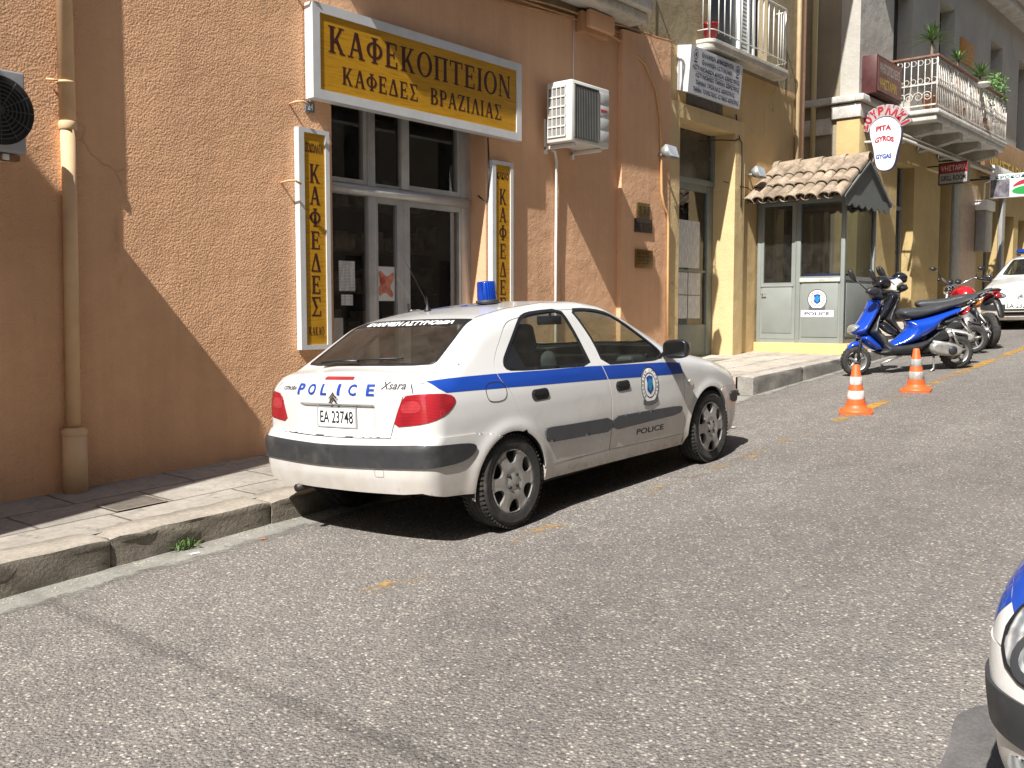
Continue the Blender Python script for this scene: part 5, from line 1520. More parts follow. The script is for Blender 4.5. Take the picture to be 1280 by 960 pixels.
def vsign(x0, x1, z0, z1, zs, top, topz, bot, botz, label, dark=False):
    t = thing('vertical_sign', label, 'sign', ((x0 + x1) / 2, 6.97, z0), 'tall narrow coffee signs beside the shop front')
    mb = MB(); plate(mb, [(rect(x0, x1, z0, z1), [rect(x0 + .058, x1 - .045, z0 + .042, z1 - .038)])], XZ, 6.995, 6.93); mb.build('frame', ALUW, t)
    MB().box(x0 + .055, x1 - .042, 6.942, 6.985, z0 + .04, z1 - .035).build('board', YBOARD, t)
    cx = (x0 + .058 + x1 - .045) / 2
    mb = MB(); f = lambda u, v: (u, 6.9405, v)
    for ch_, (a, b) in zip('ΚΑΦΕΔΕΣ', zs):
        w = {'Κ': .125, 'Α': .12, 'Φ': .125, 'Ε': .110, 'Δ': .118, 'Σ': .118}[ch_]
        put_serif(mb, ch_, cx - w / 2, cx + w / 2, b, a, f)
    mb.build('lettering', BROWN, t, fix=False)
    if top:
        mb = MB(); put_text(mb, top, cx - .098, cx + .098, topz[0], topz[1], f, .03); mb.build('small_lettering', BROWN, t, fix=False)
    if bot:
        mb = MB(); put_serif(mb, bot, cx - .085, cx + .085, botz[0], botz[1], f); mb.build('small_lettering', BROWN, t, fix=False)
zs = [(1.310, 1.145), (1.115, .958), (.925, .765), (.725, .568), (.53, .370), (.335, .176), (.147, -.022)]
vsign(5.44, 5.778, -.318, 1.610, zs, 'ΣΟΚΟΛΑΤΑ', (1.405, 1.487), 'ΚΑΚΑΟ', (-.192, -.116), 'tall narrow yellow coffee sign ending in small brown letters, left of the shop entrance')
zs2 = [(a + .028, b + .028) for a, b in zs]
vsign(7.992, 8.338, -.30, 1.628, zs2, 'ΚΑΚΑΟ', (1.440, 1.512), None, None, 'tall narrow yellow coffee sign right of the shop entrance, behind the blue beacon')
for nm, x, z, lb in (('wall_hook', 5.40, 1.80, 'small painted iron hook on the orange wall under the wide sign corner'), ('wall_hook', 5.30, 1.12, 'small painted iron hook on the orange wall left of the tall sign'), ('wall_hook', 5.50, 2.72, 'small painted iron hook at the top left corner of the wide sign')):
    mb = MB(); mb.tube([(x, 7.0, z), (x, 6.90, z + .01), (x + .05, 6.87, z + .015), (x + .11, 6.87, z - .01)], .010, 7); tag(mb.build(nm, OR_S), lb, 'hook', 'iron hooks by the coffee signs')
hn = thing('house_number', 'small blue enamel house number plate 24 under the wide shop sign', 'number plate', (5.62, 6.99, 1.76))
MB().box(5.565, 5.665, 6.985, 6.999, 1.765, 1.855, bev=.003).build('plate', M('blue_enamel', (.11, .16, .19), .3, var=.1), hn)
mb = MB(); put_text(mb, '24', 5.585, 5.645, 1.782, 1.838, lambda u, v: (u, 6.984, v), .01); mb.build('numerals', WHITEPT, hn, fix=False)

# police board
ps = thing('police_sign', 'white box sign with six lines of blue Greek police lettering over the entrance', 'sign', (12.6, 6.95, 3.0))
SIGNW = M('sign_white_metal', (.60, .62, .64), .4, var=.06, dirt=((.35, .33, .3), 5, .6, .3))
def yfront(z): return 6.835 - .05 * (z - 3.0) / .6
mb = MB()
x0, x1, za, zb = 11.90, 13.40, 2.985, 3.60
mb.add([(x0, 7.0, za + .05), (x1, 7.0, za + .05), (x1, 7.0, zb + .03), (x0, 7.0, zb + .03), (x0, yfront(za), za), (x1, yfront(za), za), (x1, yfront(zb), zb), (x0, yfront(zb), zb)],
       [(0, 1, 2, 3), (4, 7, 6, 5), (0, 4, 5, 1), (3, 2, 6, 7), (0, 3, 7, 4), (1, 5, 6, 2)])
mb.build('case', SIGNW, ps)
mb = MB(); fz = lambda o: (lambda u, v: (u, yfront(v) - o, v))
rows = ['ΕΛΛΗΝΙΚΗ ΔΗΜΟΚΡΑΤΙΑ', 'ΕΛΛΗΝΙΚΗ ΑΣΤΥΝΟΜΙΑ', 'ΑΣΤΥΝΟΜΙΚΗ Δ/ΝΣΗ ΚΕΡΚΥΡΑΣ', 'ΑΣΤΥΝΟΜΙΚΟ ΤΜΗΜΑ ΚΕΡΚΥΡΑΣ', 'ΤΜΗΜΑ ΤΡΟΧΑΙΑΣ ΚΕΡΚΥΡΑΣ', 'ΤΜΗΜΑ ΤΟΥΡΙΣΤΙΚΗΣ ΑΣΤ/ΜΙΑΣ ΚΕΡΚΥΡΑΣ']
ext = [(12.20, 13.12), (12.22, 13.10), (11.97, 13.34), (12.06, 13.34), (12.08, 13.22), (12.03, 13.36)]
for k, (t_, (a, b)) in enumerate(zip(rows, ext)):
    zt_ = 3.555 - k * .094; put_text(mb, t_, a, b, zt_ - .062, zt_, fz(.003), .035)
mb.add([fz(.003)(u, v) for u, v in rect(12.10, 13.20, 3.283, 3.289)], [(0, 1, 2, 3)])
mb.build('lettering', M('navy_letter', (.012, .02, .09), .5), ps, fix=False)
for cx in (12.04, 13.25):
    mb = MB()
    V, T = fill([(ell(cx, 3.50, .055, .07, 20), [ell(cx, 3.50, .045, .058, 20)]), (ell(cx, 3.50, .02, .03, 12), []), (rect(cx - .045, cx + .045, 3.395, 3.415), [])])
    mb.add([fz(.003)(u, v) for u, v in V], [tuple(t) for t in T])
    mb.build('crest', M('navy_letter', (.012, .02, .09)), ps, fix=False)
for (x0, x1, z0, z1, mt_, lb) in ((10.80, 11.10, 1.225, 1.425, M('brass_plaque', (.19, .13, .05), .35, .6, var=.2, vs=20), 'brass plaque on the orange wall, highest of the plaques left of the police door'),
                             (10.76, 11.17, 1.045, 1.222, M('dark_plaque', (.055, .042, .035), .4, .4, var=.2, vs=20), 'dark bronze plaque touching the brass plaque above it on the orange wall'),
                             (10.78, 11.19, .585, .825, M('bronze_plaque', (.24, .135, .03), .35, .6, var=.2, vs=20), 'golden plaque alone, lowest of the plaques left of the police door')):
    pt = thing('wall_plaque', lb, 'plaque', ((x0 + x1) / 2, 6.93, z0), 'metal plaques left of the police door')
    MB().box(x0, x1, 6.915, 6.934, z0, z1, bev=.004).build('plate', mt_, pt)
    mb = MB()
    for k in range(4):
        zz = z1 - .045 - k * (z1 - z0 - .07) / 4
        for q in range(3): mb.box(x0 + .04 + q * .10, x0 + .11 + q * .10 + rnd.uniform(-.02, .02), 6.9125, 6.916, zz - .012, zz)
    mb.build('engraving', M('engraved_dark', (.05, .035, .018), .6), pt)

# ---------------------------------------------------------------- air conditioners
def ac_unit(x0, x1, yf, yb, z0, z1, label, side_grille=True, fan=False):
    t = thing('air_conditioner', label, 'air conditioner', ((x0 + x1) / 2, yb, z0 - .06), 'air conditioner units on the wall')
    CASE = M('ac_case', (.62, .615, .58), .45, var=.05, dirt=((.35, .31, .25), 5, .6, .35)) if not fan else M('grey_ac_case', (.30, .30, .31), .45, var=.06)
    MB().box(x0, x1, yf, yb, z0, z1, bev=.014).build('case', CASE, t)
    gx0, gx1 = x0 + .05, x0 + (x1 - x0) * (.68 if not fan else .92)
    mb = MB()
    if fan:
        cx, cz = x1 - .165, (z0 + z1) / 2; rr = (z1 - z0) * .40
        mb.lathe([(0, .004), (rr, .004), (rr + .012, .0)], 40, 0, Matrix.Translation((cx, yf, cz)) @ Matrix.Rotation(R(90), 4, 'X')); mb.build('fan_opening', DARK, t)
        mb = MB()
        for k in range(1, 8):
            q = rr * k / 8
            mb.lathe([(q - .004, .012), (q + .002, .016), (q + .004, .010)], 36, 0, Matrix.Translation((cx, yf, cz)) @ Matrix.Rotation(R(90), 4, 'X'))
        for k in range(12):
            a = 2 * math.pi * k / 12; mb.tube([(cx, yf - .014, cz), (cx + rr * math.cos(a), yf - .014, cz + rr * math.sin(a))], .003, 5)
        mb.build('fan_grille', M('ac_dark_grille', (.05, .05, .05), .5), t)
    else:
        MB().box(gx0, gx1, yf - .003, yf + .01, z0 + .045, z1 - .05).build('grille_opening', M('grille_shadow', (.035, .036, .033), .8), t)
        mb = MB()
        for k in range(14):
            xx = gx0 + .02 + (gx1 - gx0 - .04) * k / 13; mb.box(xx - .005, xx + .005, yf - .011, yf - .002, z0 + .05, z1 - .055)
        mb.box(gx0 - .008, gx0, yf - .014, yf, z0 + .037, z1 - .042); mb.box(gx1, gx1 + .008, yf - .014, yf, z0 + .037, z1 - .042)
        mb.box(gx0 - .008, gx1 + .008, yf - .014, yf, z0 + .035, z0 + .045); mb.box(gx0 - .008, gx1 + .008, yf - .014, yf, z1 - .052, z1 - .042)
        mb.build('grille_slat', M('grille_bar', (.115, .115, .105), .5), t)
        mb = MB()
        for k in range(4):
            a = z0 + .05 + k * (z1 - z0 - .10) / 4
            mb.box(gx1 + .022, x1 - .012, yf - .006, yf + .004, a + .01, a + (z1 - z0 - .10) / 4 - .008, bev=.004)
        mb.build('front_panel', M('ac_panel', (.45, .45, .44), .45, var=.06), t)
        mb = MB(); mb.box(gx1 + .05, x1 - .05, yf - .009, yf - .005, z0 + .40, z0 + .425); mb.build('maker_mark', M('red_mark', (.42, .05, .05), .5), t)
    if side_grille:
        MB().box(x0 - .003, x0 + .01, yf + .09, yb - .03, z0 + .07, z1 - .06).build('side_opening', M('side_slot', (.22, .21, .19), .7), t)
        mb = MB()
        for k in range(6): zz = z0 + .065 + (z1 - z0 - .13) * k / 5; mb.box(x0 - .014, x0 - .002, yf + .08, yb - .02, zz - .008, zz + .008)
        for k in range(5): yy = yf + .085 + (yb - yf - .11) * k / 4; mb.box(x0 - .013, x0 - .002, yy - .005, yy + .005, z0 + .06, z1 - .05)
        mb.build('side_grille', CASE, t)
    for xx in (x0 + .10, x1 - .12):
        mb = MB(); mb.box(xx - .02, xx + .02, yf + .03, 7.0, z0 - .045, z0 - .008, bev=.003); mb.box(xx - .02, xx + .02, 6.975, 7.0, z0 - .09, z0 + .30); mb.build('bracket', WHITEPL, t)
    return t
ac_unit(8.886, 9.615, 6.55, 6.90, 1.905, 2.575, 'white air conditioner with grey front grille, right of the wide shop sign')
ac_unit(2.12, 2.955, 6.55, 6.88, 1.03, 1.545, 'grey air conditioner with a round dark fan, cut by the left edge of the photo', False, True)
mb = MB(); mb.box(2.1, 2.93, 6.60, 6.66, .985, 1.022); tag(mb.build('bracket_rail', M('rusty_bracket', (.20, .11, .06), .8, var=.3)), 'rusty rail under the air conditioner at the left edge', 'bracket')

# ---------------------------------------------------------------- pipes and cables
PIPEC = M('painted_pipe', (.66, .45, .26), .8, var=.10, vs=5, bump=.001, bs=60, dirt=((.35, .22, .12), 4, .58, .5))
dp = thing('downpipe', 'thick ochre painted downpipe with a wider foot on the left part of the orange wall', 'pipe', (3.41, 6.94, -1.34))
mb = MB(); mb.tube([(3.43, 6.962, 1.36), (3.425, 6.962, .6), (3.40, 6.962, -.86)], .050, 20); mb.build('lower_pipe', PIPEC, dp)
mb = MB(); mb.tube([(3.43, 6.960, 6.5), (3.43, 6.960, 1.30)], .056, 20); mb.lathe([(.056, 0), (.062, .01), (.062, .05), (.056, .06)], 20, 0, Matrix.Translation((3.43, 6.960, 1.30))); mb.build('upper_pipe', PIPEC, dp)
mb = MB(); mb.tube([(3.39, 6.925, -.84), (3.385, 6.925, -1.36)], [.082, .085], 20); mb.lathe([(.0, .02), (.06, .02), (.09, .0), (.084, -.03)], 20, 0, Matrix.Translation((3.39, 6.925, -.84))); mb.build('foot', PIPEC, dp)
mb = MB(); mb.lathe([(.066, 0), (.073, 0), (.073, .02), (.066, .02)], 20, 0, Matrix.Translation((3.43, 6.965, 1.62)) @ Matrix.Scale(.86, 4)); mb.tube([(3.36, 6.94, 1.63), (3.30, 6.985, 1.635)], .008, 6); mb.build('clamp', PIPEC, dp)
dp = thing('downpipe', 'slim downpipe at the far corner of the yellow wall above the kiosk', 'pipe', (15.70, 6.93, -.6))
mb = MB(); mb.tube([(15.70, 6.955, 8.8), (15.70, 6.955, -.55)], .040, 12); mb.build('pipe', M('olive_pipe', (.42, .31, .17), .6, var=.12), dp)
dp2 = MB(); dp2.tube([(13.83, 6.972, 2.27), (13.83, 6.972, -.66)], .022, 10); tag(dp2.build('conduit_pipe', M('cream_conduit', (.72, .58, .32), .5, var=.1)), 'cream plastic conduit standing against the pilaster right of the police door', 'pipe')
mb = MB(); mb.tube([(10.155, 6.97, 3.42), (10.6, 6.975, 3.36), (10.95, 6.91, 3.18), (11.2, 6.91, 2.92), (11.33, 6.91, 2.55), (11.36, 6.91, 2.1), (11.38, 6.91, 1.60), (11.43, 6.90, 1.42), (11.52, 6.90, 1.34), (11.55, 6.905, 1.20), (11.56, 6.91, .6), (11.58, 6.91, -.6)], .017, 8); tag(mb.build('conduit_pipe', M('orange_conduit', (.60, .36, .16), .6, var=.1)), 'thin orange conduit curving from the junction box down past the floodlight', 'pipe')
mb = MB(); mb.tube([(9.02, 6.93, 1.86), (9.08, 6.93, 1.85), (9.15, 6.96, 1.74), (9.155, 6.97, .8), (9.155, 6.97, -1.2)], .017, 8); tag(mb.build('drain_hose', WHITEPL), 'white drain hose hanging below the air conditioner by the shop', 'hose')
CAB = M('painted_cable', (.44, .24, .12), .7, var=.2)
for k, dz in enumerate((0, .035, .075)):
    mb = MB(); mb.tube([(x, 6.985 - .012 * k, 3.40 + .0587 * (x - 8.53) + dz - .03 + .010 * math.sin(x * (2.1 + k) + k)) for x in np.arange(6.0, 12.0 if k != 1 else 9.6, .25)], .013, 7)
    tag(mb.build('wall_cable', CAB), ['lowest painted cable running along the top edge of the orange wall', 'middle painted cable on the top of the orange wall, ending at the junction box', 'highest painted cable running along the top of the orange wall'][k], 'cable', 'painted cables on the wall top')
mb = MB(); mb.tube([(9.50, 6.988, 3.42), (9.505, 6.988, 2.56)], .008, 6); tag(mb.build('wall_cable', WHITEPL), 'thin white cable dropping to the top of the air conditioner', 'cable')
mb = MB(); mb.tube([(13.60, 6.985, 2.96), (13.63, 6.965, 2.7), (13.62, 6.93, 2.60), (13.50, 6.94, 2.56), (13.3, 7.1, 2.56), (13.0, 7.27, 2.52)], .009, 6); mb.tube([(13.60, 6.935, 2.60), (13.68, 6.925, 2.55), (13.70, 6.93, 2.2), (13.70, 6.935, 1.6)], .009, 6)
tag(mb.build('wall_cable', TRIM), 'black cable looping from the police sign into the doorway', 'cable')
mb = MB(); mb.tube([(13.45, 7.1, 1.97), (13.7, 6.93, 1.90), (14.0, 6.98, 1.92), (14.3, 6.985, 1.85)], .007, 6); tag(mb.build('wall_cable', TRIM), 'black cable running from the doorway to the kiosk roof', 'cable')
mb = MB(); mb.tube([(7.98, 6.985, 1.86), (8.0, 6.98, 1.5), (7.99, 6.985, 1.25), (7.97, 7.0, 1.18), (7.95, 7.1, 1.26)], .008, 6); tag(mb.build('wall_cable', TRIM), 'black cable hanging beside the shop entrance under the wide sign', 'cable')
jb = thing('junction_box', 'orange painted junction box where the cables meet high on the wall', 'box', (9.8, 6.95, 3.28))
MB().box(9.56, 10.13, 6.90, 6.998, 3.30, 3.54, bev=.012).build('case', CAB, jb)
MB().box(9.64, 10.15, 6.84, 6.902, 3.36, 3.56, bev=.008).build('cover', OR_S, jb)
def floodlight(x, z, y, label):
    t = thing('floodlight', label, 'floodlight', (x, y, z), 'floodlights beside the police door')
    mr = Matrix.Translation((x, y - .16, z)) @ Matrix.Rotation(R(-18), 4, 'X')
    bm = bmesh.new(); bmesh.ops.create_cube(bm, size=1)
    for v in bm.verts: v.co = Vector((v.co.x * .27, v.co.y * .12 * (1 if v.co.y < 0 else .8), v.co.z * (.19 if v.co.y < 0 else .11)))
    bmesh.ops.bevel(bm, geom=list(bm.edges), offset=.012, segments=2, affect='EDGES')
    MB().bm(bm, 0, True, mr).build('housing', M('flood_grey', (.30, .30, .29), .45, .3), t)
    bm = bmesh.new(); bmesh.ops.create_cube(bm, size=1)
    for v in bm.verts: v.co = Vector((v.co.x * .22, -.062 + v.co.y * .006, v.co.z * .145))
    MB().bm(bm, 0, False, mr).build('glass', M('flood_glass', (.42, .44, .43), .15, var=.25, vs=12, coat=1), t)
    mb = MB(); mb.tube([(x, y, z - .01), (x, y - .10, z - .01)], .022, 8); mb.build('bracket', M('flood_grey', (.3, .3, .29)), t)
floodlight(11.33, 2.09, 6.93, 'grey floodlight on the orange wall left of the police door')
floodlight(14.06, 2.13, 7.0, 'grey floodlight on the yellow wall above the kiosk roof')
# ---------------------------------------------------------------- police kiosk
KG = M('kiosk_grey_paint', (.225, .245, .228), .5, var=.06, vs=4, dirt=((.16, .14, .12), 5, .62, .35))
KX0, KX1, KY0, KY1, KZ0, KZ1 = 14.35, 15.62, 5.58, 6.97, -.445, 1.74
kio = thing('police_kiosk', 'grey police booth with a tiled roof and large windows on the pavement', 'kiosk', (15.0, 6.3, -.62))
kp = lambda name, mat, fnc, par=kio: bpart(name, mat, fnc, par)
kp('plinth', stucco('kiosk_plinth_yellow', (.58, .44, .20), .001, 60), lambda mb: mb.box(14.30, 15.72, 5.50, 6.99, -.80, KZ0, bev=.012))
YZ = lambda x: (lambda u, v, w: (x + w, u, v))
# frame posts, rails
def frame(mb):
    for x in (KX0, KX1 - .06):
        for y in (KY0, KY1 - .06): mb.box(x, x + .06, y, y + .06, KZ0, KZ1, bev=.004)
    for y in (6.30,): mb.box(KX0, KX0 + .06, y - .035, y + .035, KZ0, KZ1, bev=.004)
    mb.box(KX0 + .002, KX0 + .058, KY0 + .06, 6.265, 1.655, KZ1); mb.box(KX0 + .002, KX0 + .058, KY0 + .06, 6.265, .50, .56)
    mb.box(KX0 + .002, KX0 + .058, KY0 + .06, KY1 - .06, KZ0, KZ0 + .05); mb.box(KX0 + .002, KX0 + .058, 6.335, KY1 - .06, 1.70, KZ1)
    for y in (KY0, KY1 - .06):
        for z in (KZ0, .50, 1.68): mb.box(KX0 + .06, KX1 - .06, y + .002, y + .058, z, z + .06)
    for z in (KZ0, .50, 1.68): mb.box(KX1 - .058, KX1 - .002, KY0 + .06, KY1 - .06, z, z + .06)
kp('frame', KG, frame)
kp('lower_panel', KG, lambda mb: (mb.box(KX0 + .012, KX0 + .04, KY0 + .062, 6.263, KZ0 + .05, .50), mb.box(KX0 + .002, KX0 + .012, KY0 + .09, 6.235, KZ0 + .09, .455, bev=.004)))
kp('lower_panel', KG, lambda mb: (mb.box(KX0 + .062, KX1 - .062, KY0 + .012, KY0 + .04, KZ0 + .06, .50), mb.box(KX0 + .10, KX1 - .10, KY0 + .002, KY0 + .012, KZ0 + .10, .455, bev=.004)))
kp('lower_panel', KG, lambda mb: (mb.box(KX1 - .04, KX1 - .012, KY0 + .062, KY1 - .062, KZ0 + .06, .50), mb.box(KX0 + .06, KX1 - .06, KY1 - .04, KY1 - .012, KZ0 + .06, .50)))
kp('sill_strip', M('worn_white_sill', (.55, .54, .50), .6, var=.15, vs=8, dirt=((.30, .2, .12), 11, .52, .7)), lambda mb: mb.box(KX0 - .018, KX0 + .004, KY0 + .06, 6.265, .475, .53, bev=.004))
def kdoor(mb):
    plate(mb, [(rect(6.338, 6.908, KZ0 + .055, 1.69), [rect(6.405, 6.862, .475, 1.645)])], YZ(KX0 + .05), 0, -.048)
    mb.box(KX0 - .006, KX0 + .002, 6.39, 6.875, -.30, .405, bev=.004); mb.box(KX0 - .014, KX0 + .002, 6.365, 6.90, .41, .44, bev=.004)
kd = kp('door', KG, kdoor)
kp('pane', GLASS_KIOSK, lambda mb: mb.add([(KX0 + .03, 6.40, .47), (KX0 + .03, 6.87, .47), (KX0 + .03, 6.87, 1.65), (KX0 + .03, 6.40, 1.65)], [(0, 1, 2, 3)]), kd)
kp('handle', CHROME, lambda mb: (mb.tube([(KX0 - .004, 6.87, .30), (KX0 - .05, 6.87, .30), (KX0 - .05, 6.80, .30)], .009, 8)), kd)
for nm, q in (('window', [(KX0 + .03, KY0 + .06, .53), (KX0 + .03, 6.265, .53), (KX0 + .03, 6.265, 1.66), (KX0 + .03, KY0 + .06, 1.66)]),
              ('window', [(KX0 + .06, KY0 + .03, .55), (KX1 - .06, KY0 + .03, .55), (KX1 - .06, KY0 + .03, 1.69), (KX0 + .06, KY0 + .03, 1.69)]),
              ('window', [(KX1 - .03, KY0 + .06, .55), (KX1 - .03, KY1 - .06, .55), (KX1 - .03, KY1 - .06, 1.69), (KX1 - .03, KY0 + .06, 1.69)])):
    kp(nm, GLASS_KIOSK, lambda mb: mb.add(q, [(0, 1, 2, 3)]))
kp('counter', M('blue_counter', (.02, .05, .22), .5), lambda mb: mb.box(KX0 + .07, KX0 + .40, KY0 + .08, 6.24, .545, .60, bev=.006))
kp('wall_box', M('booth_box', (.10, .10, .10), .6), lambda mb: mb.box(KX1 - .3, KX1 - .08, 6.60, 6.78, .80, 1.15, bev=.01))
kp('ceiling', KG, lambda mb: mb.box(KX0 + .002, KX1 - .002, KY0 + .002, KY1 - .002, KZ1 + .001, KZ1 + .04))
RX, RZ, EZ = 14.985, 2.30, 1.72
DGREY = M('dark_grey_gable', (.15, .16, .155), .7, var=.12)
# gable and boarding under the tiles
def gable(mb):
    for y in (5.50, 6.93):
        mb.prism([(14.10, EZ - .02), (15.90, EZ - .02), (RX, RZ - .04)], lambda u, v, w: (u, w, v), y, y + .03)
    for sx in (-1, 1):
        x1 = 14.02 if sx < 0 else 15.95
        mb.prism([(RX, RZ - .035), (x1, EZ - .045), (x1, EZ - .015), (RX, RZ - .005)], lambda u, v, w: (u, w, v), 5.46, 7.0)
kp('gable', DGREY, gable)
# scalloped boards hanging under the eave on the street side
def scallop(mb):
    pts = [(14.08, 1.74)] + [(15.92, 1.74)]
    n = 7
    for k in range(n):
        xa = 15.92 - (15.92 - 14.08) * k / n; xb = 15.92 - (15.92 - 14.08) * (k + 1) / n
        for t in np.linspace(0, 1, 7)[:-1]: pts.append((xa + (xb - xa) * t, 1.62 - .06 * math.sin(math.pi * t)))
    plate(mb, [(pts, [])], lambda u, v, w: (u, w, v), 5.482, 5.498)
kp('valance', DGREY, scallop)
TILE = None
def tilemat():
    mt, n, l, b = newmat('roof_tile_clay')
    v = coords(n, l)
    a = noise(n, l, v, 5, 5, .6); f = noise(n, l, v, 26, 6, .7)
    vo = n.new('ShaderNodeTexVoronoi'); vo.inputs['Scale'].default_value = 3.4; l.new(v, vo.inputs['Vector'])
    c = ramp(n, l, a, [(.25, (.22, .165, .115, 1)), (.5, (.34, .265, .19, 1)), (.75, (.44, .36, .275, 1))])
    sc_ = n.new('ShaderNodeSeparateColor'); l.new(vo.outputs['Color'], sc_.inputs[0]); c = mixc(n, l, 1.0, c, ramp(n, l, sc_.outputs[0], [(0, .72), (1, 1.18)]), 'MULTIPLY')
    c = mixc(n, l, 1.0, c, ramp(n, l, f, [(.3, .6), (.7, 1.15)]), 'MULTIPLY')
    d = noise(n, l, v, 9, 8, .8)
    c = mixc(n, l, ramp(n, l, d, [(.58, 0.0), (.70, .75)]), c, (.09, .075, .06, 1))
    l.new(c, b.inputs['Base Color']); b.inputs['Roughness'].default_value = .9
    bumpn(n, l, f, b, .006); return mt
TILE = tilemat()
def tiles(mb):
    r_ = random.Random(11)
    slope = Vector((RX - 13.93, 0, RZ - EZ + .05)); L = slope.length
    for sx in (-1, 1):
        d = Vector(((RX - 13.93) * sx, 0, -(RZ - EZ + .05))).normalized()      # down slope
        up_ = Vector((-d.z * sx, 0, abs(d.x))) if False else (Vector((0, 1, 0)).cross(d) if sx > 0 else d.cross(Vector((0, 1, 0))))
        if up_.z < 0: up_ = -up_
        nrow, ncol = 3, 9
        y0, y1 = 5.47, 7.0
        pitch = (y1 - y0) / ncol
        for row in range(nrow):
            for c in range(ncol):
                y = y0 + pitch * (c + .5) + r_.uniform(-.008, .008)
                s0 = L * (row / nrow) - .02; s1 = L * ((row + 1) / nrow) + .06 + r_.uniform(-.012, .012)
                lift_ = .028 - row * .0 + r_.uniform(-.004, .006)
                base = Vector((RX, y, RZ))
                tw = r_.uniform(-.015, .015)
                rows = []
                for t in (0, .5, 1):
                    s = s0 + (s1 - s0) * t; rad = (.076 + .018 * t)
                    hh = lift_ + .022 * t + (.0)
                    ctr = base + d * s + up_ * hh + Vector((0, tw * t, 0))
                    rows.append([ctr + Vector((0, math.cos(a), 0)) * rad + up_ * (math.sin(a) * rad * .82) for a in np.linspace(-.12, math.pi + .12, 11)])
                mb.sheet(rows, 0, True)
                inner = [[p - up_ * .016 for p in rw] for rw in rows]
                mb.sheet(inner, 0, True)
                n = len(rows[-1])
                mb.add(rows[-1] + inner[-1], [(i, i + 1, i + 1 + n, i + n) for i in range(n - 1)])
                # channel tile between
                yc = y + pitch / 2
                if c < ncol - 1:
                    rows = []
                    for t in (0, 1):
                        s = s0 + (s1 - s0) * t
                        ctr = base + d * s + up_ * (.055 + .01 * t) + Vector((0, pitch / 2, 0)) + Vector((0, y - base.y, 0))
                        rows.append([ctr + Vector((0, math.cos(a), 0)) * .07 - up_ * (math.sin(a) * .05) for a in np.linspace(0, math.pi, 8)])
                    mb.sheet(rows, 0, True)
    # ridge tiles
    y = 5.46
    while y < 6.95:
        rows = []
        for t, rad in ((0, .105), (1, .088)):
            c = Vector((RX, y + .42 * t, RZ + .02 + .012 * (1 - t)))
            rows.append([c + Vector((math.cos(a) * rad * 1.1, 0, math.sin(a) * rad)) for a in np.linspace(-.2, math.pi + .2, 12)])
        mb.sheet(rows, 0, True)
        inner = [[p - Vector((0, 0, .016)) for p in rw] for rw in rows]
        mb.sheet(inner, 0, True); n = len(rows[0])
        mb.add(rows[0] + inner[0], [(i, i + 1, i + 1 + n, i + n) for i in range(n - 1)])
        y += .36
kp('tiled_roof', TILE, tiles)
fnk = lambda u, v, o: (KX0 + .001 - o * 1.2, u, v)
def kb_fn(u, v, o): return (KX0 + .000 - o * 1.2, 2 * 5.985 - u, v)
kb_fn.world = True
badge(kio, kb_fn, 5.985, .215, .30, .30)
pp = kp('police_plate', WHITEPT, lambda mb: mb.box(KX0 - .004, KX0 + .004, 5.73, 6.235, -.052, .050))
mb = MB(); put_text(mb, 'POLICE', 6.18, 5.785, -.025, .025, lambda u, v: (KX0 - .0052, u, v), .03); mb.build('lettering', M('navy_letter', (.012, .02, .09)), pp, fix=False)
# ---------------------------------------------------------------- second building up the street
GREYW = stucco('grey_beige_stucco', (.46, .435, .385), .0012, 50, .12, stain=(.20, .17, .13))
OCHRE = stucco('ochre_stucco', (.46, .345, .165), .0010, 50, .12, stain=(.22, .16, .08))
PALEY = stucco('pale_yellow_stucco', (.55, .46, .25), .0012, 50, .12, stain=(.25, .20, .13))
CORN = stonemat('white_cornice', (.62, .60, .55), 1.5)
b2 = thing('corner_building', 'grey and ochre building with a long iron balcony beyond the alley and kiosk', 'building', (18.5, 7.0, -.4))
q = lambda name, mat, fnc, par=b2: bpart(name, mat, fnc, par)
wins = [rect(20.27, 21.38, 4.02, 6.6), rect(23.17, 24.27, 4.02, 6.94), rect(27.36, 28.52, 5.1, 6.94), rect(30.25, 31.6, 4.6, 7.0), rect(34, 35.2, 4.8, 7.1)]
q('upper_wall', GREYW, lambda mb: plate(mb, [(rect(18.5, 44, 3.94, 10.5), wins)], XZ, 7.36, 7.0))
for w in wins: q('window', M('dark_window', (.018, .018, .018), .25, var=.3), lambda mb: mb.box(w[0][0] + .01, w[1][0] - .01, 7.30, 7.35, w[0][1] + .01, w[2][1] - .01))
doors = [rect(20.70, 21.78, -.8, 3.10), rect(23.59, 24.40, -.8, 3.05), rect(27.3, 28.62, -.8, 3.0), rect(29.3, 30.3, -.8, 2.7), rect(30.8, 31.8, -.8, 2.7), rect(33, 35, -.8, 2.9)]
q('ground_wall', OCHRE, lambda mb: plate(mb, [(rect(18.5, 44, -1.0, 3.64), doors)], XZ, 7.36, 7.0))
q('side_wall', stucco('alley_stucco', (.30, .26, .19), .0012, 50, .14, stain=(.12, .10, .08)), lambda mb: mb.box(18.5, 18.8, 7.362, 15, -1, 10.5))
q('cornice', CORN, lambda mb: (mb.box(18.42, 19.2, 6.93, 7.5, 3.66, 3.92, bev=.012), mb.box(18.36, 44, 6.86, 7.02, 3.94, 4.07, bev=.02), mb.box(18.36, 18.51, 7.02, 15, 3.94, 4.07, bev=.02), mb.box(19.2, 44, 6.95, 7.02, 3.60, 3.935), mb.box(18.44, 18.52, 7.5, 15, 3.40, 3.70, bev=.01)))
q('corner_pilaster', OCHRE, lambda mb: mb.box(18.46, 19.10, 6.955, 7.40, -1, 3.655, bev=.01))
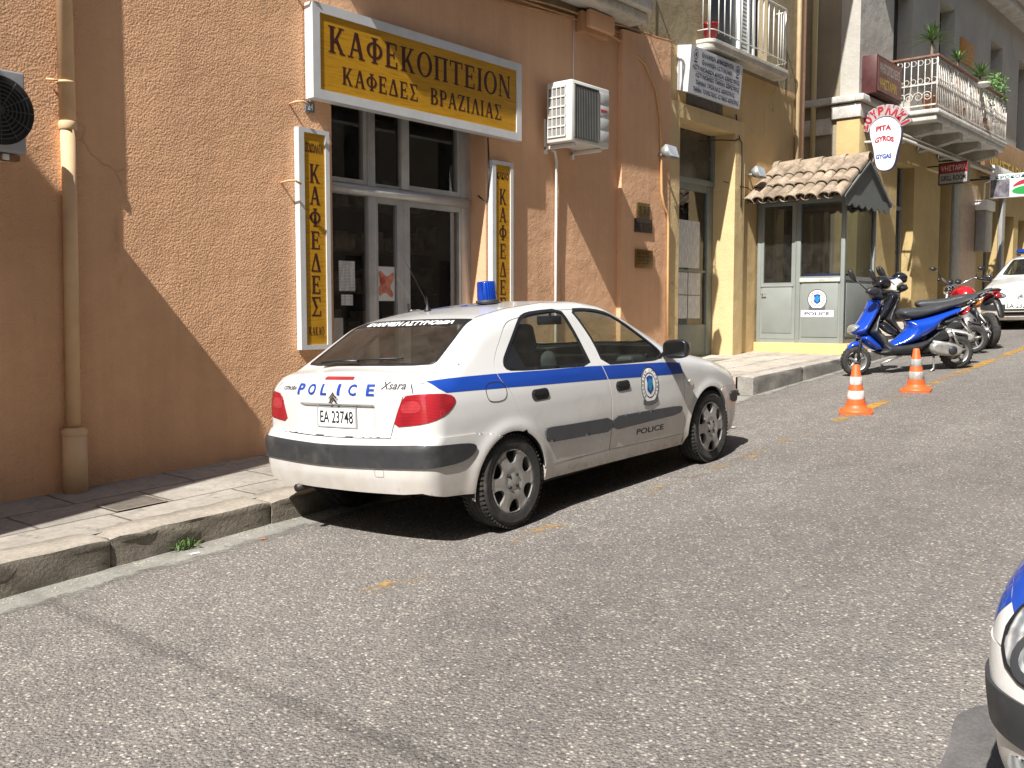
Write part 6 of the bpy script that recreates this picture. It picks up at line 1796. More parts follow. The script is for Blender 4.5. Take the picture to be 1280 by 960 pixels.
q('roof_cornice', CORN, lambda mb: (mb.box(18.3, 44, 6.6, 7.0, 7.75, 8.0, bev=.04), mb.box(18.3, 44, 6.4, 7.0, 8.0, 8.2, bev=.04)))
q('roof', stonemat('roof_tiles_far', (.36, .18, .10)), lambda mb: mb.box(18.3, 44, 6.8, 15, 10.5, 10.7))
for k, d in enumerate(doors):
    dd = q('shop_door', M('dark_shop_door', (.035, .038, .036), .3, var=.3), lambda mb: mb.box(d[0][0] + .01, d[1][0] - .01, 7.28, 7.34, -.8, d[2][1] - .01))
    q('door_frame', M('grey_shop_frame', (.26, .26, .25), .5, var=.1), lambda mb: (mb.box(d[0][0] + .01, d[0][0] + .08, 7.24, 7.279, -.8, d[2][1] - .01), mb.box(d[1][0] - .08, d[1][0] - .01, 7.24, 7.279, -.8, d[2][1] - .01), mb.box(d[0][0] + .08, d[1][0] - .08, 7.24, 7.279, 2.2, 2.28)), dd)
q('door_post', M('grey_shop_post', (.24, .24, .23), .5), lambda mb: mb.box(24.45, 25.02, 6.94, 6.999, -.7, 3.3, bev=.01))
q('door_post', M('grey_shop_post', (.24, .24, .23), .5), lambda mb: mb.box(28.66, 28.95, 6.90, 6.999, -.7, 3.1, bev=.01))
q('shop_panel', M('pinkish_panel', (.42, .30, .22), .5, var=.15), lambda mb: mb.box(25.1, 26.5, 6.97, 6.998, -.5, 3.1))
q('balcony_slab', CORN, lambda mb: (mb.box(20.02, 25.22, 6.02, 6.86, 3.86, 3.95, bev=.02), mb.box(20.07, 25.17, 6.07, 6.86, 3.74, 3.862, bev=.015)))
for xx in (20.5, 21.9, 23.3, 24.7):
    q('bracket', stonemat('beam_grey', (.42, .39, .34), 2), lambda mb: mb.prism([(6.12, 3.60), (6.12, 3.738), (6.948, 3.738), (6.948, 3.42), (6.6, 3.50)], lambda u, v, w: (xx + w, u, v), -.12, .12))
IRON = M('rusty_white_iron', (.66, .63, .57), .6, var=.12, vs=10, dirt=((.26, .12, .05), 9, .50, .85))
IRONT = M('rusty_top_rail', (.20, .10, .065), .7, var=.3, dirt=((.45, .42, .38), 9, .6, .4))
def rail2(mb):
    y, x0, x1, z0, z1 = 6.07, 20.05, 25.2, 4.0, 4.93
    for zz in (z0 + .02, z0 + .42):
        mb.box(x0, x1, y - .012, y + .012, zz, zz + .025); mb.box(x0 - .012, x0 + .012, y, 6.98, zz, zz + .025); mb.box(x1 - .012, x1 + .012, y, 6.98, zz, zz + .025)
    k = 0; x = x0
    while x <= x1 + .001:
        mb.tube([(x, y, z0 - .05), (x, y, z1)], .009 if k % 9 else .016, 6); x += .1144; k += 1
    for x in (x0, x1):
        yy = y + .1
        while yy < 6.97:
            mb.tube([(x, yy, z0 - .04), (x, yy, z1)], .009, 6); yy += .13
    # ring ornaments between the bars
    def ringx(cx, cy, cz, ax):
        pts = [(cx + (.05 * math.cos(a) if ax else 0), cy + (0 if ax else .05 * math.cos(a)), cz + .05 * math.sin(a)) for a in np.linspace(0, 2 * math.pi, 13)]
        mb.tube(pts, .006, 5, caps=False)
    x = x0 + .057
    while x < x1: ringx(x, y, z0 + .50, True); ringx(x, y, z1 - .08, True); x += .1144
    yy = y + .06
    while yy < 6.95: ringx(x0, yy, z0 + .50, False); ringx(x0, yy, z1 - .08, False); yy += .13
    for cy in (6.25, 6.42, 6.60, 6.75):
        pts = [(x0, cy + .10 * math.cos(a) * (1 - a / 12), z0 + .20 + .10 * math.sin(a) * (1 - a / 12)) for a in np.linspace(0, 9, 24)]
        mb.tube(pts, .008, 5)
rl2 = q('railing', IRON, rail2)
q('top_rail', IRONT, lambda mb: (mb.box(20.02, 25.23, 6.035, 6.105, 4.93, 4.975, bev=.008), mb.box(20.015, 20.085, 6.105, 7.0, 4.93, 4.975, bev=.008), mb.box(25.165, 25.235, 6.105, 7.0, 4.93, 4.975)), rl2)
mb = MB(); mb.tube([(18.42, 7.84, 10), (18.42, 7.84, -.5)], .05, 10); tag(mb.build('downpipe', PALEY), 'pale downpipe on the shaded side wall in the alley beyond the kiosk', 'pipe')

def leafy(mb, c, n, L, w, droop, seed, spread=1.0, seg=4):
    r_ = random.Random(seed)
    for k in range(n):
        a = r_.uniform(0, 6.28); el = r_.uniform(.15, 1.35) * spread
        d = Vector((math.cos(a) * math.cos(el), math.sin(a) * math.cos(el), math.sin(el)))
        ll = L * r_.uniform(.7, 1.1)
        side = d.cross(Vector((0, 0, 1)));
        side = side.normalized() if side.length > .01 else Vector((1, 0, 0))
        rows = []
        for i in range(seg + 1):
            t = i / seg; p = Vector(c) + d * ll * t + Vector((0, 0, -droop * t * t * ll))
            ww = w * (1 - t) ** .6 * (.6 + .8 * min(t * 3, 1) * .5)
            rows.append([p - side * ww, p + Vector((0, 0, -.15 * ww)), p + side * ww])
        mb.sheet(rows, 0, False)
LEAF = M('leaf_green', (.12, .21, .06), .5, var=.45, vs=14)
LEAF2 = M('bush_green', (.10, .20, .045), .5, var=.45, vs=14)
POT = M('clay_pot', (.36, .16, .085), .8, var=.15)
WPOT = M('white_pot', (.65, .63, .58), .6)
def pot(t, x, y, z, r, h, mt):
    mb = MB(); mb.lathe([(0, 0), (r * .72, 0), (r, h), (r * 1.08, h), (r * 1.08, h + .03), (r * .95, h + .03), (r * .9, h - .02), (0, h - .02)], 18, 0, Matrix.Translation((x, y, z))); mb.build('pot', mt, t)
GP = 'plants on the iron balcony'
def yucca(x, y, z0, ztop, n, L, label, seed, mt=POT, w=.022):
    t = thing('potted_plant', label, 'plant', (x, y, z0), GP)
    pot(t, x, y, z0, .16, .26, mt)
    mb = MB(); mb.tube([(x, y, z0 + .2), (x + .03, y, (z0 + ztop) / 2), (x, y, ztop)], [.035, .028, .025], 8); mb.build('trunk', M('yucca_trunk', (.16, .12, .08), .9, var=.3), t)
    mb = MB(); leafy(mb, (x, y, ztop), n, L, w, .35, seed); mb.build('leaves', LEAF, t, fix=False)
yucca(20.42, 6.30, 3.96, 5.32, 90, .60, 'tall yucca with a spiky rosette at the near end of the iron balcony', 1)
yucca(21.88, 6.22, 3.96, 5.22, 60, .42, 'smaller spiky plant near the middle of the iron balcony', 2)
yucca(23.43, 6.20, 3.96, 5.16, 80, .56, 'drooping spiky plant above the hanging white pot on the iron balcony', 3)
t = thing('potted_plant', 'dense bushy green plant at the far end of the iron balcony', 'plant', (24.75, 6.45, 3.96), GP)
pot(t, 24.75, 6.45, 3.96, .2, .32, POT)
mb = MB(); r_ = random.Random(9)
for k in range(420):
    a = r_.uniform(0, 6.28); rr = r_.random() ** .5 * .40; c = Vector((24.85 + rr * math.cos(a) * 1.3, 6.25 + rr * math.sin(a) * .6, 5.1 + r_.uniform(-.5, .48) * (1 - rr)))
    d = Vector((r_.uniform(-1, 1), r_.uniform(-1, 1), r_.uniform(-.2, 1))).normalized(); s_ = d.orthogonal().normalized()
    l_ = r_.uniform(.07, .13); mb.add([c, c + d * l_ * .5 + s_ * .022, c + d * l_, c + d * l_ * .5 - s_ * .022], [(0, 1, 2, 3)])
mb.build('leaves', LEAF2, t, fix=False)
mb = MB(); mb.lathe([(.0, 0), (.13, 0), (.17, .05), (.17, .07), (.0, .06)], 16, 0, Matrix.Translation((22.9, 6.0, 4.84))); tag(mb.build('hanging_pot', WPOT), 'shallow white pot hooked outside the iron railing', 'pot')
mb = MB(); mb.box(24.72, 25.78, 6.96, 6.998, 5.90, 6.43, bev=.004); pn = tag(mb.build('orange_panel', M('orange_sign', (.50, .20, .03), .6, var=.15)), 'orange advertising panel on the wall behind the balcony plants', 'sign')
# box sign by the balcony
bs = thing('box_sign', 'brown box sign with worn lettering beside the iron balcony', 'sign', (19.3, 6.9, 4.1))
MAR = M('maroon_sign', (.075, .022, .022), .5, var=.2, vs=5)
MB().box(18.62, 19.98, 6.72, 6.998, 4.10, 4.80, bev=.008).build('case', MAR, bs)
MB().box(18.68, 19.94, 6.712, 6.722, 4.15, 4.76).build('face', M('maroon_face', (.16, .065, .05), .45, var=.25, vs=6), bs)
mb = MB(); put_text(mb, 'ΨΗΤΟΠΩΛΕΙΟ', 18.76, 19.84, 4.50, 4.68, lambda u, v: (u, 6.7105, v), .02); mb.build('lettering', M('pale_sign_letter', (.45, .40, .38), .5), bs, fix=False)
mb = MB(); put_text(mb, 'ΨΗΣΤΑΡΙΑ', 18.76, 19.70, 4.22, 4.40, lambda u, v: (u, 6.7105, v), .02); mb.build('lettering', M('yellow_sign_letter', (.55, .38, .04), .5), bs, fix=False)
bs = thing('box_sign', 'long brown sign with yellow lettering on the far wall beyond the iron balcony', 'sign', (30, 6.9, 3.6))
MB().box(26.4, 33.5, 6.80, 6.94, 3.50, 4.45, bev=.008).build('case', M('ochre_brown_sign', (.22, .115, .05), .5, var=.2, vs=5), bs)
mb = MB(); put_text(mb, 'ΨΗΣΤΑΡΙΑ ΓΥΡΟΣ', 26.8, 33, 3.60, 3.95, lambda u, v: (u, 6.79, v), .02); mb.build('lettering', M('yellow_sign_letter', (.55, .38, .04)), bs, fix=False)
# foot shaped sign
fs = thing('hanging_sign', 'white foot shaped gyros sign under red arched letters, hanging above the kiosk roof', 'sign', (18.7, 6.6, 2.66))
foot = smooth_poly([(6.60, 3.665), (6.76, 3.62), (6.855, 3.48), (6.84, 3.30), (6.77, 3.08), (6.735, 2.82), (6.69, 2.70), (6.57, 2.655), (6.44, 2.68), (6.375, 2.78), (6.345, 2.98), (6.27, 3.24), (6.28, 3.46), (6.38, 3.60)], 2)
mb = MB(); plate(mb, [(foot, [])], YZ(18.7), .10, 0); mb.build('light_box', M('white_sign_face', (.74, .75, .78), .35, var=.04), fs)
mb = MB(); V, T = fill([(inset(foot, -.008), [inset(foot, .004)])]); plate(mb, [(inset(foot, -.010), [inset(foot, .002)])], YZ(18.7), .098, .004); mb.build('rim', M('navy_rim', (.03, .03, .12), .4), fs)
onf = lambda u, v: (18.698, u, v)
REDL = M('red_letter', (.36, .02, .035), .45, var=.1)
def rise(u, v, k): return (18.698, u, v - k * (u - 6.58) ** 2)
mb = MB(); put_text(mb, 'PITA', 6.735, 6.45, 3.395, 3.495, lambda u, v: rise(u, v, .6), .06); mb.build('lettering', REDL, fs, fix=False); mb = MB(); put_text(mb, 'GYROS', 6.75, 6.40, 3.20, 3.30, lambda u, v: rise(u, v, 1.4), .06); mb.build('lettering', REDL, fs, fix=False)
mb = MB(); put_text(mb, 'GYGAS', 6.725, 6.435, 2.875, 2.965, onf, .05); mb.build('small_lettering', BLUEPT, fs, fix=False)
word = 'ΣΟΥΒΛΑΚΙ'
for k, ch_ in enumerate(word):
    a = R(160 - 140 * k / (len(word) - 1)); cy, cz = 6.575 + .40 * math.cos(a) , 3.36 + .40 * math.sin(a)
    kw = .35 if ch_ == 'Ι' else 1.0
    V, Fc = text2d(ch_, -.5 * kw, .5 * kw, -.5, .5, .06)
    b_ = a - R(90)
    mb = MB()
    pts = [(cy - (-1) * 0 + (u * .115 * math.cos(b_) - v * .17 * math.sin(b_)) , cz + (u * .115 * math.sin(b_) + v * .17 * math.cos(b_))) for u, v in V]
    pts = [(2 * 6.575 - p, s_) for p, s_ in pts]
    mb.add([(18.70 - .02, p, s_) for p, s_ in pts], Fc); mb.build('arched_letter', REDL, fs, fix=False)
    hull = rrect(-.62 * max(kw, .5), .62 * max(kw, .5), -.62, .62, .15)
    hp = [(2 * 6.575 - (cy + (u * .118 * math.cos(b_) - v * .172 * math.sin(b_))), cz + (u * .118 * math.sin(b_) + v * .172 * math.cos(b_))) for u, v in hull]
    mb = MB(); plate(mb, [(hp, [])], YZ(18.70), .06 + .002 * k, -.012 - .0005 * k); mb.build('letter_backing', M('pale_sign_letter_back', (.40, .33, .33), .5), fs)
mb = MB(); mb.tube([(18.75, 7.0, 3.23), (18.75, 6.8, 3.22)], .022, 8); mb.tube([(18.75, 7.0, 3.5), (18.75, 6.9, 3.62), (18.75, 6.7, 3.60)], .008, 6); mb.build('arm', WHITEPL, fs)
# grill sign
gs = thing('hanging_sign', 'dark red and black grill room sign hanging under the iron balcony', 'sign', (22.6, 6.42, 2.8))
mg = lambda u, v, w: (22.6 + w + (6.74 - u) * -.22, u, v)
mb = MB(); plate(mb, [(rect(6.10, 6.76, 2.78, 3.25), [])], mg, .10, 0); mb.build('case', M('dark_sign_frame', (.05, .035, .03), .5), gs)
mb = MB(); plate(mb, [(rect(6.13, 6.73, 3.03, 3.22), [])], mg, -.001, -.006); mb.build('red_face', M('sign_red_face', (.30, .03, .035), .4), gs)
mb = MB(); plate(mb, [(rect(6.13, 6.73, 2.81, 3.02), [])], mg, -.001, -.006); mb.build('pale_face', M('sign_pale_face', (.33, .33, .31), .4), gs)
mb = MB(); put_text(mb, 'ΨΗΣΤΑΡΙΑ', 6.70, 6.16, 3.07, 3.18, lambda u, v: mg(u, v, -.0075), .01); mb.build('lettering', M('pale_pink_letter', (.62, .48, .48), .5), gs, fix=False)
mb = MB(); put_text(mb, 'GRILL ROOM', 6.70, 6.16, 2.86, 2.97, lambda u, v: mg(u, v, -.0075), .03); mb.build('lettering', BLACKPT, gs, fix=False)
mb = MB(); mb.tube([(22.62, 7.0, 3.2), (22.62, 6.7, 3.2)], .015, 6); mb.build('arm', TRIM, gs)
# green white red sign
es = thing('hanging_sign', 'white shop sign with red and green swirl beside a grey photo, at the right edge', 'sign', (25, 5.9, 2.68))
MB().box(25.0, 25.14, 5.0, 6.32, 2.68, 3.22, bev=.006).build('case', M('white_sign_face2', (.72, .73, .73), .35), es)
MB().box(24.994, 25.0, 5.89, 6.30, 2.70, 3.10).build('photo_half', M('grey_photo', (.14, .13, .15), .4, var=.7, vs=9), es)
one = lambda d: (lambda u, v: (24.996 - d, u, v))
mb = MB(); V, T = fill([(smooth_poly([(5.86, 2.90), (5.70, 3.05), (5.45, 3.09), (5.2, 3.04), (5.2, 2.96), (5.45, 3.0), (5.68, 2.95)], 2), [])]); mb.add([one(.002)(u, v) for u, v in V], [tuple(t_) for t_ in T]); mb.build('red_swirl', REDL, es, fix=False)
mb = MB(); V, T = fill([(smooth_poly([(5.86, 2.84), (5.66, 2.92), (5.40, 2.95), (5.15, 2.92), (5.15, 2.76), (5.45, 2.73), (5.78, 2.75)], 2), [])]); mb.add([one(.002)(u, v) for u, v in V], [tuple(t_) for t_ in T]); mb.build('green_swirl', M('green_sign', (.02, .28, .06), .4), es, fix=False)
mb = MB(); put_text(mb, 'ΚΡΟΚΟΔΕΙΛΟΣ', 6.20, 5.1, 3.115, 3.19, one(.003), .02); mb.build('lettering', M('teal_letter', (.02, .14, .13), .5), es, fix=False)
mb = MB(); mb.tube([(25.07, 7.0, 3.15), (25.07, 6.3, 3.15)], .02, 6); mb.build('arm', TRIM, es)
# awning arms and white board
aw = thing('awning_frame', 'folded awning rails running along the far shops under the iron balcony', 'awning', (23, 6.5, 3.4))
mb = MB(); mb.tube([(19.6, 6.55, 3.36), (27.2, 6.55, 3.40)], .035, 8); mb.build('front_rail', M('awning_grey', (.42, .40, .36), .5), aw)
mb = MB(); mb.tube([(19.6, 6.62, 3.48), (27.2, 6.62, 3.52)], .03, 8); mb.build('roll', M('awning_roll', (.30, .27, .22), .8), aw)
for xx in (20.0, 23.4, 26.8):
    mb = MB(); mb.tube([(xx, 7.0, 3.42), (xx, 6.55, 3.40)], .018, 6); mb.build('arm', TRIM, aw)
mb = MB(); mb.box(26.2, 28.6, 6.5, 6.6, 3.34, 3.62, bev=.01); tag(mb.build('white_board', WHITEPL), 'blank white board above the swirl sign on the far shop front', 'board')
# meter box on post
mx = thing('meter_box', 'grey metal box with a white ribbed cap on the far shop wall', 'box', (26.7, 6.8, 1.5))
MB().box(26.35, 26.95, 6.72, 6.96, 1.55, 2.55, bev=.01).build('case', M('meter_grey', (.30, .30, .29), .5, .2), mx)
mb = MB(); mb.box(26.28, 27.0, 6.68, 6.97, 2.56, 2.80, bev=.02); [mb.box(26.3 + .12 * k, 26.36 + .12 * k, 6.665, 6.682, 2.56, 2.80) for k in range(6)]; mb.build('cap', WHITEPL, mx)
mb = MB(); mb.tube([(26.65, 6.85, 2.8), (26.65, 6.85, 3.25), (26.5, 6.6, 3.3)], .02, 6); mb.build('pole', WHITEPL, mx)
# street beyond and the other side
hs = thing('far_house', 'cream house closing the street far beyond the iron balcony', 'building', (46, 5, 1))
bpart('wall', PALEY, lambda mb: plate(mb, [(rect(-2, 16, -1, 14), [rect(a, a + 1, b_, b_ + 1.8) for a in (0, 3, 6, 9, 12) for b_ in (3.2, 7, 10.4)])], YZ(46), .5, 0), hs)
bpart('window', M('dark_window', (.018, .018, .018)), lambda mb: mb.box(46.3, 46.4, -1.5, 15.5, 2, 13), hs)
op = thing('opposite_building', 'cream house row across the street, behind the viewpoint', 'building', (5, -3.6, -1.5))
ow = [rect(a, a + 1.1, b_, b_ + 2.0) for a in np.arange(-26, 40, 3.2) for b_ in (-.6, 3.2, 7.0)]
bpart('wall', stucco('opposite_cream', (.36, .30, .21), .001, 50), lambda mb: plate(mb, [(rect(-28, 42, -4, 12.5), ow)], XZ, -4.1, -3.7), op)
bpart('window', M('dark_window', (.018, .018, .018)), lambda mb: mb.box(-27.9, 41.9, -4.0, -3.9, -1.0, 9.6), op)
nb = thing('neighbouring_house', 'ochre house jutting out left of the orange wall, out of frame and casting its shadow', 'building', (-2, 6.5, -2))
bpart('wall', OCHRE, lambda mb: mb.box(-9, -1.0, 5.40, 9, -3, 5.87), nb)
bpart('eave', CORN, lambda mb: mb.box(-9, -.97, 5.37, 9, 5.87, 5.94), nb)
mb = MB(); mb.tube([(-3.9, y, 6.0 - .25 * math.sin(math.pi * (y + 3.7) / 10.7)) for y in np.linspace(-3.7, 7.0, 24)], .009, 6); tag(mb.build('overhead_cable', TRIM), 'black overhead cable crossing the street behind the viewpoint', 'cable')
# ---------------------------------------------------------------- scooters and motorcycle
def pillow(mb, poly, half, edge=.06, yc=0.0, mi=0, sp=.017, rim=.30):
    """rounded body panel: side outline (x,z) inflated to both sides"""
    V, T = fill([(poly, [])], sp)
    B = np.array(resample(poly, sp * .25))
    d = np.sqrt(((V[:, None] - B[None]) ** 2).sum(2).min(1))
    t = np.clip(d / edge, 0, 1)
    h = half * (rim + (1 - rim) * (1 - (1 - t) ** 2.2))
    n = len(V)
    vs = [(u, yc + k, v) for (u, v), k in zip(V, h)] + [(u, yc - k, v) for (u, v), k in zip(V, h)]
    mb.add(vs, [tuple(t_) for t_ in T] + [tuple(i + n for i in t_[::-1]) for t_ in T] + [(a, a + n, b, b) if False else (a, a + n, b + n, b) for a, b in bedges(T)], mi, True)
    return mb
def S(X, Y):
    X2 = X if X < 700 else 700 + (X - 700) * .88
    return ((560 - X2) / 475., (776 - .037 * X - Y) / 495. * (1.0 if X < 640 else 1 - .05 * min(1, (X - 640) / 200.)))
def SP(l, it=1): return smooth_poly([S(*p) for p in l], it)
def paint(name, col): 
    return M(name, col, .16, var=.05, coat=.8)
TY2 = RUBBER
RIMG = M('cast_rim_grey', (.34, .34, .33), .4, .6, var=.1)
def bike_wheel(par, x, r, w, spokes=5, name='wheel'):
    mt = Matrix.Translation((x, 0, r)) @ Matrix.Rotation(R(90), 4, 'X')
    t = MB(); rr = r - .004
    t.lathe([(r * .66, -w * .42), (r * .78, -w * .5), (r * .90, -w * .46), (rr * .97, -w * .30), (rr, -w * .1), (rr, w * .1), (rr * .97, w * .30), (r * .90, w * .46), (r * .78, w * .5), (r * .66, w * .42)], 40, 0, mt)
    for k in range(26):
        a = 2 * math.pi * k / 26
        for s in (-1, 1):
            bm = bmesh.new(); bmesh.ops.create_cube(bm, size=1)
            for v in bm.verts: v.co = Vector((v.co.x * .003, v.co.y * .026, v.co.z * w * .34))
            t.bm(bm, 0, False, mt @ Matrix.Rotation(a, 4, 'Z') @ Matrix.Translation((rr * .985, 0, s * w * .2)) @ Matrix.Rotation(s * .5, 4, 'X'))
    wb = t.build('wheel', RUBBER, par, world=False)
    m_ = MB()
    m_.lathe([(r * .67, -w * .4), (r * .62, -w * .34), (r * .60, 0), (r * .62, w * .34), (r * .67, w * .4)], 36, 0, mt)
    m_.lathe([(0, -w * .55), (r * .16, -w * .5), (r * .18, 0), (r * .16, w * .5), (0, w * .55)], 20, 0, mt)
    for k in range(spokes):
        a = 2 * math.pi * k / spokes + .3
        m_.tube([mt @ Vector((r * .12 * math.cos(a), r * .12 * math.sin(a), 0)), mt @ Vector((r * .64 * math.cos(a + .12), r * .64 * math.sin(a + .12), 0))], [.022, .015], 8)
    m_.build('rim', RIMG, wb, world=False)
    d = MB(); d.lathe([(r * .22, w * .40), (r * .46, w * .40), (r * .46, w * .44), (r * .22, w * .44)], 30, 0, mt, closed=True); d.build('brake_disc', STEEL, wb, world=False)
    return wb
def ground_frame(fx, fy, rx, ry, lf, lr, lean=0.0):
    """matrix that puts the front and rear contact points on the road"""
    A = Vector((fx, fy, road_z(fx, fy))); B = Vector((rx, ry, road_z(rx, ry)))
    xa = (A - B).normalized(); up_ = Vector((-.06, .02, 1)); ya = up_.cross(xa).normalized(); za = xa.cross(ya)
    mt = Matrix((xa, ya, za)).transposed().to_4x4(); mt.translation = B + xa * (-lr)
    return mt @ Matrix.Rotation(lean, 4, 'X')
def scooter(mt, label, body, cowl, seat_mat, red=True, cat='scooter', simple=False):
    t = thing('scooter', label, cat, mat=mt, group='two wheelers parked at the kerb')
    bl = lambda nm, mat, fnc, par=t: (lambda mb: (fnc(mb), mb.build(nm, mat, par, world=False))[1])(MB())
    DK = M('scooter_black_plastic', (.022, .023, .026), .45, var=.15, dirt=((.09, .08, .07), 7, .55, .35))
    xf, xr = .842, -.555
    bike_wheel(t, xf, .205, .105); bike_wheel(t, xr, .225, .125)
    bl('front_fender', body, lambda mb: pillow(mb, SP([(100, 600), (118, 562), (160, 535), (195, 545), (215, 590), (245, 640), (232, 640), (205, 600), (160, 575), (125, 590)]), .055, .03))
    bl('fork', DK, lambda mb: [mb.tube([(xf - .0, s * .07, .205), S(178, 560)[:1] + (s * .06,) + S(178, 560)[1:], S(240, 330)[:1] + (s * .04,) + S(240, 330)[1:]], .020, 8) for s in (-1, 1)])
    bl('front_shield', body, lambda mb: pillow(mb, SP([(262, 272), (300, 268), (332, 286), (318, 330), (262, 430), (225, 490), (205, 505), (125, 492), (122, 470), (175, 430), (215, 370), (240, 320)]), .19, .14))
    bl('headlamp', M('scooter_lamp', (.42, .43, .42), .12, .4, var=.3, vs=14, coat=1), lambda mb: pillow(mb, SP([(116, 486), (122, 452), (140, 428), (186, 432), (180, 450), (150, 478)]), .135, .05))
    bl('lower_shield', body, lambda mb: pillow(mb, SP([(168, 505), (225, 490), (255, 510), (335, 590), (300, 612), (240, 585), (195, 545)]), .17, .10))
    bl('leg_shield', DK, lambda mb: pillow(mb, SP([(330, 288), (346, 300), (310, 400), (300, 470), (330, 540), (360, 566), (600, 545), (640, 520), (690, 500), (660, 540), (610, 590), (560, 625), (480, 642), (350, 645), (300, 628), (262, 604), (300, 612), (338, 590), (252, 505), (228, 480), (262, 430), (318, 335)]), .165, .08))
    bl('side_panel', body, lambda mb: pillow(mb, SP([(335, 588), (420, 540), (480, 490), (500, 455), (480, 410), (540, 405), (640, 385), (760, 340), (850, 305), (880, 325), (845, 362), (760, 400), (700, 440), (690, 470), (620, 520), (540, 560), (430, 592)]), .185, .12))
    bl('tail_panel', DK, lambda mb: pillow(mb, SP([(700, 405), (760, 388), (835, 362), (858, 372), (800, 425), (760, 452), (700, 440)]), .15, .08))
    bl('seat', seat_mat, lambda mb: pillow(mb, SP([(438, 372), (445, 345), (480, 332), (640, 328), (720, 290), (850, 268), (985, 222), (1003, 236), (975, 262), (860, 300), (760, 338), (640, 382), (540, 405), (470, 402)]), .14, .05))
    bl('tail_fairing', M('silver_fairing', (.55, .55, .55), .25, .4, coat=.5), lambda mb: pillow(mb, SP([(715, 390), (790, 345), (900, 305), (945, 280), (930, 305), (860, 345), (800, 368)]), .172, .05))
    bl('grab_rail', M('silver_fairing', (.55, .55, .55)), lambda mb: [mb.tube([S(900, 290)[:1] + (s * .10,) + S(900, 290)[1:], S(940, 258)[:1] + (s * .11,) + S(940, 258)[1:], S(990, 262)[:1] + (s * .08,) + S(990, 262)[1:], S(1000, 275)[:1] + (0,) + S(1000, 275)[1:]], .012, 7) for s in (-1, 1)])
    bl('tail_lamp', REDLAMP if red else ORANGELAMP, lambda mb: pillow(mb, SP([(852, 362), (880, 325), (935, 290), (925, 325), (905, 365), (870, 375)]), .16, .05))
    bl('engine', M('engine_alloy', (.46, .45, .43), .38, .6, var=.15, vs=14, dirt=((.12, .1, .08), 8, .55, .6)), lambda mb: (pillow(mb, SP([(632, 560), (700, 552), (780, 562), (852, 585), (858, 620), (820, 652), (740, 655), (650, 640), (618, 610)]), .075, .04, .095),
        mb.tube([S(640, 560)[:1] + (.12,) + S(640, 560)[1:], S(850, 590)[:1] + (.12,) + S(850, 590)[1:]], .03, 8)))
    bl('engine_cover', DK, lambda mb: mb.lathe([(0, .03), (.050, .03), (.060, .015), (.060, 0)], 22, 0, Matrix.Translation((S(766, 612)[0], .165, S(766, 612)[1])) @ Matrix.Rotation(R(-90), 4, 'X')))
    bl('belly', DK, lambda mb: (pillow(mb, SP([(560, 625), (660, 480), (760, 470), (790, 540), (700, 560), (640, 640)]), .10, .05), pillow(mb, SP([(800, 480), (900, 500), (925, 520), (900, 522), (820, 505)]), .06, .03)))
    for s in (-1, 1): bl('shock_absorber', STEEL, lambda mb: mb.tube([S(775, 470)[:1] + (s * .13,) + S(775, 470)[1:], S(830, 600)[:1] + (s * .13,) + S(830, 600)[1:]], .018, 8))
    bl('number_plate', WHITEPT, lambda mb: mb.tube([S(875, 400)[:1] + (0.,) + S(875, 400)[1:], S(945, 500)[:1] + (0.,) + S(945, 500)[1:]], .012, 6) or mb.box(S(950, 0)[0], S(940, 0)[0], -.09, .09, .36, .50))
    bl('handlebar_cover', DK, lambda mb: (pillow(mb, SP([(262, 200), (300, 182), (395, 222), (402, 250), (330, 282), (285, 272), (262, 240)]), .12, .06), [mb.tube([(S(320, 230)[0], s * .08, S(320, 230)[1]), (S(350, 222)[0], s * .24, S(330, 222)[1] + .01), (S(372, 225)[0], s * .36, S(345, 222)[1])], [.03, .02, .019], 9) for s in (-1, 1)],
        [pillow(mb, SP([(178, 212), (200, 185), (262, 188), (270, 230), (230, 242), (190, 228)]), .04, .03, .26)]))
    bl('windscreen', M('smoked_screen', (.012, .012, .013), .08, coat=1), lambda mb: pillow(mb, SP([(272, 178), (300, 128), (345, 112), (392, 135), (402, 170), (380, 205), (320, 195)]), .11, .08))
    for s in (-1, 1):
        bl('mirror', DK, lambda mb: (mb.tube([(S(300, 235)[0], s * .22, S(300, 215)[1]), (S(262, 200)[0], s * .27, S(255, 170)[1]), (S(225, 0)[0], s * .30, S(0, 130)[1])], .008, 6), pillow(mb, SP([(188, 72), (205, 66), (232, 100), (242, 150), (226, 152), (196, 118)]), .045, .03, s * .31)))
    bl('stand', M('bright_steel', (.55, .55, .53), .35, .8), lambda mb: mb.tube([S(660, 650)[:1] + (.06,) + S(660, 650)[1:], S(640, 735)[:1] + (.13,) + S(640, 735)[1:], S(612, 748)[:1] + (.16,) + (.012,)], .014, 7))
    bl('centre_stand', M('bright_steel', (.55, .55, .53), .35, .8), lambda mb: mb.tube([S(440, 640)[:1] + (.10,) + S(440, 640)[1:], S(300, 690)[:1] + (.12,) + S(300, 690)[1:]], .016, 7))
    bl('exhaust', M('exhaust_dark', (.07, .065, .06), .5, .6), lambda mb: mb.tube([(.0, -.12, .2), (-.35, -.17, .22), (-.70, -.18, .27)], [.025, .05, .055], 12))
    if cowl is not None:
        bl('cowl', cowl[0], lambda mb: pillow(mb, SP([(250, 205), (290, 150), (345, 140), (375, 195), (345, 232), (330, 300), (270, 290)]), .13, .08))
        bl('cowl_band', cowl[1], lambda mb: pillow(mb, SP([(262, 165), (290, 150), (345, 140), (370, 170), (350, 180), (300, 190)]), .132, .06))
    return t
BLUEP = paint('blue_scooter_paint', (.008, .055, .42)); DARKP = paint('navy_scooter_paint', (.012, .014, .025)); REDP = paint('red_bike_paint', (.40, .010, .014))
